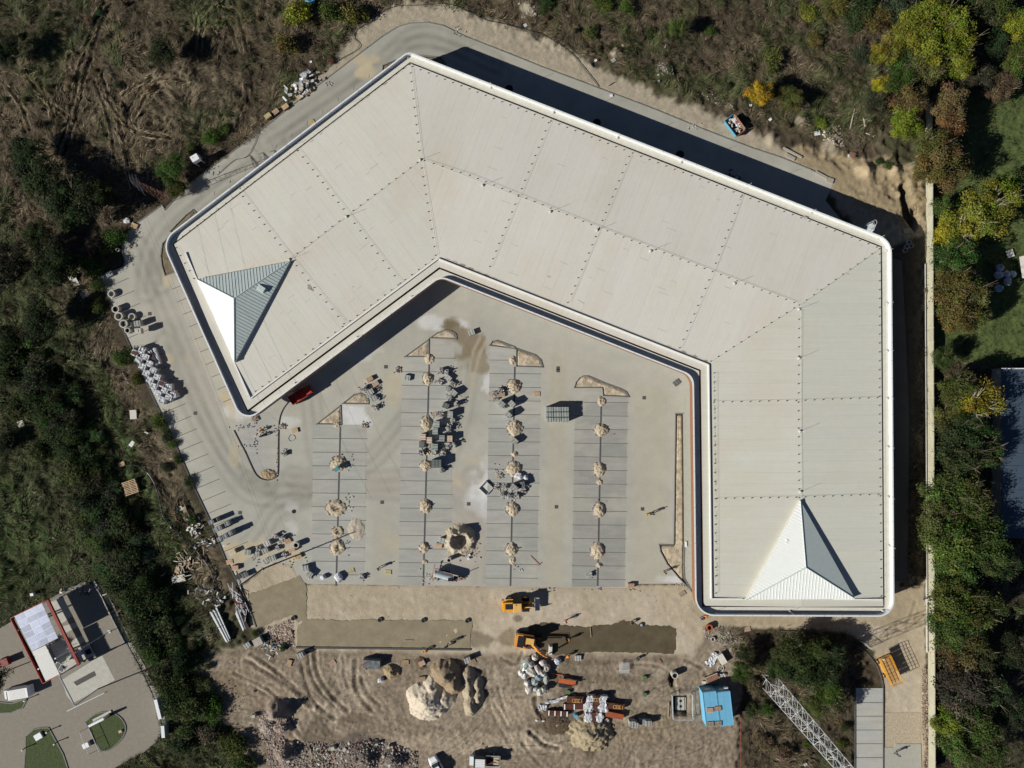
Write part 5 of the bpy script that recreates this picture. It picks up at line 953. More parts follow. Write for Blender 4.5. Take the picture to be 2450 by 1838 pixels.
for (u, v, r, h, n) in [(1054, 888, -20, 1.0, 16), (1068, 889, -20, .9, 14), (1052, 913, -30, 1.0, 16), (1083, 919, -35, .9, 16), (1074, 932, -35, .4, 10), (1075, 953, 10, 1.2, 18), (1091, 967, 20, 1.1, 20), (1083, 1006, 30, 1.0, 16), (1076, 1018, 0, 1.0, 16), (1072, 1028, 0, 1.2, 18), (1056, 995, 0, 1.1, 14), (1042, 992, 10, .3, 8), (1070, 1066, 0, 1.1, 16), (1056, 1067, 0, .6, 10),
                     (1084, 1065, -20, 1.2, 16), (1008, 1085, 0, 1.0, 16), (1038, 1083, 0, 1.0, 14), (1061, 1085, 0, 1.0, 14), (1056, 1125, -10, 1.2, 16), (952, 886, 0, .3, 14), (865, 932, 20, .6, 14), (876, 928, 30, .8, 18), (904, 931, 30, .2, 12), (901, 953, 0, .7, 10), (899, 975, 25, .9, 16), (872, 1019, 0, .2, 8), (617, 1312, 20, .7, 18), (660, 1283, 20, .7, 16), (675, 1289, 30, .9, 20), (664, 1311, 30, .5, 14),
                     (681, 1328, 20, .5, 18), (740, 1379, -20, .4, 10), (1184, 943, 0, .6, 18), (1198, 935, 0, .9, 18), (1186, 952, 0, .4, 16), (1188, 1167, 0, .4, 24), (1209, 1166, 20, .5, 14), (1203, 1184, 20, .5, 14), (1221, 1190, 0, .8, 14), (1236, 1188, 0, 1.0, 16), (1252, 1173, 0, .8, 16), (1195, 1139, 0, .2, 10), (628, 1038, 0, .3, 8), (1413, 1377, 30, .6, 14), (680, 1086, 25, .8, 14), (1104, 1382, 0, .2, 4), (866, 1381, 0, .5, 12),
                     (1040, 1385, 0, .3, 10), (675, 1022, 0, .2, 14), (607, 1003, 0, .3, 12)]: partial(u, v, r, h, n)
for (u, v, n, r_, ry) in [(1095, 78, 14, .7, .5), (785, 200, 10, .6, .3), (1652, 305, 8, .6, .4), (505, 409, 10, .7, .5), (1190, 1128, 10, .5, .5), (1240, 1360, 6, .5, .3), (615, 1345, 8, .6, .6), (700, 1345, 8, 1.5, .5), (578, 1027, 8, .4, .3), (840, 1105, 8, .3, 1.0), (833, 1190, 6, .7, .4), (836, 1210, 6, .3, .9), (832, 1305, 8, .25, .9), (1014, 1385, 6, .3, .8), (1520, 1411, 6, .8, .2), (1640, 1398, 8, 1.5, .2), (735, 1345, 6, .4, .8), (1432, 1410, 6, 1.2, .2), (1300, 1408, 5, 2.0, .2), (660, 1030, 8, .7, .7), (1030, 600 + 785, 5, .5, .5)]: scatter(u, v, n, r_, None, None, ry)
for (u, v, r, n, c) in [(884, 907, 30, 4, (1.3, 1.0, .6)), (898, 918, 32, 3, PU), (1284, 943, 3, 1, PK), (1200, 944, 0, 3, (1.2, .85, .6)), (1176, 944, 3, 1, PK), (705, 1031, 15, 2, (1.4, 1.15, .8)), (610, 1003, 25, 2, (1.1, .8, .6)), (688, 1295.5, 28, 2, (1.1, .9, .65)), (697, 1316, 28, 5, PK), (713, 1332, 28, 3, (1.25, 1.0, .6)), (562, 1359, 3, 4, PK), (549, 1345, 12, 1, PK), (555, 1322, 25, 6, (1.5, 1.45, 1.4)), (840, 1367, 22, 1, (1.2, 1.0, .8)),
                     (928, 1370, 0, 1, (1.3, 1.2, 1.0)), (866, 1381, 0, 1, (1.2, 1.1, .9)), (1050, 1306, -10, 2, PK), (692, 1587, 75, 2, (1.2, .9, .7)), (795, 1587, 35, 1, (1.1, .95, .8)), (970, 1585, 0, 1, (1.0, .75, .55)), (1009, 1588, 25, 4, PU), (1010, 1625, 5, 2, (.85, .75, .6)), (1130, 1583, 25, 1, (.8, .6, .5)), (1510, 1402, 0, 4, (1.25, .95, .65)), (640, 277, 38, 6, (1.35, 1.15, .8)), (659, 267, 38, 4, (1.1, .95, .7)), (682, 255, 38, 4, (1.35, 1.15, .8)),
                     (714, 230, -45, 3, (1.3, 1.1, .9)), (745, 212, 40, 2, (1.2, 1.1, 1.1)), (321, 540, -25, 2, (1.35, 1.1, .7)), (745, 293, 38, 1, (1.2, 1.0, .7)), (290, 1111, 20, 1, (1.4, 1.2, .7)), (424, 1365, 75, 3, (1.3, 1.1, .9)), (446, 1318 + 27, 20, 2, (1.2, 1.0, .85)), (1788, 1506, 15, 1, (1.2, 1.0, .8)), (1633, 1421, 30, 1, (.7, .7, .7)), (1494, 1592 + 8, 0, 1, (.8, .8, .8))]: pallet(u, v, r, n, None, c)
big = thing('slatted_crate_stack', 'large splayed stack of pale wooden pallets in the grass left of the black hose', 'pallet stack', P3(317, 1165, 0), R(18))
for k in range(9): mb = MB(); mb.box((random.uniform(-.1, .1), (k - 4) * .30, .75 + random.uniform(-.02, .02)), (2.6, .13, .04), random.uniform(-.03, .03)); link('board', mb.mesh('b', 'wood'), big, color=(1.3, 1.15, 1.0))
for k in (-1, 0, 1): mb = MB(); mb.box((k * 1.1, 0, .36), (.12, 2.5, .72)); link('runner', mb.mesh('r', 'wood'), big, color=(.8, .7, .6))
# ------------------------------------------------------------------ sand heaps in the tree pits
def heap(name, u, v, au, av, h, label, m='sand', seed=0, rough=.18, n=22, color=None, crater=None, cat='sand heap', grp=None, pitfn=None, z0=0.02, dia=0.5, peaks=None, ringp=False):
    a, b = au / PPM / 2, av / PPM / 2; t = np.linspace(-1.15, 1.15, n); X_, Y_ = np.meshgrid(t, t, indexing='ij'); X_ = X_ + rng.normal(scale=.012, size=X_.shape); Y_ = Y_ + rng.normal(scale=.012, size=Y_.shape)
    r1 = np.abs(X_) + np.abs(Y_); r2_ = np.hypot(X_, Y_); dia *= .22; rr_ = dia * r1 / 1.18 + (1 - dia) * r2_; wx, wy = X_ * a + u, Y_ * b + v
    rr_ = rr_ + (fbm(wx * 8, wy * 8, 5, 3, 120 + seed) - .5) * .42
    q = np.clip(1 - rr_, 0, 1)
    if peaks: q = np.maximum.reduce([np.clip(1 - np.hypot((X_ - p[0]), (Y_ - p[1])) / p[2] + (fbm(wx * 8, wy * 8, 6, 2, 130 + seed) - .5) * .25, 0, 1) * p[3] for p in peaks])
    H_ = h * (q ** .8 if peaks or h > 1.15 else .62 * (1 - (1 - q) ** 2.2))
    if ringp: an = np.arctan2(Y_, X_); H_ = h * np.exp(-((r2_ - .60 + (fbm(wx * 8, wy * 8, 6, 2, 133) - .5) * .25) / .22) ** 2) * (.35 + .65 * np.clip(np.cos(an - 2.9), 0, 1) ** .7 + .5 * np.clip(np.cos(an - 1.3), 0, 1) ** 2); q = np.clip(1.15 - r2_, 0, 1)
    if crater: H_ = H_ * (1 - crater * np.exp(-(np.hypot(X_ - .1, Y_ + .05) / .42) ** 2))
    H_ = H_ + rough * q ** .4 * (fbm(wx * 8, wy * 8, 2.2, 3, 140 + seed) - .5) * (q > 0) * 1.4; Zm = np.where(q > 0, H_, -.08); i_ = np.arange(n * n).reshape(n, n); F = np.stack([i_[:-1, :-1].ravel(), i_[1:, :-1].ravel(), i_[1:, 1:].ravel(), i_[:-1, 1:].ravel()], 1)
    Qm = q.ravel(); F = F[(Qm[F].max(1) > 0)]; me = mesh_np(name, np.stack([(X_ * a).ravel(), (Y_ * b).ravel(), Zm.ravel()], 1), F, True); me.materials.append(MATS[m])
    x_, y_ = P(u, v, h * .3); par = thing(name, label, cat, (x_, y_, z0), 0, grp); link('mound', me, par, color=color or (1, 1, 1)); return par
HP = [(807, 1017, 22, 18, .4), (810, 1110, 42, 42, .8), (803, 1216, 52, 42, .8), (807, 1273, 32, 28, .6), (807, 1310, 38, 42, .9), (1027, 858, 26, 26, .5), (1023, 906, 28, 32, .8), (1020, 1013, 28, 40, .9), (1019, 1114, 30, 28, .9), (1026, 1084, 14, 12, .3), (1018, 1212, 30, 36, .9), (1015, 1311, 26, 28, .7), (1017, 1345, 14, 12, .3),
      (1230, 924, 38, 38, 1.0), (1231, 1025, 40, 40, 1.0), (1231, 1087, 18, 14, .4), (1229, 1122, 38, 38, 1.0), (1226, 1218, 36, 36, .9), (1224, 1315, 32, 34, .8), (1226, 1342, 16, 22, .4), (1227, 862, 18, 22, .5), (1439, 960, 20, 26, .5), (1439, 1029, 36, 34, .9), (1435, 1124, 32, 40, .9), (1435, 1154, 16, 14, .4), (1434, 1221, 32, 42, .9), (1430, 1317, 36, 44, .9), (1434, 1353, 18, 14, .4)]
for i, (u, v, a, b, h) in enumerate(HP):
    col = 0 if u < 900 else 1 if u < 1100 else 2 if u < 1300 else 3; cn = ['leftmost', 'second', 'third', 'rightmost'][col]; idx_ = sorted([q[1] for q in HP if (0 if q[0] < 900 else 1 if q[0] < 1100 else 2 if q[0] < 1300 else 3) == col]).index(v)
    o_ = ['topmost', 'second', 'third', 'fourth', 'fifth', 'sixth', 'seventh', 'eighth', 'ninth'][idx_]; s_ = 'low' if h < .5 else 'pointed'
    c = 1 + random.uniform(-.06, .06)
    t = heap('sand_heap', u, v, a, b, h, f'{s_} tan sand heap, {o_} from the top of the {cn} parking row', seed=i * 3, grp='sand heaps in the tree pits', color=(c, c, c), dia=.75, crater=(.85 if i in (2, 3, 4) else None), rough=.34, n=30)
    if h > .5:
        for k in range(6): o = link('soil_clod', BLK, t, (random.gauss(0, a / PPM / 5), random.gauss(0, b / PPM / 5), h * .45), None, random.uniform(.5, 1.2), (.9, .7, .5)); o.rotation_euler = (random.uniform(0, 3), random.uniform(0, 3), random.uniform(0, 3))
    if h > .55:      # edging stones still standing round the pit
        n_ = int(b / 3.2)
        for k in range(n_):
            s_ = -1 + 2 * (k + .5) / n_; x_ = -(a / PPM / 2) * (1.02 - .42 * abs(s_)) ; y_ = s_ * b / PPM / 2 * .85; o = link('edging_block', BLK, t, (x_ + random.uniform(-.06, .03), y_, .09), None, (1.2, .9, 1.6), random.choice(CL[2:])); o.rotation_euler = (random.uniform(-.2, .2), random.uniform(-.4, .2), random.uniform(-.3, .3))
heap('soil_heap', 642, 1135, 40, 26, .5, 'rough brown soil heap at the rounded tip of the traffic island', 'soil', seed=95, rough=.4, n=26, cat='soil heap', color=(1.2, 1.15, 1.1), z0=.03)
heap('sand_spill', 852, 1266, 44, 56, .35, 'flat pale spill of sand right of the leftmost row of heaps', seed=90, rough=.3, color=(1.0, 1.05, 1.15), grp='sand spills')
mb = MB(); mb.box((0, 0, .6), (.9, .8, .25), .5); mb.box((.2, .3, .5), (.5, .9, .3), .2); tag(link('tarpaulin', mb.mesh('tp', 'tarp_teal'), loc=P3(808, 1122, .5)), 'crumpled teal tarpaulin lying on a sand heap in the leftmost parking row', 'tarpaulin')
heap('gravel_ring', 1102, 1294, 84, 74, 2.1, 'big ring of sandy spoil with a deep shaded hollow above the silver tank trailer', seed=93, rough=.35, n=54, cat='spoil heap', color=(.92, .94, .98), dia=.1, ringp=True)
t = thing('stone_rubble', 'scattered broken stones on the lower side of the ring of spoil', 'rubble', P3(1112, 1322, 0))
for k in range(70): o = link('stone', BLK, t, (random.gauss(0, 1.3), random.gauss(0, .7), .12), None, random.uniform(.5, 1.3), random.choice(CL[:2] + [(1.2, 1.0, .8)])); o.rotation_euler = (random.uniform(0, 3), random.uniform(0, 3), random.uniform(0, 3))
heap('sand_mound', 1030, 1680, 128, 122, 2.7, 'cream-coloured pale sand mound at the centre of the dirt yard', seed=201, rough=.3, n=64, dia=.2, color=(1.28, 1.32, 1.42), cat='sand mound', grp='sand mounds in the dirt yard', z0=-.05, peaks=[(-.1, 0, .78, 1.0), (.05, .55, .42, .62), (-.5, .2, .45, .5), (.45, .1, .5, .5)])
heap('sand_mound', 1072, 1625, 96, 90, 3.0, 'brown damp sand mound behind the cream mound', seed=205, rough=.3, n=54, dia=.2, color=(.62, .56, .50), cat='sand mound', grp='sand mounds in the dirt yard', z0=-.05, peaks=[(-.1, .2, .8, .9), (.3, -.3, .6, 1.0), (-.5, .4, .4, .5)])
heap('sand_mound', 1132, 1658, 80, 128, 1.8, 'long hollowed-out yellowish sand mound right of the cream mound', seed=209, rough=.3, n=64, dia=.1, color=(.80, .80, .80), cat='sand mound', grp='sand mounds in the dirt yard', z0=-.05, peaks=[(-.3, .5, .5, 1.0), (-.25, 0, .42, .8), (-.15, -.5, .45, 1.0), (.3, -.2, .4, .7), (.25, .3, .4, .6)])
heap('sand_mound', 937, 1608, 44, 40, 1.2, 'small ribbed brown sand mound beside the tarpaulin-covered stack', seed=213, rough=.35, n=34, dia=.1, color=(.66, .60, .50), cat='sand mound', grp='sand mounds in the dirt yard', z0=-.05)
heap('sand_mound', 1415, 1757, 110, 92, 2.2, 'yellowish sand mound below the timber packs, shaded on its right', seed=217, rough=.3, n=54, dia=.1, color=(.72, .70, .62), cat='sand mound', grp='sand mounds in the dirt yard', z0=-.05)
heap('soil_mound', 1330, 1735, 90, 60, .9, 'dark flat heap of wet soil beside the yellowish mound', 'soil', seed=221, rough=.3, n=40, dia=.1, color=(.40, .38, .36), cat='soil mound', z0=-.2)
heap('gravel_mound', 1000 + 95, 1594, 44, 26, .7, 'flat mound of dark pebbles between two pallets above the sand mounds', 'soil', seed=225, rough=.3, n=30, color=(.7, .66, .68), cat='gravel mound', z0=-.05)
heap('soil_mound', 1006, 1588, 36, 34, .8, 'dark soil mound partly under a purple pallet', 'soil', seed=229, rough=.3, n=26, color=(.5, .45, .42), cat='soil mound', z0=-.1)
# rubble banks: many stones, one object each bank
def rubble(name, pts, n, size, label, cols, seed, zf=lambda: 0):
    r = np.random.default_rng(seed); P_ = np.array(pts, float); u0, v0 = P_.min(0); u1, v1 = P_.max(0); u = r.uniform(u0, u1, n * 4); v = r.uniform(v0, v1, n * 4); k = inside(u, v, pts); u = u[k][:n]; v = v[k][:n]; n = len(u); x_ = (u - CX) / PPM; y_ = -(v - CY) / PPM; i, j = gsample(x_, y_); z = GZ[i, j] + .03
    s = size * r.lognormal(0, .45, n); o6 = np.array([(1, 0, 0), (-1, 0, 0), (0, 1, 0), (0, -1, 0), (0, 0, 1), (0, 0, -1)], float)[None] * r.uniform(.6, 1.2, (n, 6, 1)); th = r.uniform(0, 6.28, n); c, sn = np.cos(th)[:, None], np.sin(th)[:, None]; ox, oy, oz = o6[..., 0], o6[..., 1], o6[..., 2]
    ox, oz = ox * c - oz * sn, ox * sn + oz * c; ox, oy = ox * c - oy * sn, ox * sn + oy * c; V = np.stack([x_[:, None] + ox * s[:, None], y_[:, None] + oy * s[:, None], z[:, None] + oz * s[:, None] * .7], 2).reshape(-1, 3)
    f = np.array([(0, 2, 4), (2, 1, 4), (1, 3, 4), (3, 0, 4), (2, 0, 5), (1, 2, 5), (3, 1, 5), (0, 3, 5)]); F = (f[None] + 6 * np.arange(n)[:, None, None]).reshape(-1, 3); me = mesh_np(name, V, F); cc = np.array(cols)[r.integers(0, len(cols), n)] * r.uniform(.7, 1.3, (n, 1)); vcol(me, np.repeat(cc, 6, 0)); me.materials.append(MATS['grassblade']); tag(link(name, me, kind='stuff'), label, 'rubble')
rubble('rubble', [(618, 1700), (660, 1690), (700, 1720), (680, 1760), (700, 1838), (640, 1838), (640, 1790), (625, 1750)], 2600, .10, 'pale pinkish rubble bank curving along the lower left edge of the dirt yard', [(.45, .37, .33), (.38, .30, .27), (.5, .45, .4), (.3, .22, .2)], 11)
rubble('rubble', [(700, 1772), (800, 1778), (900, 1768), (1000, 1800), (1000, 1838), (700, 1838)], 2200, .14, 'dark mixed rubble with grey lumps along the lower edge', [(.3, .26, .24), (.5, .48, .44), (.13, .11, .1), (.22, .12, .1), (.4, .36, .32)], 12)
rubble('rubble', [(640, 1500), (700, 1480), (708, 1550), (660, 1560), (640, 1540)], 900, .10, 'reddish brick rubble left of the levelled sand', [(.4, .28, .24), (.3, .2, .18), (.5, .42, .36)], 13)
rubble('rubble', [(2205, 1600), (2220, 1600), (2224, 1838), (2212, 1838), (2205, 1700)], 900, .09, 'strip of brownish broken stones at the foot of the wall', [(.36, .27, .21), (.28, .2, .16), (.45, .38, .3)], 14)
rubble('rubble', [(1680, 1500), (1720, 1495), (1780, 1530), (1740, 1545), (1690, 1530)], 300, .12, 'grey rubble round the brick manhole below the hall corner', [(.3, .28, .26), (.2, .18, .16), (.42, .4, .36)], 15)
rubble('rubble', [(1240, 10), (1290, 5), (1290, 40), (1250, 45)], 160, .14, 'pale rocks on a small spoil heap at the top edge', [(.45, .4, .33), (.35, .3, .25)], 16)
rubble('rubble', [(1565, 155), (1605, 150), (1610, 180), (1570, 185)], 260, .10, 'pale grey gravel heap in the scrub above the back road', [(.42, .37, .33), (.34, .3, .27)], 17)
rubble('rubble', [(1960, 300), (2010, 300), (2020, 350), (1975, 350)], 260, .12, 'pale broken rock on the bank left of the brush pile', [(.5, .44, .34), (.38, .32, .25)], 18)
rubble('rubble', [(1670, 215), (1720, 225), (1760, 265), (1700, 250)], 200, .09, 'grey stones strewn along the scrub edge above the blue skip', [(.45, .42, .36), (.35, .32, .28)], 19)
for i, (u, v, w_, d_, r_) in enumerate([(797, 1788, .9, .8, .3), (826, 1791, .8, .6, .8), (834, 1795, .5, .6, .2), (902, 1778, .6, .4, .1), (930, 1785, .6, .5, .6), (936, 1825, .7, .8, .5), (691, 1819, .8, .5, .2), (609, 1711, .7, .7, .1), (918, 1808, .6, .5, 1.0)]):
    mb = MB(); mb.box((0, 0, .35), (w_, d_, .5), r_, .8); tag(link('concrete_lump', mb.mesh('cl', 'concrete'), loc=P3(u, v, .2)), None, 'concrete lump', 'broken concrete lumps'); auto(bpy.context.scene.collection.objects[-1], 'broken pale concrete lump', u, v)
rubble('stones', [(470, 1580), (720, 1565), (1100, 1575), (1650, 1590), (1740, 1560), (1765, 1838), (1010, 1838), (1000, 1790), (720, 1765), (560, 1700)], 3800, .045, 'small stones and crumbs of soil strewn over the dirt yard', [(.34, .28, .22), (.2, .16, .12), (.42, .37, .31), (.14, .11, .09)], 20)
rubble('stones', [(740, 1402), (1640, 1402), (1690, 1480), (1260, 1492), (740, 1478)], 700, .035, 'crumbs of sand and grit on the compacted strip below the paving', [(.42, .35, .26), (.3, .24, .18), (.5, .44, .36)], 22)
rubble('stones', [(600, 300), (900, 70), (1060, 30), (1300, 130), (1700, 290), (1990, 400), (1990, 430), (1690, 305), (1300, 150), (1060, 48), (910, 78), (610, 318)], 900, .05, 'clods and footprints scattered along the sandy verge of the back road', [(.36, .31, .24), (.22, .18, .13), (.45, .4, .33)], 23)
# ------------------------------------------------------------------ concrete rings and boxes
def ringo(u, v, r, h, label, dark=False, cat='concrete ring'):
    mb = MB(); mb.ring((0, 0, 0), r, r * .72, h, 20); t = thing('concrete_ring', label, cat, P3(u, v, h), 0, 'concrete manhole rings'); t.location.z = .03; link('ring_wall', mb.mesh('rw', 'concrete'), t)
    if dark: mb = MB(); mb.cyl((0, 0, h - .35), (0, 0, h - .3), r * .7, n=14); link('inner_lid', mb.mesh('il', 'black'), t)
    return t
for u, v, r, h, l, dk in [(266, 703.5, .68, .7, 'wide low ring, topmost of the concrete manhole rings by the left kerb', 0), (276, 740, .70, 1.0, 'thick-walled ring with a small hole below the topmost manhole ring', 1), (283.5, 757, .78, 1.2, 'upper of the two tall wide rings against the left kerb', 0), (295, 775, .78, 1.2, 'lower of the two tall wide rings against the left kerb', 0),
                       (315, 758, .66, .7, 'ring standing out to the right of the tall manhole rings', 0), (304.5, 791, .55, .9, 'small thick ring, lowest of the manhole rings by the left kerb', 1), (281, 598, .34, .5, 'small white concrete ring on the verge at the curved kerb', 0), (1074, 1341, .42, 1.4, 'tall narrow concrete ring above the silver tank trailer', 1), (708, 1305, .55, 1.1, 'large dark grey ring on a pallet beside the pink pallets', 1),
                       (1615, 1617, .62, 1.2, 'white-rimmed manhole shaft standing in a dug hole', 1), (1706, 1530, .42, .3, 'white ring lying on the ground left of the dark bushes', 0), (231, 747, .36, .3, 'small ring lying in the weeds left of the manhole rings', 0), (716, 1327, .25, .4, 'small black ring in the shade beside the lamp post shadow', 1)]: ringo(u, v, r, h, l, dk)
mb = MB(); mb.ring((0, 0, 0), .62, .40, .6, 12); t = thing('brick_manhole', 'round reddish brick manhole collar below the south-west corner of the hall', 'manhole', P3(1696, 1500, .2)); link('brick_collar', mb.mesh('bc', 'brick_red'), t); mb = MB(); mb.cyl((0, 0, .2), (0, 0, .25), .4, n=10); link('lid', mb.mesh('lid', 'black'), t)
for (u, v, l) in [(702, 1479, 'black-rimmed shaft cover at the left end of the levelled sand'), (909, 1483, 'black shaft cover on the upper edge of the levelled sand, left one'), (1013, 1484, 'black shaft cover in a damp ring on the upper edge of the levelled sand'), (1118, 1485, 'black shaft cover at the right end of the levelled sand'), (1533, 1496, 'round pale shaft cover on the upper edge of the dark damp sand')]:
    t = thing('shaft_cover', l, 'shaft cover', P3(u, v, .1), 0, 'shaft covers along the sand strip'); mb = MB(); mb.ring((0, 0, 0), .42, .3, .22, 14); link('rim', mb.mesh('rim', 'kerb_dark'), t); mb = MB(); mb.cyl((0, 0, 0), (0, 0, .14), .3, n=12); link('lid', mb.mesh('lid', 'black' if u < 1400 else 'stone'), t)
mb = MB(); mb.box((0, 0, .5), (1.15, 1.0, 1.0)); mb.box((-.1, 0, 1.03), (.45, .45, .06)); t = thing('concrete_chamber', 'square concrete chamber box, lower of the two below the rings', 'concrete chamber', P3(336, 793, 1), R(5)); link('chamber_body', mb.mesh('cb', 'concrete'), t)
t = thing('plank_frame', 'square diamond-set frame of pale planks round bare paving', 'plank frame', P3(1163, 1168, .3), R(46)); t.location.z = .03
for k in range(4): a = k * math.pi / 2; mb = MB(); mb.box((math.cos(a) * .93, math.sin(a) * .93, .2), (.08, 1.95, .4), a); link('plank', mb.mesh('pk', 'concrete'), t)
# ------------------------------------------------------------------ wrapped stacks along the left kerb
def wrapped(u, v, rot, w_, d_, h, label=None, brown=False, m='wrap', name='wrapped_stack'):
    t = thing(name, None, 'wrapped stack', P3(u, v, h), R(rot), 'plastic-wrapped stacks along the left kerb'); t.location.z = .03; bm = bmesh.new(); bmesh.ops.create_cube(bm, size=1); bmesh.ops.subdivide_edges(bm, edges=bm.edges[:], cuts=4, use_grid_fill=True)
    for q in bm.verts:
        k = 1 - .10 * (abs(q.co.x) > .45) * (q.co.z > .4); q.co.x *= w_ * k; q.co.y *= d_ * (1 - .10 * (abs(q.co.y) > .45) * (q.co.z > .4)); q.co.z = (q.co.z + .5) * h + (random.uniform(-.10, .07) if q.co.z > .3 else 0); q.co.x += random.uniform(-.03, .03); q.co.y += random.uniform(-.03, .03)
    me = bpy.data.meshes.new('wrap'); bm.to_mesh(me); bm.free(); me.materials.append(MATS[m]); link('wrapping', me, t, color=(random.uniform(.85, 1.1),) * 3)
    for s in (-.25, .25): mb = MB(); mb.box((s * w_, 0, h * .5), (.04, d_ * 1.02, h * 1.02)); link('strap', mb.mesh('st', 'dark_metal'), t)
    if brown: mb = MB(); [mb.box((0, (k - 1) * d_ * .2, h + .03), (w_ * .7, d_ * .16, .1)) for k in range(3)]; link('exposed_boards', mb.mesh('eb', 'brownboard'), t)
    (t.__setitem__('label', label) if label else auto(t, 'white plastic-wrapped stack' + (' showing brown boards' if brown else ''), u, v)); return t
for j in range(8):
    for i in range(2):
        u = 322 + 9.2 * j + 17.5 * i - 3 * (i * .2); v = 845 + 16.0 * j - 7 * i
        wrapped(u, v, -26, 1.35, 1.2, 1.25, None, (j, i) in ((0, 0), (5, 1)))
for (u, v, r, w_, d_) in ((403, 927, 0, 1.3, 1.4), (413, 945, 25, 1.4, 1.4), (340, 846, -65, 1.6, 1.1)): wrapped(u, v, r, w_, d_, 1.1)
wrapped(364, 858, -66, 3.2, .9, .9, 'long torn white package with cream boards at the top of the wrapped stacks', True); wrapped(374, 852, -70, 3.2, .6, .7, 'long thin pale wrapped roll outermost of the wrapped stacks')
# ------------------------------------------------------------------ machines
def part(name, m, t, mb, **k): return link(name, mb.mesh(name, m), t, **k)
def wheel(t, x, y, r, w_, rim='yellow', name='wheel'):
    mb = MB(); mb.cyl((x, y - w_ / 2, r), (x, y + w_ / 2, r), r, n=16); o = part(name, 'tyre', t, mb); mb = MB(); mb.cyl((x, y - w_ / 2 - .02, r), (x, y + w_ / 2 + .02, r), r * .5, n=12); link('rim', mb.mesh('rim', rim), o)
def B(*a, **k): mb = MB(); mb.box(*a, **k); return mb
# wheel loader: x forward (to the right)
t = thing('wheel_loader', 'yellow wheel loader with tan cab roof and raised empty bucket', 'wheel loader', (*P(1240, 1443), 0), R(2))
part('chassis', 'yellow', t, B((-.3, 0, 1.0), (4.6, 1.1, .7))); mb = MB(); mb.box((-1.9, 0, 1.65), (1.9, 1.55, .9), 0, .94); part('engine_hood', 'yellow', t, mb); part('radiator_grille', 'black', t, B((-1.75, 0, 2.14), (1.3, .95, .06))); [part('grille_slat', 'dark_metal', t, B((-2.2 + .3 * k, 0, 2.19), (.06, .9, .03))) for k in range(4)]; part('exhaust_pipe', 'dark_metal', t, (lambda m_: (m_.cyl((-1.1, .5, 1.9), (-1.1, .5, 2.7), .06, n=6), m_)[1])(MB())); [part('hydraulic_hose', 'black', t, (lambda m_: (m_.tube([(.6, s, 1.5), (1.4, s * 1.2, 1.8), (2.4, s, 1.4)], .035, 4), m_)[1])(MB())) for s in (-.18, .18)]; part('roof_beacon', 'orange', t, B((-.5, .5, 3.14), (.16, .16, .14)))
part('counterweight', 'yellow', t, B((-2.85, 0, 1.15), (.4, 2.1, 1.0), 0)); mb = MB(); mb.box((-.15, 0, 2.15), (1.5, 1.45, 1.5), 0, .92); part('cab', 'glass', t, mb); mb = MB(); mb.box((-.15, 0, 3.0), (1.55, 1.7, .16), 0, .9); part('cab_roof', 'cabroof', t, mb)
for x_ in (-1.6, 1.35):
    for y_ in (-1.0, 1.0): wheel(t, x_, y_, .72, .5)
    for y_ in (-1.0, 1.0): part('fender', 'yellow' if x_ < 0 else 'black', t, B((x_, y_ * .98, 1.5), (1.3, .45, .06)))
for y_ in (-.42, .42): mb = MB(); mb.box((1.7, y_, 1.35), (2.4, .16, .35), 0, 1, R(-14)); part('lift_arm', 'yellow', t, mb)
mb = MB(); mb.cyl((.9, 0, 1.3), (2.5, 0, 1.5), .09, n=6); part('tilt_cylinder', 'dark_metal', t, mb)
o = part('bucket', 'steel', t, B((3.05, 0, 1.15), (.10, 2.35, .9))); 
for q in (B((3.5, 0, .78), (.95, 2.35, .08)), B((3.5, 1.15, 1.1), (.9, .07, .7)), B((3.5, -1.15, 1.1), (.9, .07, .7))): link('bucket_plate', q.mesh('bp', 'offwhite'), o)
for y_ in (-.6, .6): part('work_light', 'white', t, B((.55, y_, 2.95), (.08, .2, .14)))
# excavator
t = thing('excavator', 'orange tracked excavator with folded-out boom levelling the damp sand', 'excavator', (*P(1262, 1529, 0), 0), R(-9)); hs = thing
for y_ in (-1.15, 1.15): mb = MB(); mb.box((0.1, y_, .42), (4.0, .55, .8)); mb.cyl((-1.9, y_ - .27, .42), (-1.9, y_ + .27, .42), .40, n=12); mb.cyl((2.1, y_ - .27, .42), (2.1, y_ + .27, .42), .40, n=12); part('track', 'black', t, mb)
part('undercarriage', 'dark_metal', t, B((0, 0, .6), (2.2, 1.9, .5))); mb = MB(); mb.cyl((0, 0, .85), (0, 0, 1.1), .75, n=16); part('slew_ring', 'dark_metal', t, mb)
mb = MB(); mb.box((-.5, 0, 1.5), (3.0, 2.45, .75)); part('upper_body', 'orange', t, mb); mb = MB(); mb.prism([(-2.0, -1.25), (-1.0, -1.25), (-1.0, 1.25), (-2.0, 1.25), (-2.35, .9), (-2.45, 0), (-2.35, -.9)], 1.1, 2.1); part('counterweight', 'orange', t, mb)
part('engine_grille', 'black', t, B((-1.35, 0, 2.15), (1.1, 2.0, .10))); 
for k in range(5): part('grille_slat', 'dark_metal', t, B((-1.35, -.8 + .4 * k, 2.22), (1.05, .05, .03)))
mb = MB(); mb.box((.35, .62, 2.1), (1.75, 1.1, 1.6), 0, .96); part('cab', 'glass', t, mb); part('cab_roof', 'cabroof', t, B((.30, .62, 2.95), (1.5, 1.08, .1))); part('windscreen_frame', 'black', t, B((1.15, .62, 2.86), (.3, 1.05, .08)))
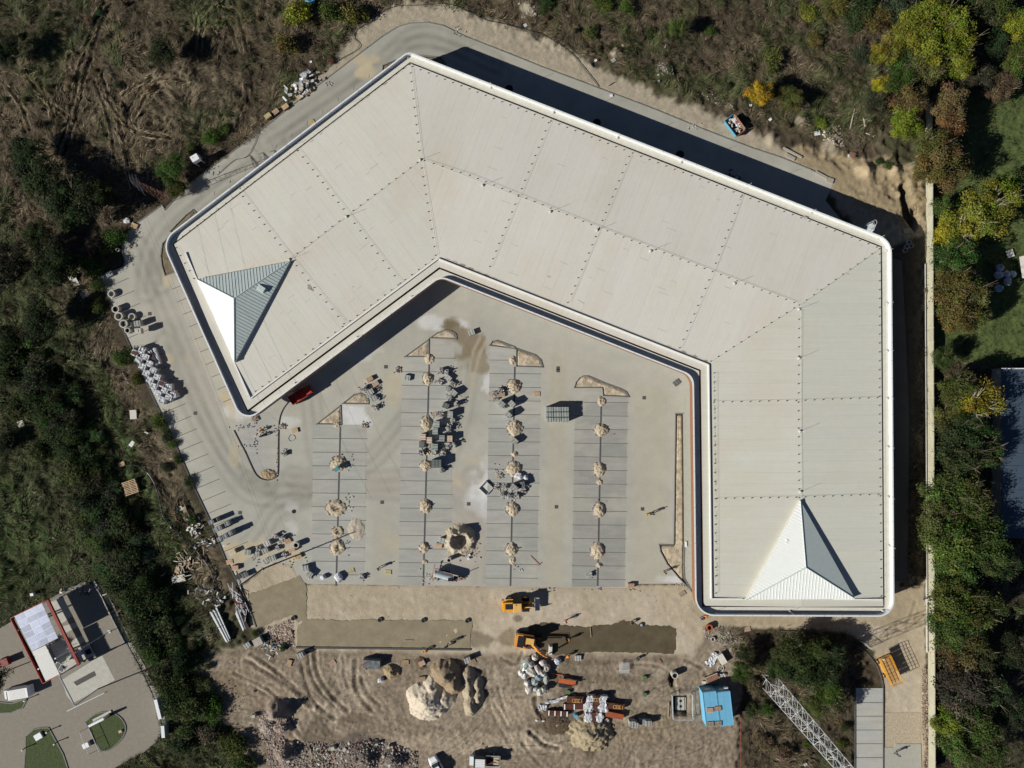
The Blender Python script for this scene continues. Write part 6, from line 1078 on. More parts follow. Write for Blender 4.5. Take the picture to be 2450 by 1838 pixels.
mb = MB(); mb.box((0, 0, 0), (1.3, .5, .4)); part('tool_box', 'dark_metal', t, B((.2, -.75, 1.95), (1.0, .6, .25))); mb = MB(); mb.cyl((-.5, -.85, 1.9), (-.5, -.85, 2.5), .12, n=8); part('filler_cap', 'orange', t, mb)
mb = MB(); mb.cyl((.7, -.15, 1.7), (2.4, -1.0, 3.3), .26, .24, 6); mb.cyl((2.4, -1.0, 3.3), (3.75, -1.75, 2.7), .23, .18, 6); part('boom', 'orange', t, mb)
mb = MB(); mb.cyl((.9, -.45, 1.4), (2.3, -1.15, 2.8), .09, n=6); mb.cyl((1.1, .05, 1.4), (2.45, -.75, 2.8), .09, n=6); part('boom_cylinder', 'steel', t, mb)
mb = MB(); mb.cyl((3.75, -1.75, 2.75), (4.2, -1.85, .9), .17, .13, 6); part('dipper_arm', 'orange', t, mb)
mb = MB(); [mb.tube([(1.0, -.2 + s, 2.05), (2.3, -.85 + s, 3.65), (3.6, -1.6 + s, 3.05)], .025, 4) for s in (-.1, .12)]; part('hydraulic_hose', 'brick_red', t, mb)
mb = MB(); mb.box((4.55, -1.25, .45), (.7, 2.0, .7), .12, .75); part('grading_bucket', 'offwhite', t, mb)
# silver tank trailer
t = thing('tank_trailer', 'silver cylindrical bitumen tank trailer with red frame on the paving', 'tank trailer', (*P(1065, 1374, 0), 0), R(-15))
mb = MB(); mb.cyl((-1.75, 0, 1.25), (1.5, 0, 1.25), .62, n=20); part('tank', 'silver_tank', t, mb); mb = MB(); mb.cyl((-1.95, 0, 1.25), (-1.75, 0, 1.25), .66, n=18); part('tank_end_band', 'offwhite', t, mb)
for y_ in (-.75, .75): part('frame_rail', 'red', t, B((-.1, y_, .62), (4.0, .09, .12)))
part('rear_lamp_bar', 'red', t, B((-2.25, .2, .8), (.08, 2.5, .1))); part('lamp_board', 'red', t, B((-2.3, 1.3, .85), (.1, .35, .25)))
for x_ in (-.5, .35): wheel(t, x_, -.78, .36, .2, 'steel'); wheel(t, x_, .78, .36, .2, 'steel')
mb = MB(); mb.box((1.2, -.2, 1.75), (1.0, .8, .45), .3, .7); part('burner_cover', 'black', t, mb); part('engine', 'dark_metal', t, B((2.1, 0, 1.1), (.8, .8, .6))); mb = MB(); mb.tube([(2.4, .4, .6), (3.4, 0, .6), (2.4, -.4, .6)], .06, 5); part('drawbar', 'red', t, mb); mb = MB(); mb.cyl((2.2, .2, 1.4), (2.2, .2, 2.6), .07, n=6); part('chimney', 'dark_metal', t, mb)
# red tipper body on wheels
t = thing('dump_trailer', 'red tipper truck with open ribbed body parked in the edge of the hall shadow', 'tipper truck', (*P(716, 948, .8), 0), R(32))
part('tailboard_hinge', 'dark_metal', t, B((-1.75, 0, 1.0), (.06, 1.2, .08))); part('body_floor', 'red', t, B((-.1, 0, .95), (3.2, 1.75, .1)))
for y_ in (-.85, .85): part('side_wall', 'red', t, B((-.1, y_, 1.3), (3.2, .08, .6)))
part('front_wall', 'red', t, B((1.5, 0, 1.35), (.08, 1.75, .8))); part('tailgate', 'red', t, B((-1.7, 0, 1.25), (.08, 1.75, .55))); [part('cross_rib', 'darkred', t, B((x_, 0, 1.05), (.08, 1.6, .12))) for x_ in (-1.0, 0)]
mb = MB(); mb.box((2.15, 0, 1.3), (1.15, 1.7, 1.4), 0, .9); part('cab', 'red', t, mb); part('windscreen', 'glass', t, B((2.72, 0, 1.6), (.06, 1.4, .6)))
for x_ in (-1.0, 2.0): wheel(t, x_, -.82, .42, .25, 'red'); wheel(t, x_, .82, .42, .25, 'red')
t = thing('generator', 'small pale wheeled machine between the red tipper and the hall wall', 'machine', (*P(700, 943), 0), .4); part('housing', 'offwhite', t, B((0, 0, .7), (1.1, .6, .5))); wheel(t, .3, -.35, .25, .12, 'steel'); wheel(t, .3, .35, .25, .12, 'steel'); mb = MB(); mb.tube([(-.4, -.3, .9), (-1.2, -.3, 1.1), (-1.2, .3, 1.1), (-.4, .3, .9)], .04, 5); part('handle', 'steel', t, mb)
# scissor lift
c = P(2127.5, 1602, 1.8); t = thing('scissor_lift', 'yellow scissor lift with railed tan platform and ladder-like guard rails', 'scissor lift', (c[0], c[1], 0), R(-66))
part('chassis', 'yellow', t, B((0, 0, .6), (3.6, 1.5, .5))); part('scissor_pack', 'dark_metal', t, B((0, 0, 1.2), (3.4, .9, .7)))
for x_ in (-1.4, 1.4): wheel(t, x_, -.85, .42, .28, 'yellow'); wheel(t, x_, .85, .42, .28, 'yellow')
mat('deck', (0.50, 0.30, 0.12), amt=.15)
for i in range(6):
    for s in (-1, 1): part('deck_panel', 'deck', t, B((-2.2 + .88 * i, s * .5, 1.8), (.84, .95, .05)))
o = MB(); H_ = ((-2.75, -1.0), (2.7, -1.0), (2.7, 1.0), (-2.75, 1.0))
for z in (2.15, 2.5, 2.9):
    for i in range(4): mb = MB(); a, b = H_[i], H_[(i + 1) % 4]; mb.cyl((*a, z), (*b, z), .035, n=5); part('guard_rail', 'yellow', t, mb)
for i in range(9):
    for s in (-1, 1): mb = MB(); mb.cyl((-2.75 + .68 * i, s, 1.8), (-2.75 + .68 * i, s, 2.9), .035, n=5); part('rail_post', 'yellow', t, mb)
part('engine_cover', 'orange', t, B((.2, 1.05, .9), (1.6, .5, .6))); part('control_box', 'wrap', t, B((-2.3, -.3, 2.1), (.4, .25, .5)))
t = thing('steel_fence_panel', 'leaning steel barrier panels on the kerb beside the scissor lift', 'barrier', (*P(2072, 1545, .6), 0), R(-38)); mb = MB(); [mb.cyl((x_, 0, .05), (x_, .2, 1.5), .02, n=4) for x_ in np.arange(-1.2, 1.25, .16)]; mb.cyl((-1.2, .2, 1.5), (1.2, .2, 1.5), .035, n=4); mb.cyl((-1.2, 0, .05), (1.2, 0, .05), .035, n=4); part('bars', 'galv', t, mb)
# site containers: top corners known; 2.7 m tall
for i, (u0, u1) in enumerate(((1671, 1703.2), (1704.3, 1736))):
    c = P((u0 + u1) / 2 + 4.5, 1681); t = thing('site_container', ['left blue site container, lighter along its left side, with pallets on the roof', 'right blue site container with a small white box on its end'][i], 'container', (c[0], c[1], 0), R(-4.7 + 9.4), 'pair of blue site containers'); t.rotation_euler.z = R(7.5 if 0 else 6.5) ; w_ = 2.5; l_ = 6.25
    part('body', 'blue', t, B((0, 0, 1.33), (w_ - .04, l_, 2.62))); 
    for x_ in (-.62, .62): part('roof_panel', 'blue', t, B((x_, 0, 2.68), (1.22, l_ - .06, .05)))
    mb = MB(); [mb.box((s * (w_ / 2 - .04), 0, 2.72), (.09, l_, .09)) for s in (-1, 1)]; part('roof_rail', 'blue', t, mb); part('window', 'offwhite', t, B((0, l_ / 2 + .02, 1.6), (1.0, .06, .8)))
    for z in (.1, 2.6): part('end_beam', 'blue', t, B((0, l_ / 2 + .03, z), (w_, .08, .14)))
    if i: part('air_conditioner', 'white', t, B((.75, l_ / 2 + .25, 1.9), (.7, .45, .5)))
for u, v, r, c, l in [(1699, 1700, 5, (1.35, .95, .6), 'orange-brown crate lid on the roof of the left blue container'), (1718, 1696, 4, (.85, .72, .55), 'grey-brown pallet on the roof of the right blue container, middle'), (1700, 1733, 4, (.75, .65, .52), 'grey-brown pallet at the lower roof edge of the left blue container'), (1719, 1732, 4, (.78, .68, .55), 'grey-brown pallet at the lower roof edge of the right blue container')]:
    pallet(u, v, r, 1, l, c, 2.74)
# skip
c = P(1757, 302, .8); t = thing('skip', 'open blue skip with rusty inside full of white rubbish on the sandy verge', 'skip', (c[0], c[1], 0), R(-53)); mb = MB()
part('skip_floor', 'rust', t, B((0, 0, .15), (3.0, 1.5, .1))); mb = MB(); mb.box((0, -1.0, .75), (3.3, .08, 1.35), 0, 1, 0, R(12)); part('near_side', 'skipblue', t, mb); mb = MB(); mb.box((0, 1.0, .75), (3.3, .08, 1.35), 0, 1, 0, R(-12)); part('far_side', 'rust', t, mb)
for s in (-1, 1): mb = MB(); mb.box((s * 1.7, 0, .8), (.08, 1.95, 1.2), 0, 1, R(s * 15)); part('end_wall', 'rust' if s > 0 else 'skipblue', t, mb)
mb = MB(); mb.box((0, -1.16, 1.38), (3.7, .14, .14)); part('rim', 'skipblue', t, mb)
for k in range(26): mb = MB(); mb.box((random.uniform(-1.4, 1.4), random.uniform(-.6, .8), random.uniform(.75, 1.2)), (random.uniform(.2, .9), random.uniform(.12, .5), .12), random.uniform(0, 3), .8, random.uniform(-.4, .4)); part('rubbish', random.choice(['wrap', 'wrap', 'wrap', 'wood', 'offwhite', 'white', 'brick_red']), t, mb)
t = thing('rubbish_pile', 'grey rubbish pile in white sheeting in the shadow of the hall wall', 'rubbish pile', P3(1762, 423, .3), R(-30))
for k in range(20): mb = MB(); mb.box((random.uniform(-1.6, 1.6), random.uniform(-.8, .8), random.uniform(.2, .7)), (random.uniform(.3, .9), random.uniform(.2, .6), .3), random.uniform(0, 3), .7, random.uniform(-.5, .5)); part('rubbish', random.choice(['wrap', 'foil', 'dark_metal', 'foil']), t, mb)
# white tank on the verge
t = thing('water_tank', 'white boxy water tank standing on a post at the north-west verge', 'tank', P3(418.5, 343, 2.3), R(30)); c = P(466, 379, 2.4); t.location = (*P(468, 379, 2.4), 0)
t.location = (*P(467.5, 379.5, 2.4), 0); mb = MB(); mb.box((0, 0, 2.3), (1.5, 1.25, 1.0), 0, .93); part('tank_body', 'white', t, mb); [part('tank_leg', 'galv', t, B((x_, y_, .9), (.1, .1, 1.8))) for x_ in (-.6, .6) for y_ in (-.5, .5)]; part('lid', 'galv', t, B((-.3, .2, 2.83), (.25, .2, .05)))
# foil bags, sacks
def sack(u, v, w_, d_, h, rot, m, label, cat='sack', grp=None, col=(1, 1, 1), z=0.0, name='rubbish_sack'):
    bm = bmesh.new(); bmesh.ops.create_icosphere(bm, subdivisions=2, radius=1)
    for q in bm.verts: f = 1 + random.uniform(-.13, .13); q.co = Vector((q.co.x * w_ / 2 * f, q.co.y * d_ / 2 * f, (q.co.z * .5 + .5) * h * f))
    me = bpy.data.meshes.new('sack'); bm.to_mesh(me); bm.free(); me.materials.append(MATS[m]); t = thing(name, label, cat, P3(u, v, z + h * .6), R(rot), grp); t.location.z = z; link('sack_body', me, t, color=col); mb = MB(); mb.cyl((w_ * .1, 0, h * .93), (w_ * .15, .05, h * 1.15), .10, .03, 6); link('tied_neck', mb.mesh('tn', m), t, color=col)
    if label is None: auto(t, 'bulging pale rubbish sack' if m == 'foil' else 'white bag', u, v)
    return t
for (u, v, w_, d_, r, c) in [(1280, 1573, 1.1, 1.1, 0, (1.6, 1.5, 1.4)), (1258, 1591, 1.2, 2.6, -25, (.9, 1.05, 1.0)), (1298, 1587, 1.2, 1.1, 0, (1.7, 1.6, 1.7)), (1309, 1598, 1.1, 1.1, 0, (1.2, 1.15, 1.05)), (1270, 1608, 2.4, 1.2, -35, (1.4, 1.35, 1.25)), (1287, 1603, 1.0, 1.7, 25, (1.5, 1.4, 1.35)), (1300, 1611, 1.1, 1.1, 0, (1.1, 1.15, 1.1)), (1254, 1616, 1.3, 1.1, 10, (1.6, 1.6, 1.6)),
                         (1306, 1626, 1.0, 1.4, 0, (1.0, 1.05, .95)), (1279, 1632, 1.2, 1.3, 0, (.9, 1.05, 1.0)), (1262, 1635, 1.2, 1.1, 0, (1.4, 1.35, 1.3)), (1266, 1650, 1.5, 1.3, 40, (1.6, 1.5, 1.4)), (1282, 1648, 1.1, 1.0, 0, (1.2, 1.2, 1.2)), (1291, 1655, 1.1, 1.4, 0, (1.3, 1.35, 1.25)), (1303, 1650, 1.0, 1.2, 0, (1.1, 1.1, 1.0)), (1247, 1610, 1.0, 1.0, 0, (1.7, 1.7, 1.7)), (1271, 1590, 1.2, 1.0, 0, (.8, .85, .9)), (1290, 1620, 1.3, 1.2, 0, (.5, .7, .9))]:
    sack(u, v, w_ * 1.22, d_ * 1.22, random.uniform(.9, 1.5), r, 'foil', None, grp='heap of bulging sacks', col=c)
sack(1334, 1582, 1.5, 1.3, .8, 20, 'foil', 'single round sack with blue and white folds right of the sack heap', grp='heap of bulging sacks', col=(1.4, 1.5, 1.8))
for (u, v, w_, d_, l) in [(2393, 641, 1.6, 1.5, 'crumpled foil sack, topmost beside the garden trees'), (2390, 658, 1.8, 1.5, 'foil sack second from the top in the garden group'), (2408, 656, 1.3, 1.3, 'dark foil sack in the middle of the garden group'), (2424, 657, 1.3, 1.5, 'foil sack farthest right in the garden group'), (2411, 673, 1.5, 1.8, 'tall foil sack in the lower right of the garden group'), (2390, 690, 1.6, 1.6, 'round foil sack, lowest in the garden group')]:
    sack(u, v, w_, d_, 1.1, 0, 'foil', l, grp='foil sacks in the garden', col=(.9, 1.05, 1.3))
for (u, v, w_, d_, h, l) in [(773, 1382, 1.2, 1.0, .8, 'white bag on the paving left of the big torn white bundle'), (810, 1382, 1.6, 1.9, .9, 'big torn white plastic bundle with green inside at the lower paving edge'), (911, 1628, 1.4, .9, .8, 'white rounded bag just below the small brown mound'), (1241, 1140, 1.7, 1.4, .8, 'crumpled teal and white film bundle by the third row of heaps'), (1258, 1143, .9, 1.0, .8, 'smaller film bag beside the crumpled teal bundle'), (303, 528, 1.3, 1.1, .5, 'white sheet bundle in the weeds beside two pallets at the kerb')]: sack(u, v, w_, d_, h, 20, 'wrap', l, 'bag', 'white plastic bags', name='white_bag')
# tarpaulined stack
t = thing('tarpaulin_stack', 'grey plastic-covered block stack with folds left of the sand mounds', 'covered stack', P3(889, 1590, 1.2), R(-3)); t.location.z = 0; bm = bmesh.new(); bmesh.ops.create_cube(bm, size=1); bmesh.ops.subdivide_edges(bm, edges=bm.edges[:], cuts=5, use_grid_fill=True)
for q in bm.verts: q.co = Vector((q.co.x * 3.1 * (1.06 if q.co.z < 0 else 1), q.co.y * 1.5 * (1.1 if q.co.z < 0 else 1), (q.co.z + .5) * 1.3 + random.uniform(-.06, .04)))
me = bpy.data.meshes.new('cover'); bm.to_mesh(me); bm.free(); mat('greyfilm', (.16, .17, .18), rough=.3, amt=.5, scale=4); me.materials.append(MATS['greyfilm']); link('cover', me, t); part('roof_batten', 'darkred', t, B((-1.3, .1, 1.42), (1.2, .1, .08), .6))
# timber packs
def packp(u, v, w_, d_, h, rot, label, wrapm=True, frames=0, m='brownboard', boards=6, white=0):
    t = thing('timber_pack', label, 'timber pack', P3(u, v, h), R(rot), 'packs of brown roofing boards'); t.location.z = .05
    for k in range(boards): part('board_bundle', m, t, B((random.uniform(-.05, .05), (k - (boards - 1) / 2) * d_ / boards, h / 2), (w_, d_ / boards - .02, h * random.uniform(.93, 1))))
    if wrapm:
        for s in (-1, 1):
            bm = bmesh.new(); bmesh.ops.create_grid(bm, x_segments=7, y_segments=7, size=.5)
            for q in bm.verts: q.co = Vector((s * w_ * .34 + q.co.x * w_ * random.uniform(.25, .55) + random.uniform(-.12, .12), q.co.y * d_ * 1.25 + random.uniform(-.15, .15), h + .12 + random.uniform(-.08, .12) - (abs(q.co.y) > .42) * h * .5 - (abs(q.co.x) > .42) * (.1)))
            me = bpy.data.meshes.new('film'); bm.to_mesh(me); bm.free(); me.materials.append(MATS['wrap']); link('plastic_film', me, t)
    for k in range(frames): mb = MB(); [mb.box((.35 * (k % 2) * 2 - .3 + .5 * (i - .5) , 0, h + .3), (.07, .62, .05)) for i in range(3)]; [mb.box((.2 + .35 * (k % 2) * 2 - .3, j * .3, h + .3), (.62, .07, .05)) for j in (-1, 1)]; link('pallet_top', mb.mesh('pt', 'wood'), t, color=(1.5, 1.05, .45))
    for k in range(white): part('white_spacer', 'white', t, B((-w_ / 2 + .25 + (w_ - .5) * k / max(1, white - 1), 0, h + .04), (.22, d_ * 1.02, .08)))
    return t
packp(1376, 1675, 3.0, 1.3, .7, -2, 'brown board pack with a yellow pallet top below a long strip of film', False, 2); packp(1374, 1691, 4.1, 1.0, .5, 0, 'long brown board pack with three white spacers under the upper left pack', False, 0, white=3); packp(1335, 1707, 3.9, .9, .6, -3, 'dark board pack with four white bands, lowest on the left', False, 0, boards=3, white=4)
packp(1428, 1673, 3.6, 1.3, .9, -3, 'film-wrapped board pack with a pale frame, top of the middle column', True, 1); packp(1426, 1692, 3.8, 1.6, .8, -3, 'widest film-wrapped board pack in the middle of the column'); packp(1420, 1716, 3.2, 1.7, .9, 0, 'board pack almost hidden in white film, bottom of the middle column')
packp(1474, 1690, 3.2, 1.1, .8, -4, 'board pack with yellow frames at the right end of the packs', False, 2); packp(1470, 1712, 3.4, 1.0, .8, -12, 'slanted red-brown board pack with film at both ends, lower right', False, 0, 'brick_red')
for (u, v, w_, d_, r, l) in [(1340, 1672, 6.0, .5, 14, 'long twisted strip of white film above the left board packs'), (1297, 1692, 1.6, 1.0, -10, 'crumpled white film left of the board packs'), (1451, 1725, 1.0, .9, 40, 'small crumpled film at the foot of the right board pack'), (1704, 1578, 2.8, 1.4, 45, 'white sheet spread on the ground beside a brown crate'), (1727, 1615, 1.4, .5, -8, 'blue and white rubbish bundle above the blue containers'), (1402, 1700, .1, .1, 0, None)]:
    if l is None: continue
    bm = bmesh.new(); bmesh.ops.create_grid(bm, x_segments=12, y_segments=5, size=.5)
    for q in bm.verts: q.co = Vector((q.co.x * w_ + random.uniform(-.08, .08), q.co.y * d_ + random.uniform(-.1, .1) + math.sin(q.co.x * 7) * .15, .15 + random.uniform(-.1, .15)))
    me = bpy.data.meshes.new('film'); bm.to_mesh(me); bm.free(); me.materials.append(MATS['wrap']); tag(link('plastic_sheet', me, loc=P3(u, v, .15), rz=R(r)), l, 'plastic sheet', 'loose sheets of white film')
# things lying in the shadow at the north-east corner
for (u, v, l) in [(2176, 580, 'top ring of the shaded concrete ring cluster east of the hall'), (2171, 590, 'left ring of the shaded concrete ring cluster east of the hall'), (2181, 588, 'right ring of the shaded concrete ring cluster east of the hall'), (2167, 599, 'lowest ring of the shaded concrete ring cluster east of the hall'), (2190, 810, None)]:
    if l: ringo(u, v, .42, .6, l)
pallet(2170, 552, 5, 1, 'pale pallet with white film in the hall shadow above the ring cluster', (1.5, 1.5, 1.5))
for (u, v, w_, d_, r, l) in [(1896, 366, 4.0, .3, -28, 'long pale concrete beam lying beside the road end'), (1890, 376, 2.0, .6, -28, 'flat concrete slab beside the road end under the long beam'), (1965, 420, 2.6, .5, -28, 'broken concrete kerb piece at the end of the back road'), (1985, 432, 1.3, .9, -20, 'short concrete block at the end of the back road')]:
    mb = MB(); mb.box((0, 0, .12), (w_, d_, .3), 0, .96); tag(link('concrete_slab', mb.mesh('cs', 'concrete'), loc=(*P(u, v), max(0, gz(*P(u, v)))), rz=R(r), color=(.75, .72, .68)), l, 'concrete slab')
# pipes
t = thing('pipe_stack', 'stack of orange plastic pipes over dark pipes right of the sack heap', 'pipe stack', P3(1356, 1632, .3), R(-10))
for k in range(5): mb = MB(); mb.cyl((-1.6, .6 - .17 * k, .5), (1.6, .6 - .17 * k, .5), .08, n=8); part('orange_pipe', 'pipe_orange', t, mb)
for k in range(5): mb = MB(); mb.cyl((-1.4, -.3 - .16 * k, .35), (1.1, -.3 - .16 * k, .35), .075, n=8); part('grey_pipe', 'dark_metal', t, mb)
mb = MB(); mb.box((.8, -.35, .6), (2.9, .16, .08), .42); part('brown_board', 'brownboard', t, mb)
t = thing('loose_pipe', 'single orange pipe lying above the orange pipe stack', 'pipe', P3(1340, 1614.5, .1), R(-10)); mb = MB(); mb.cyl((-1.6, 0, .12), (1.6, 0, .12), .08, n=8); part('pipe_body', 'pipe_orange', t, mb); mb = MB(); mb.cyl((-1.7, 0, .12), (-1.5, 0, .12), .1, n=8); part('pipe_socket', 'pipe_orange', t, mb)
for (u, v, l, n, w_, r, lab) in [(532, 1494, 6.3, 9, .26, -64, 'long bundle of shiny silver pipes lying in the rough ground'), (579, 1483, 3.6, 5, .24, -69, 'shorter grey silver pipe bundle beside the kerb')]:
    t = thing('pipe_bundle', lab, 'pipe bundle', P3(u, v, .3), R(r), 'silver pipe bundles')
    for k in range(n): mb = MB(); o_ = random.uniform(-.25, .25); mb.cyl((-l / 2 + o_, (k - n / 2) * .2, .3 + (k % 3) * .12), (l / 2 + o_, (k - n / 2) * .13, .3 + (k % 3) * .12), .10, n=7); part('pipe', 'galv', t, mb)
t = thing('scrap_heap', 'tangled heap of shiny strips and dark scrap against the slanting kerb', 'scrap heap', P3(572, 1440, .3), R(-62))
for k in range(46): mb = MB(); mb.box((random.gauss(0, 1.3), random.gauss(0, .45), random.uniform(.1, .5)), (random.uniform(.5, 2.2), .09, .05), random.gauss(0, .3), 1, random.uniform(-.2, .2)); part('strip', random.choice(['galv', 'wrap', 'dark_metal', 'white', 'darkred', 'galv']), t, mb)
for (u, v, sx, sy, n, mats_, lab) in [(485, 1413, 1.0, .5, 34, ['dark_metal', 'foil', 'foil', 'black'], 'dark glittering scrap heap in the weeds above the silver pipes'), (521, 1436, 1.3, .6, 44, ['foil', 'dark_metal', 'offwhite', 'black', 'wrap'], 'mixed scrap and white film at the head of the silver pipe bundle'), (648, 1550, 1.0, .8, 44, ['foil', 'wrap', 'tarp_teal', 'dark_metal', 'offwhite', 'wood'], 'grey and teal rubbish heap beside the turquoise-edged crate'),
                              (444, 1352, 1.3, 1.3, 60, ['wood', 'wood', 'wood', 'offwhite'], 'heap of splintered pale planks and broken pallets in the weeds'), (464, 1262, .8, .8, 26, ['white', 'offwhite', 'wrap', 'wood'], 'white boards heaped in the weeds left of the stacked grey pavers'), (497, 1300, 1.0, .6, 34, ['foil', 'wrap', 'dark_metal', 'wood'], 'strewn bright litter between the weeds and the kerb'),
                              (185, 1412, 1.6, .5, 30, ['offwhite', 'concrete', 'rust', 'dark_metal'], 'row of broken blocks along the top of the fuel station'), (2150, 620, .01, .01, 1, ['offwhite'], 'x')]:
    if lab == 'x': continue
    t = thing('scrap_heap', lab, 'scrap heap', P3(u, v, .2))
    if 'splintered' in lab: t.name = 'broken_pallet_heap'
    for k in range(n): mb = MB(); mb.box((random.gauss(0, sx), random.gauss(0, sy), random.uniform(.1, .55)), (random.uniform(.25, .9) * (1.6 if 'planks' in lab else 1), random.uniform(.08, .3) * (.5 if 'planks' in lab else 1), .06), random.uniform(0, 3.1), 1, random.uniform(-.3, .3)); part('scrap_piece', random.choice(mats_), t, mb)
t = thing('crate', 'turquoise-edged pink crate of slats beside the rubbish heap', 'crate', P3(616, 1536, .9), R(28)); t.location.z = 0; part('crate_body', 'tarp_teal', t, B((0, 0, .45), (1.7, 1.4, .9))); mat('pinkish', (.62, .45, .38)); [part('slat', 'pinkish', t, B((0, (k - 3) * .2, .93), (1.6, .12, .04))) for k in range(7)]
for (u, v, w_, d_, h, r, m, lab) in [(1728, 1578, 1.9, 1.05, .8, -60, 'offwhite', 'pinkish brown crate with a lid right of the spread white sheet'), (1704, 1623, 2.4, 1.05, .6, 22, 'rust', 'long rusty open-topped trough above the left blue container'), (1685, 1633.5, .55, .4, .4, 0, 'offwhite', 'small white box at the left end of the rusty trough')]:
    t = thing('crate', lab, 'crate', P3(u, v, h), R(r)); t.location.z = 0; part('crate_body', m, t, B((0, 0, h / 2), (w_, d_, h))); part('crate_rim', 'offwhite', t, B((0, d_ / 2, h), (w_ + .05, .08, .06))); part('crate_rim', 'offwhite', t, B((-w_ / 2, 0, h), (.08, d_, .06)))
# pit tank with railing
t = thing('concrete_tank', 'rounded white concrete tank with two square openings sunk in a square pit', 'tank', (*P(1628.5, 1684, -.6), -2.5)); mb = MB(); a, b = .98, 1.2; mb.prism([(max(-a, min(a, 1.5 * a * math.cos(q))) * .99 if 1 else 0, max(-b, min(b, 1.35 * b * math.sin(q)))) for q in np.linspace(0, 2 * math.pi, 24, endpoint=False)], 0, 1.9); part('tank_body', 'concrete', t, mb)
for y_ in (-.48, .52): part('opening', 'black', t, B((0, y_, 1.9), (.45, .42, .06)))
t = thing('pit_railing', 'low steel railing round the square pit with the concrete tank', 'railing', (0, 0, 0)); Q = [P3(1606, 1658), P3(1654, 1657), P3(1655, 1718), P3(1608, 1718)]; z1 = 1.0
for i in range(4):
    a, b = Vector(Q[i]), Vector(Q[(i + 1) % 4]); mb = MB(); mb.cyl((a.x, a.y, z1), (b.x, b.y, z1), .04, n=5); mb.cyl((a.x, a.y, .5), (b.x, b.y, .5), .03, n=5); part('rail', 'galv', t, mb); mb = MB(); mb.cyl((a.x, a.y, 0), (a.x, a.y, z1 + .1), .06, n=5); part('corner_post', 'dark_metal', t, mb)
mb = MB(); [mb.cyl((x_, -1.0, .25), (x_, 1.0, .25), .02, n=3) for x_ in np.arange(-.9, .95, .18)]; [mb.cyl((-.95, y_, .3), (.95, y_, .3), .02, n=3) for y_ in np.arange(-.95, 1, .18)]; [mb.cyl((-.95, y_, .8), (.95, y_, .8), .02, n=3) for y_ in np.arange(-.95, 1, .3)]; [mb.cyl((x_, y_, 0), (x_, y_, .8), .03, n=3) for x_ in (-.9, .9) for y_ in (-.9, .9)]
tag(link('mesh_cage', mb.mesh('mc', 'galv'), loc=P3(1493, 1596, .3)), 'grey steel wire mesh cage standing on the dug ground', 'wire cage')
for (u, v, r, l) in [(1360, 1656, 0, 'green plastic lid below the orange pipe stack'), (1543, 1622, 20, 'upper small green wheeled cutter in the dug ground'), (1543, 1662, 20, 'lower small green wheeled cutter beside a trench')]:
    t = thing('green_tub' if r == 0 else 'green_cutter', l, 'garden machine' if r else 'lid', P3(u, v, .3), R(r)); t.location.z = .05; mb = MB(); mb.cyl((0, 0, 0), (0, 0, .4), .45, .38, 12); part('housing', 'green_plastic', t, mb)
    if r: mb = MB(); mb.tube([(.2, 0, .4), (1.0, .2, .6), (1.4, .6, .8)], .04, 4); part('handle', 'dark_metal', t, mb)
mb = MB(); mb.cyl((0, 0, 0), (0, 0, .8), .42, .36, 12); t = thing('blue_barrel', 'leaning pale blue barrel left of the bottom film-wrapped board pack', 'barrel', P3(1378, 1714, .6)); t.location.z = 0; part('barrel_body', 'skipblue', t, mb)
for (u, v, r, h, m, l) in [(1123, 1327, .17, .4, 'white', 'white bucket, upper of the pair by the ring of spoil'), (1121, 1337, .2, .4, 'white', 'white bucket, lower of the pair by the ring of spoil')]: mb = MB(); mb.cyl((0, 0, 0), (0, 0, h), r * .85, r, 12); t = thing('bucket', l, 'bucket', P3(u, v, .3), 0, 'white buckets'); t.location.z = .03; part('bucket_body', m, t, mb)
mb = MB(); mb.box((0, 0, .08), (2.2, .06, .06), -.9); mb.box((.9, -.85, .08), (.12, .75, .06), -.9); tag(link('broom', mb.mesh('bm', 'red'), loc=P3(1279, 1340, .05), rz=.1), 'red wide broom lying on the paving at the edge of the third row', 'broom')
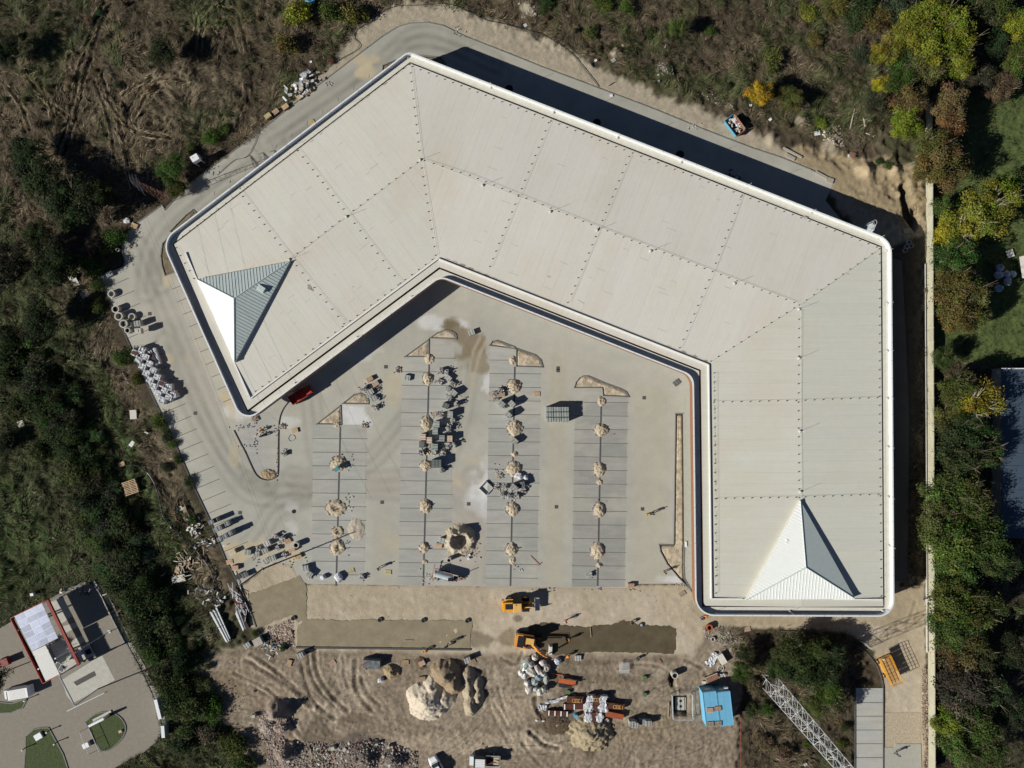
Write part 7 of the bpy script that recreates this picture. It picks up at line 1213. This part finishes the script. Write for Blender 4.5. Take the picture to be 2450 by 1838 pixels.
# flat boards and litter in the weeds
FL = [(179, 672, 2.3, 1.2, -62, 'offwhite', 'large pale rectangular board lying in the dark weeds'), (205, 704, 1.5, 1.3, 30, 'wood', 'beige torn board below the large pale board'), (320, 992, 1.2, 1.7, 4, 'offwhite', 'mottled cream board on the grass left of the wrapped stacks'), (317, 1062, .7, 1.1, -40, 'white', 'small white sheet on the grass above the black hose'), (52, 1014, 1.1, 1.1, 25, 'offwhite', 'square pale board in the thicket at the left edge'),
      (431, 1217, 1.0, .9, 20, 'offwhite', 'square pale board beside the curved rusty strips'), (444, 1220, .8, 1.3, 15, 'wood', 'narrow tan board beside the curved rusty strips'), (428, 1384, 2.4, 1.3, 10, 'offwhite', 'big cut pale panel below the broken pallet heap'), (1954, 320, 1.1, .8, 10, 'white', 'small white sheet on the bank by the spoil heap'), (2038, 372, 1.2, .9, -10, 'rust', 'brown box lid below the brush pile'), (2030, 374, .5, .5, 0, 'white', 'small white litter piece below the brush pile'),
      (1842, 287, .6, .45, 35, 'white', 'small white bowl-like piece above the blue skip'), (1795, 253, .5, .4, 0, 'white', 'white scrap above and right of the blue skip'), (1425, 146, .5, .4, 30, 'white', 'white scrap at the scrub edge above the back road'), (1462, 230, .6, .45, 10, 'white', 'folded white scrap on the edge of the back road'), (1490, 110, .4, .35, 10, 'wood', 'small cream scrap in the scrub'), (1591, 113, .12, .6, -20, 'white', 'thin white stick in the scrub left of the green tree'),
      (1575, 195, .4, .35, 0, 'white', 'white scrap below the grey gravel heap'), (1257, 62, .6, .6, 30, 'wrap', 'grey sheet scrap above the north verge'), (1467, 147, .8, .7, 30, 'offwhite', 'cream slab on the small spoil heap'), (745, 150, .4, .4, 0, 'white', 'white scrap in the scrub at the north-west'), (732, 178, 2.0, 1.0, 40, 'wrap', 'white plaster-stained sheet above the rubbish beside the road'), (686, 217, .6, .9, 0, 'wrap', 'white stain-like scrap left of the rubbish beside the road'),
      (1925, 1826, .6, .5, 30, 'white', 'white paper scrap in the dry grass near the mast'), (354, 1035, .7, .2, -25, 'white', 'thin white strip in the weeds left of the kerb'), (2300, 740, .1, .1, 0, 'x', ''), (1283, 1723, .45, .3, -30, 'white', 'white paper scrap on dark soil, left of two'), (1299, 1724, .5, .25, 5, 'white', 'white paper scrap on dark soil, right of two'), (1335, 1734, .8, .2, 10, 'offwhite', 'thin pale strip on the dark soil'), (1640, 1302 + 0, .4, 1.0, 2, 'white', 'white marker board at the foot of the long bed'), (2200, 1432, .1, .1, 0, 'x', '')]
for (u, v, w_, d_, r, m, l) in FL:
    if m == 'x': continue
    g = gz(*P(u, v)); mb = MB(); mb.box((0, 0, 0), (w_, d_, .04), 0, 1, .06); tag(link('board_scrap', mb.mesh('bs', m), loc=(*P(u, v), max(g, 0) + .22), rz=R(r)), l, 'litter board', 'boards and scraps lying about')
for (u, v, l_, r, m, lab) in [(203, 628, 2.3, -58, 'red', 'red and white steel bar, lower of two in the weeds'), (214, 610, 2.1, -62, 'red', 'red and white steel bar, upper of two in the weeds'), (208, 640, 1.0, -30, 'red', 'short red bar below the two red and white bars'), (300, 905, 2.3, -62, 'white', 'thin white pole in the grass left of the wrapped stacks'), (487, 1322, 2.0, -85, 'wood', 'yellow timber batten by the litter'), (413, 1000, .1, 0, 'x', ''), (570, 1392, 4.0, -70, 'white', 'white lath along the outside of the slanting kerb'),
                              (1463, 201, 1.4, 32, 'dark_metal', 'dark bar on the sandy verge above the back road'), (1599, 1700, 3.0, 88, 'wood', 'pale lath beside the square pit'), (1579, 1583, .9, -60, 'red', 'short red bar on the dirt below the damp sand'), (977, 1533, 1.6, 0, 'wood', 'levelling lath lying on the levelled sand'), (1413, 1513, 1.8, -85, 'wood', 'lath in the dark damp sand')]:
    if m == 'x': continue
    mb = MB(); mb.box((0, 0, 0), (l_, .09, .07)); tag(link('bar', mb.mesh('br', m), loc=P3(u, v, .2), rz=R(r)), lab, 'bar', 'bars and laths lying about')
# guard box bars beside bag: coiled hoses
def hose(name, pts, r, label, m='hose', z=.12, cat='hose'): q = [(*P(a, b), z + max(-.05, gz(*P(a, b)))) for a, b in spline(pts, 5)]; mb = MB(); mb.tube(q, r, 5); return tag(link(name, mb.mesh(name, m)), label, cat)
hose('black_hose', [(298, 1114), (325, 1113), (350, 1127), (366, 1147), (379, 1175), (386, 1205), (395, 1235), (415, 1262), (440, 1285), (462, 1303), (480, 1328), (500, 1352), (512, 1380), (515, 1405), (511, 1430)], .11, 'long thick black hose winding down through the weeds left of the kerb', z=.3)
hose('drain_cable', [(840, 0), (850, 22), (900, 40), (850, 75), (846, 92), (860, 107), (852, 122), (820, 140), (790, 158), (774, 178)], .05, 'thin dark cable snaking across the north-west verge', z=.2)
hose('drain_cable', [(900, 40), (940, 18), (1000, 14), (1080, 13), (1160, 48), (1210, 60), (1290, 82), (1350, 115), (1380, 145), (1432, 209)], .05, 'thin dark cable running along the top of the north verge to the road', z=.2)
hose('drain_cable', [(520, 420), (560, 385), (600, 365), (650, 245), (700, 232), (735, 200)], .04, 'thin cable along the outer kerb of the north-west road', z=.2)
hose('rusty_strip', [(431, 1190), (424, 1205), (422, 1220), (428, 1240), (440, 1250), (452, 1255)], .14, 'curved rusty metal strip in the weeds beside the kerb', 'brownboard', .3, 'metal strip')
hose('rusty_strip', [(441, 1200), (448, 1215), (456, 1235), (466, 1252)], .10, 'second thinner rusty strip right of the curved one', 'rust', .3, 'metal strip')
hose('wire_coil', [(695, 1040), (690, 1050), (697, 1056), (706, 1050), (704, 1042), (696, 1041)], .03, 'loose green wire coil beside the traffic island', 'tarp_teal')
hose('garden_hose', [(1722, 1590), (1716, 1600), (1724, 1607), (1731, 1600), (1727, 1585)], .07, 'grey hose loop beside the pinkish crate', 'steel')
hose('boundary_rope', [(1764, 1520), (1765, 1600), (1767, 1700), (1768, 1838)], .03, 'thin red and white rope line along the right edge of the dirt yard', 'red', 1.2, 'rope')
# litter bars at the thicket: wires
for i, (u, v) in enumerate([(1764, 1522), (1766, 1650), (1768, 1760)]): mb = MB(); mb.cyl((0, 0, 0), (0, 0, 1.3), .05, n=6); tag(link('fence_stake', mb.mesh('fs', 'bark'), loc=P3(u, v, 0)), ['upper', 'middle', 'lower'][i] + ' wooden stake of the red rope line at the yard edge', 'stake', 'stakes of the rope line')
# ------------------------------------------------------------------ vehicles
def car(u, v, rz, label):
    t = thing('parked_car', label, 'car', (*P(u, v, .7), 0), rz); bm = bmesh.new(); bmesh.ops.create_cube(bm, size=1); bmesh.ops.subdivide_edges(bm, edges=bm.edges[:], cuts=4, use_grid_fill=True)
    for q in bm.verts: x_ = q.co.x * 2; q.co = Vector((q.co.x * 4.3, q.co.y * 1.78 * (1 - .16 * abs(x_) ** 4), .62 + q.co.z * .72 * (1 - .2 * abs(x_) ** 3)))
    me = bpy.data.meshes.new('body'); bm.to_mesh(me); bm.free(); me.polygons.foreach_set('use_smooth', [True] * len(me.polygons)); me.materials.append(MATS['white']); link('body', me, t)
    mb = MB(); mb.box((-.25, 0, 1.2), (2.5, 1.5, .55), 0, .78); part('glasshouse', 'glass', t, mb); mb = MB(); mb.box((-.35, 0, 1.5), (1.55, 1.17, .06), 0, .95); part('roof', 'white', t, mb)
    for x_ in (-1.35, 1.35): wheel(t, x_, -.8, .32, .2, 'steel'); wheel(t, x_, .8, .32, .2, 'steel')
    for s in (-1, 1): part('mirror', 'black', t, B((.65, s * .98, 1.0), (.15, .2, .12))); part('headlight', 'offwhite', t, B((2.05, s * .6, .7), (.12, .3, .15)))
    part('wiper_slot', 'black', t, B((1.15, 0, .99), (.1, 1.0, .03)))
car(1046, 1836, R(118), 'white small car at the lower edge, parked nose up beside the dark rubble')
t = thing('pickup_truck', 'white crew-cab flatbed truck at the lower edge with boards in its open bed', 'truck', (*P(1160, 1820, 1.0), 0), R(180)); t.rotation_euler.z = R(178)
mb = MB(); mb.box((2.3, 0, .95), (1.1, 1.85, .75), 0, .88); part('bonnet', 'white', t, mb); mb = MB(); mb.box((1.0, 0, 1.55), (2.3, 1.75, 1.0), 0, .88); part('cab', 'glass', t, mb); part('cab_roof', 'white', t, B((.85, 0, 2.08), (1.75, 1.5, .07))); [part('roof_rib', 'offwhite', t, B((.85, -.5 + .33 * k, 2.13), (1.7, .04, .03))) for k in range(4)]
part('bed_floor', 'brownboard', t, B((-1.5, 0, .95), (2.6, 1.9, .08))); [part('bed_side', 'white', t, B((-1.5, s * .95, 1.15), (2.6, .06, .4))) for s in (-1, 1)]; part('tailgate', 'offwhite', t, B((-2.8, 0, 1.15), (.06, 1.9, .4))); mb = MB(); [mb.box((-2.1, y_, 1.1), (1.0, .35, .06), random.uniform(-.3, .3)) for y_ in (-.5, 0, .5)]; part('load_boards', 'wood', t, mb)
for x_ in (-1.6, 2.0): wheel(t, x_, -.85, .38, .25, 'steel'); wheel(t, x_, .85, .38, .25, 'steel')
[part('mirror', 'black', t, B((1.9, s * 1.1, 1.4), (.15, .25, .25))) for s in (-1, 1)]
t = thing('parked_van', 'white panel van with ribbed roof at the left edge by the fuel station', 'van', (*P(40, 1660, 1.6), 0), R(10))
mb = MB(); mb.box((.4, 0, 1.15), (4.0, 1.9, 1.7), 0, .93); part('body', 'white', t, mb); [part('roof_rib', 'offwhite', t, B((.3, -.7 + .2 * k, 2.02), (2.9, .05, .04))) for k in range(8)]; mb = MB(); mb.box((-2.1, 0, .85), (1.1, 1.8, .8), 0, .85); part('bonnet', 'white', t, mb); mb = MB(); mb.box((-1.6, 0, 1.45), (.5, 1.6, .6), 0, .8); part('windscreen', 'glass', t, mb)
for x_ in (-1.7, 1.6): wheel(t, x_, -.85, .36, .22, 'steel'); wheel(t, x_, .85, .36, .22, 'steel')
mb = MB(); t = thing('red_box_trailer', 'dark red box trailer cut off by the left edge beside the fuel station', 'trailer', (*P(3, 1588, 1), 0), R(22)); part('box', 'darkred', t, B((0, 0, .9), (3.0, 1.3, .9))); wheel(t, 0, -.7, .3, .2, 'steel'); wheel(t, 0, .7, .3, .2, 'steel')
mb = MB(); mb.box((0, 0, .9), (2.0, 1.0, 1.2)); t = thing('blue_tarp', 'blue tarpaulin scrap cut by the top edge left of the north corner', 'tarpaulin', P3(742, 2, .3), R(-15)); part('sheet', 'skipblue', t, B((0, 0, .2), (1.8, .8, .1), 0, .8))
# ------------------------------------------------------------------ fuel station
CZ2 = 4.3; t = thing('station_canopy', 'fuel station canopy with red edge beams, pale panels and ribbed roof', 'canopy', (0, 0, 0)); c4 = [P(24, 1480, CZ2), P(114, 1435, CZ2), P(190, 1590, CZ2), P(102, 1636, CZ2)]
def beam(a, b, z, w_, h, m, nm): a, b = Vector(a), Vector(b); mb = MB(); mb.box(((a.x + b.x) / 2, (a.y + b.y) / 2, z), ((b - a).length + w_, w_, h), math.atan2(b.y - a.y, b.x - a.x)); return part(nm, m, t, mb)
for i in range(4): beam(c4[i], c4[(i + 1) % 4], CZ2 - .2, .10, .45, 'red', 'edge_beam')
beam(P(111.5, 1438, CZ2), P(187, 1590, CZ2), CZ2 - .1, .36, .25, 'darkred', 'main_beam'); beam(P(28, 1484, CZ2 - .3), P(105, 1630, CZ2 - .3), CZ2 - .5, .55, .1, 'black', 'gutter')  # black strip along the canopy gutter, its shadow put into the colour
A_, B_, C_, D_ = [np.array(P(*q, CZ2)) for q in ((35, 1475), (101, 1443), (139, 1526), (77, 1558))]
def lerp2(s, q): return (A_ * (1 - s) + B_ * s) * (1 - q) + (D_ * (1 - s) + C_ * s) * q
for j in range(6):
    for i in range(3):
        g_ = .03; q = [lerp2((i + g_) / 3, (j + g_) / 6), lerp2((i + 1 - g_) / 3, (j + g_) / 6), lerp2((i + 1 - g_) / 3, (j + 1 - g_) / 6), lerp2((i + g_) / 3, (j + 1 - g_) / 6)]; mb = MB(); mb.prism([tuple(p) for p in q], CZ2, CZ2 + .05); c = random.uniform(.75, 1.15) * (1.15 - .05 * j); part('roof_light', 'polycarb', t, mb, color=(c, c, c * 1.03))
mb = MB(); mb.prism([tuple(p) for p in (A_, B_, C_, D_)], CZ2 - .04, CZ2 + .035); part('light_frame', 'white', t, mb)
A_, B_, C_, D_ = [np.array(P(*q, CZ2)) for q in ((77, 1559), (109, 1544), (143, 1613), (110, 1630))]
for j in range(14): q = [lerp2(0, (j + .02) / 14), lerp2(1, (j + .02) / 14), lerp2(1, (j + .9) / 14), lerp2(0, (j + .9) / 14)]; mb = MB(); mb.prism([tuple(p) for p in q], CZ2 - .05, CZ2 + (.07 if j != 2 else -.02)); part('roof_sheet', 'corrugated', t, mb)
mb = MB(); mb.prism([tuple(p) for p in (A_, B_, C_, D_)], CZ2 - .12, CZ2 - .06); part('roof_deck', 'corrugated', t, mb)
for k in range(5): s = .12 + .19 * k; a = np.array(P(101 + 38 * s, 1443 + 83 * s, CZ2)); b = np.array(P(113 + 38 * s, 1440 + 78 * s, CZ2)); beam(a, b, CZ2, .05, .08, 'dark_metal', 'purlin')
for q in ((60, 1500), (95, 1480), (110, 1590), (150, 1565)): mb = MB(); x_, y_ = P(*q, 2); mb.cyl((x_, y_, 0), (x_, y_, CZ2 - .1), .15, n=8); part('column', 'white', t, mb)
for q, r_, l in (((150, 1592), 26, 'grey double-panel unit leaning under the lower end of the canopy'),): tt = thing('panel_unit', l, 'panel unit', P3(*q, 1.0), R(-30)); part('frame', 'steel', tt, B((0, 0, .9), (1.9, 1.25, .1))); [part('glass_pane', 'dark_metal', tt, B((s * .45, 0, .97), (.78, 1.05, .04))) for s in (-1, 1)]; [part('stand', 'steel', tt, B((s * .8, 0, .45), (.08, .9, .9))) for s in (-1, 1)]
tt = thing('fuel_island', 'grey fuel pump island with machinery at the right side of the canopy', 'pump island', P3(200, 1562, .5), R(26)); part('plinth', 'concrete', tt, B((0, 0, .15), (3.4, 2.4, .3))); [part('pump', 'steel', tt, B((x_, .3, .9), (.5, .9, 1.3))) for x_ in (-.9, .3)]; part('dark_hatch', 'black', tt, B((1.2, -.2, .45), (.8, .9, .4)))
tt = thing('lamp_gantry', 'tall lamp post with a long level grey arm over the forecourt', 'lamp post', (0, 0, 0)); a = P3(142, 1617, 7.0); b = P3(179, 1689, 7.0); mb = MB(); mb.cyl(a, b, .13, n=6); part('level_arm', 'steel', tt, mb); mb = MB(); mb.cyl((b[0], b[1], 0), b, .12, n=8); part('post', 'steel', tt, mb); mb = MB(); mb.cyl((a[0], a[1], 0), a, .12, n=8); part('post', 'steel', tt, mb)
for (u0, v0, u1, v1, z, m, l) in [(160, 1702, 250, 1658, .3, 'white', 'long white line barrier rail on the forecourt'), (85, 1485, 155, 1412, 1, 'x', '')]:
    if m == 'x': continue
    mb = MB(); mb.cyl(P3(u0, v0, z), P3(u1, v1, z), .06, n=5); tag(link('horizontal_pole', mb.mesh('hp', m)), l, 'pole')
tt = thing('sign_totem', 'white advertising totem with dark red face standing on the oval grass island', 'sign', (*P(247, 1716), 0), R(27)); part('panel', 'white', tt, B((-.2, 0, 1.1), (3.1, .4, 1.9))); part('red_face', 'darkred', tt, B((1.35, -.25, .9), (.9, .06, 1.3))); part('foot', 'concrete', tt, B((0, .3, .1), (3.8, .5, .2)))
for (u, v, w_, d_, h, r, l) in [(381, 1694, .6, 3.7, 1.9, 14, 'tall narrow white cabinet at the right edge of the forecourt'), (393, 1748, .6, 2.2, 1.7, 4, 'lower white cabinet with three windows by the forecourt bend'), (92, 1762, 1.4, 1.1, .4, 30, 'white square utility cover on the lower left grass island'), (206, 1783, 1.2, .9, .6, 25, 'white flat box with railing between the grass islands'), (40, 1683, .5, .3, .3, 30, 'x'), (288, 1750, .6, .5, .3, 20, 'yellow box on the oval grass island'), (78, 1422, .6, .5, .8, 5, 'pale green bin among the blocks above the canopy')]:
    if l == 'x': continue
    tt = thing('utility_cabinet', l, 'cabinet', P3(u, v, h * .7), R(r)); tt.location.z = .05; part('cabinet_body', 'white' if 'yellow' not in l else 'wood', tt, B((0, 0, h / 2), (w_, d_, h))); part('cabinet_door', 'offwhite', tt, B((w_ / 2 + .01, 0, h / 2), (.03, d_ * .8, h * .8)))
for i, (u, v) in enumerate([(118, 1748), (136, 1776), (60, 1790), (65, 1673)]):
    tt = thing('bollard_lamp', ['dark bollard at the top corner of the lower left grass island', 'dark bollard on the right edge of the lower left grass island', 'pale bollard at the left side of the lower left grass island', 'dark post at the tip of the van island'][i], 'bollard', P3(u, v, .3), 0, 'bollards on the forecourt'); tt.location.z = .1; mb = MB(); mb.cyl((0, 0, 0), (0, 0, 1.0), .09, n=8); part('post', 'dark_metal', tt, mb); mb = MB(); mb.cyl((0, 0, 1.0), (0, 0, 1.15), .15, n=8); part('cap', 'offwhite', tt, mb)
tt = thing('forecourt_railing', 'grey steel railing frame left of the oval grass island', 'railing', (0, 0, 0))
for (a, b) in (((190, 1752), (212, 1806)), ((212, 1742), (238, 1800))):
    mb = MB(); mb.cyl(P3(*a, 1.0), P3(*b, 1.0), .04, n=5); part('rail', 'steel', tt, mb); [part('rail_post', 'steel', tt, (lambda m_: (m_.cyl(P3(a[0] + (b[0] - a[0]) * s, a[1] + (b[1] - a[1]) * s, 0), P3(a[0] + (b[0] - a[0]) * s, a[1] + (b[1] - a[1]) * s, 1.0), .04, n=5), m_)[1])(MB())) for s in (0, .5, 1)]
for (u, v, h, r_, m, l) in [(262, 1511, 10.5, .07, 'wrap', 'slender pale lamp pole standing right of the station canopy'), (627, 1362, 11, .15, 'brownboard', 'tall dark lamp mast at the lower left corner of the paving'), (504, 1507, 5, .06, 'wrap', 'thin pinkish pole above the silver pipe bundle'), (475, 1336, .1, .01, 'x', '')]:
    if m == 'x': continue
    tt = thing('lamp_mast', l, 'lamp mast', (*P(u, v), 0)); mb = MB(); mb.cyl((0, 0, 0), (0, 0, h), r_, r_ * .7, 8); part('pole', m, tt, mb); mb = MB(); mb.box((0, 0, h + .05), (.5, .18, .12), .4); part('lamp_head', 'dark_metal', tt, mb); part('base_plate', 'steel', tt, B((0, 0, .06), (.5, .5, .1)))
t = thing('scrap_heap', 'heap of white sheeting and broken pallets beside the north-west road', 'scrap heap', P3(730, 205, .3), R(38))
for k in range(60): mb = MB(); mb.box((random.gauss(0, 1.7), random.gauss(0, .7), random.uniform(.1, .9)), (random.uniform(.3, 1.1), random.uniform(.15, .5), .06), random.uniform(0, 3.1), 1, random.uniform(-.4, .4)); part('scrap_piece', random.choice(['white', 'wrap', 'wrap', 'offwhite', 'wood', 'foil']), t, mb)
# right edge: shed roof and garden things
t = thing('garden_shed', 'dark blue-grey flat roofed shed cut off by the right edge behind the trees', 'shed', (0, 0, 0)); a = P(2396, 882, 3); b = P(2396, 1288, 3); mb = MB(); mb.box((a[0] + 8, (a[1] + b[1]) / 2, 1.45), (15.6, abs(a[1] - b[1]), 2.9)); part('wall', 'wall', t, mb)
n = 14
for k in range(n): mb = MB(); y0 = a[1] + (b[1] - a[1]) * (k + .5) / n; mb.box((a[0] + 8, y0, 2.98), (16, abs(a[1] - b[1]) / n - .05, .08)); part('roof_sheet', 'darkroof', t, mb)
mb = MB(); mb.box((a[0] + 8, a[1], 3.06), (16, .18, .1)); part('ridge_trim', 'white', t, mb)
t = thing('garden_pavilion', 'small tiled garden building corner at the right edge above the foil sacks', 'outbuilding', P3(2446, 640, 1.5), R(8)); part('wall', 'wall', t, B((1.2, 0, 1.1), (3.0, 4.0, 2.2))); [part('roof_tile_row', 'wood', t, B((1.1, -1.8 + .45 * k, 2.25 + .02 * (k % 2)), (3.3, .42, .08))) for k in range(9)]; part('dark_window', 'black', t, B((.1, .4, 2.32), (.9, .5, .04)))
tag(link('paved_pad', (lambda m_: (m_.box((0, 0, 0), (1.3, 1.4, .1)), m_.mesh('pp', 'offwhite'))[1])(MB()), loc=P3(2417, 607, .2), rz=.3), 'small pale paved pad beside the garden building', 'paved pad')
# ------------------------------------------------------------------ people
def person_mesh(name, verts, edges, radii, root=0):
    me = bpy.data.meshes.new(name + '_s'); me.from_pydata(verts, edges, []); me.update(); o = bpy.data.objects.new(name + '_s', me); COL.objects.link(o); md = o.modifiers.new('s', 'SKIN')
    for i, r_ in enumerate(radii): v_ = me.skin_vertices[0].data[i]; v_.radius = (r_, r_ * .85) if i in (1, 2) else (r_, r_); v_.use_root = i == root
    o.modifiers.new('d', 'SUBSURF').levels = 1; dg = bpy.context.evaluated_depsgraph_get(); dg.update(); out = bpy.data.meshes.new_from_object(o.evaluated_get(dg)); out.name = name; bpy.data.objects.remove(o); return out
E_ = [(0, 1), (1, 2), (2, 3), (3, 4), (2, 5), (5, 6), (6, 7), (7, 8), (2, 9), (9, 10), (10, 11), (11, 12), (0, 13), (13, 14), (14, 15), (15, 16), (0, 17), (17, 18), (18, 19), (19, 20), (8, 21), (8, 22), (8, 23), (12, 24), (12, 25), (12, 26)]
RD = [.15, .16, .17, .06, .105, .085, .06, .045, .04, .085, .06, .045, .04, .10, .09, .06, .05, .10, .09, .06, .05, .014, .014, .014, .014, .014, .014]
def pose(kind):
    f = dict(stand=[(0, 0, .95), (0, 0, 1.15), (0, 0, 1.38), (.02, 0, 1.5), (.04, 0, 1.63), (0, .2, 1.4), (.03, .26, 1.15), (.15, .26, .92), (.22, .26, .88), (0, -.2, 1.4), (.03, -.26, 1.15), (.18, -.24, .95), (.25, -.22, .93), (0, .1, .9), (.04, .12, .5), (.0, .13, .08), (.18, .14, .04), (0, -.1, .9), (-.02, -.12, .5), (-.06, -.13, .08), (.12, -.14, .04)],
             walk=[(0, 0, .95), (.02, 0, 1.15), (.05, 0, 1.38), (.08, 0, 1.5), (.11, 0, 1.62), (.05, .2, 1.38), (-.1, .25, 1.15), (-.15, .25, .93), (-.13, .25, .86), (.05, -.2, 1.38), (.2, -.25, 1.17), (.38, -.24, 1.05), (.45, -.23, 1.05), (0, .1, .9), (.22, .12, .52), (.25, .13, .08), (.42, .14, .05), (0, -.1, .9), (-.08, -.12, .5), (-.36, -.13, .14), (-.22, -.14, .04)],
             bend=[(0, 0, .85), (.2, 0, 1.0), (.42, 0, 1.08), (.53, 0, 1.08), (.64, 0, 1.04), (.42, .2, 1.05), (.5, .24, .8), (.56, .2, .55), (.6, .18, .48), (.42, -.2, 1.05), (.5, -.24, .8), (.6, -.2, .56), (.65, -.18, .5), (0, .1, .8), (.12, .14, .45), (.0, .14, .08), (.18, .16, .04), (0, -.1, .8), (.1, -.14, .45), (-.05, -.14, .08), (.13, -.16, .04)],
             crouch=[(0, 0, .42), (.08, 0, .62), (.22, 0, .82), (.30, 0, .90), (.38, 0, .98), (.22, .2, .82), (.36, .26, .6), (.52, .2, .42), (.58, .18, .38), (.22, -.2, .82), (.36, -.26, .6), (.52, -.2, .42), (.58, -.18, .38), (0, .12, .4), (.38, .18, .45), (.2, .18, .08), (.36, .19, .04), (0, -.12, .4), (.38, -.18, .42), (.18, -.18, .08), (.34, -.19, .04)])[kind]
    for hnd, s in ((8, 1), (12, -1)):
        h = Vector(f[hnd]); 
        for k in (-1, 0, 1): f = f + [tuple(h + Vector((.06, .025 * k, -.05 - .01 * (k == 0))))]
    return f
PM = {}
for k in ('stand', 'walk', 'bend', 'crouch'):
    me = person_mesh('person_body', pose(k), E_, RD); hip = pose(k)[0]; hd = Vector(pose(k)[4]); nk = Vector(pose(k)[3])
    for nm in ('trousers', 'vest_dark', 'skin'): me.materials.append(MATS[nm])
    hands = [Vector(pose(k)[i]) for i in (8, 12)]; el = [Vector(pose(k)[i]) for i in (7, 11)]
    for p in me.polygons:
        c = p.center; d1 = min((c - h).length for h in hands + el); p.use_smooth = True
        p.material_index = 2 if ((c - hd).length < .16 or d1 < .12) else (0 if (c.z < hip[2] + .02 and c.x < hip[0] + .45) else 1)
    PM[k] = me
def person(u, v, kind, rz, vest, label, hat=None):
    me = PM[kind].copy(); me.materials[1] = MATS[vest]; t = thing('person', label, 'person', P3(u, v, .8), R(rz), 'workers on the site'); t.location.z = .06; link('body', me, t); hd = Vector(pose(kind)[4]); mb = MB(); mb.sphere((hd.x, hd.y, hd.z + .03), .125, 10, 4, half=True, sq=(1.1, .95, .9)); link('cap' if not hat else 'helmet', mb.mesh('cap', hat or 'black'), t)
    mb = MB(); mb.box((hd.x + .11, hd.y, hd.z - .03), (.05, .03, .04)); link('nose', mb.mesh('nose', 'skin'), t); mb = MB(); [mb.box((hd.x + .10, hd.y + s * .035, hd.z + .005), (.02, .02, .015)) for s in (-1, 1)]; link('eyes', mb.mesh('eyes', 'black'), t); return t
person(1022.6, 1557, 'bend', 190, 'vest_orange', 'worker in orange bending over the kerb below the levelled sand'); person(1071, 1546, 'bend', 200, 'vest_dark', 'worker in dark clothes bending at the kerb beside a man in white'); person(1079, 1538, 'stand', 210, 'vest_white', 'worker in a white top standing on the levelled sand')
person(1362, 1531, 'stand', 180, 'vest_orange', 'worker in bright orange standing in the damp sand right of the excavator'); person(1355.4, 1486, 'walk', 175, 'vest_red', 'worker in red with a long level at the upper edge of the damp sand'); person(1355, 1573, 'bend', 40, 'vest_orange', 'worker in orange below the damp sand next to the sack heap')
person(1516, 1490, 'crouch', 200, 'vest_dark', 'worker in dark clothes crouching at the upper edge of the damp sand'); person(1524, 1580, 'crouch', 30, 'vest_dark', 'worker in dark clothes crouching below the dark damp sand'); person(629, 1028, 'crouch', 200, 'vest_orange', 'worker with an orange top laying stones on the traffic island'); person(630, 1042, 'bend', 200, 'vest_dark', 'worker in dark clothes bending on the traffic island')
person(905, 1361, 'walk', 30, 'vest_dark', 'worker in dark clothes walking at the lower edge of the parking bays'); person(1679, 1482, 'bend', 40, 'vest_dark', 'worker in brown bending below the hall corner, left of two'); person(1691, 1478, 'bend', 120, 'vest_orange', 'worker in orange-brown below the hall corner, right of two'); person(2146, 1804, 'walk', 20, 'vest_dark', 'worker in dark clothes on the new paving at the lower right')
person(1591, 1370, 'stand', 60, 'vest_dark', 'worker in dark clothes standing beside the curved bed at the lower right'); person(2214, 1435, 'bend', 0, 'vest_white', 'worker in white leaning over the boundary wall'); person(1561, 1229, 'walk', 30, 'vest_dark', 'worker in dark clothes pushing a small machine on the right-hand lane')
mb = MB(); mb.cyl((-1.1, -.5, .9), (.9, .1, .9), .03, n=4); tag(link('levelling_staff', mb.mesh('st', 'white'), loc=P3(1345, 1484, .5), rz=-.2), 'thin white staff held by the worker in red', 'staff')
t = thing('plate_compactor', 'small yellow compactor in front of the walking worker on the right-hand lane', 'compactor', P3(1553, 1231, .3), .3); t.location.z = .03; part('base_plate', 'dark_metal', t, B((0, 0, .08), (.7, .5, .12))); part('motor', 'yellow', t, B((-.05, 0, .35), (.4, .35, .35))); mb = MB(); mb.tube([(.2, -.15, .4), (.9, -.15, 1.0), (.9, .15, 1.0), (.2, .15, .4)], .025, 4); part('handle', 'dark_metal', t, mb)
flush()
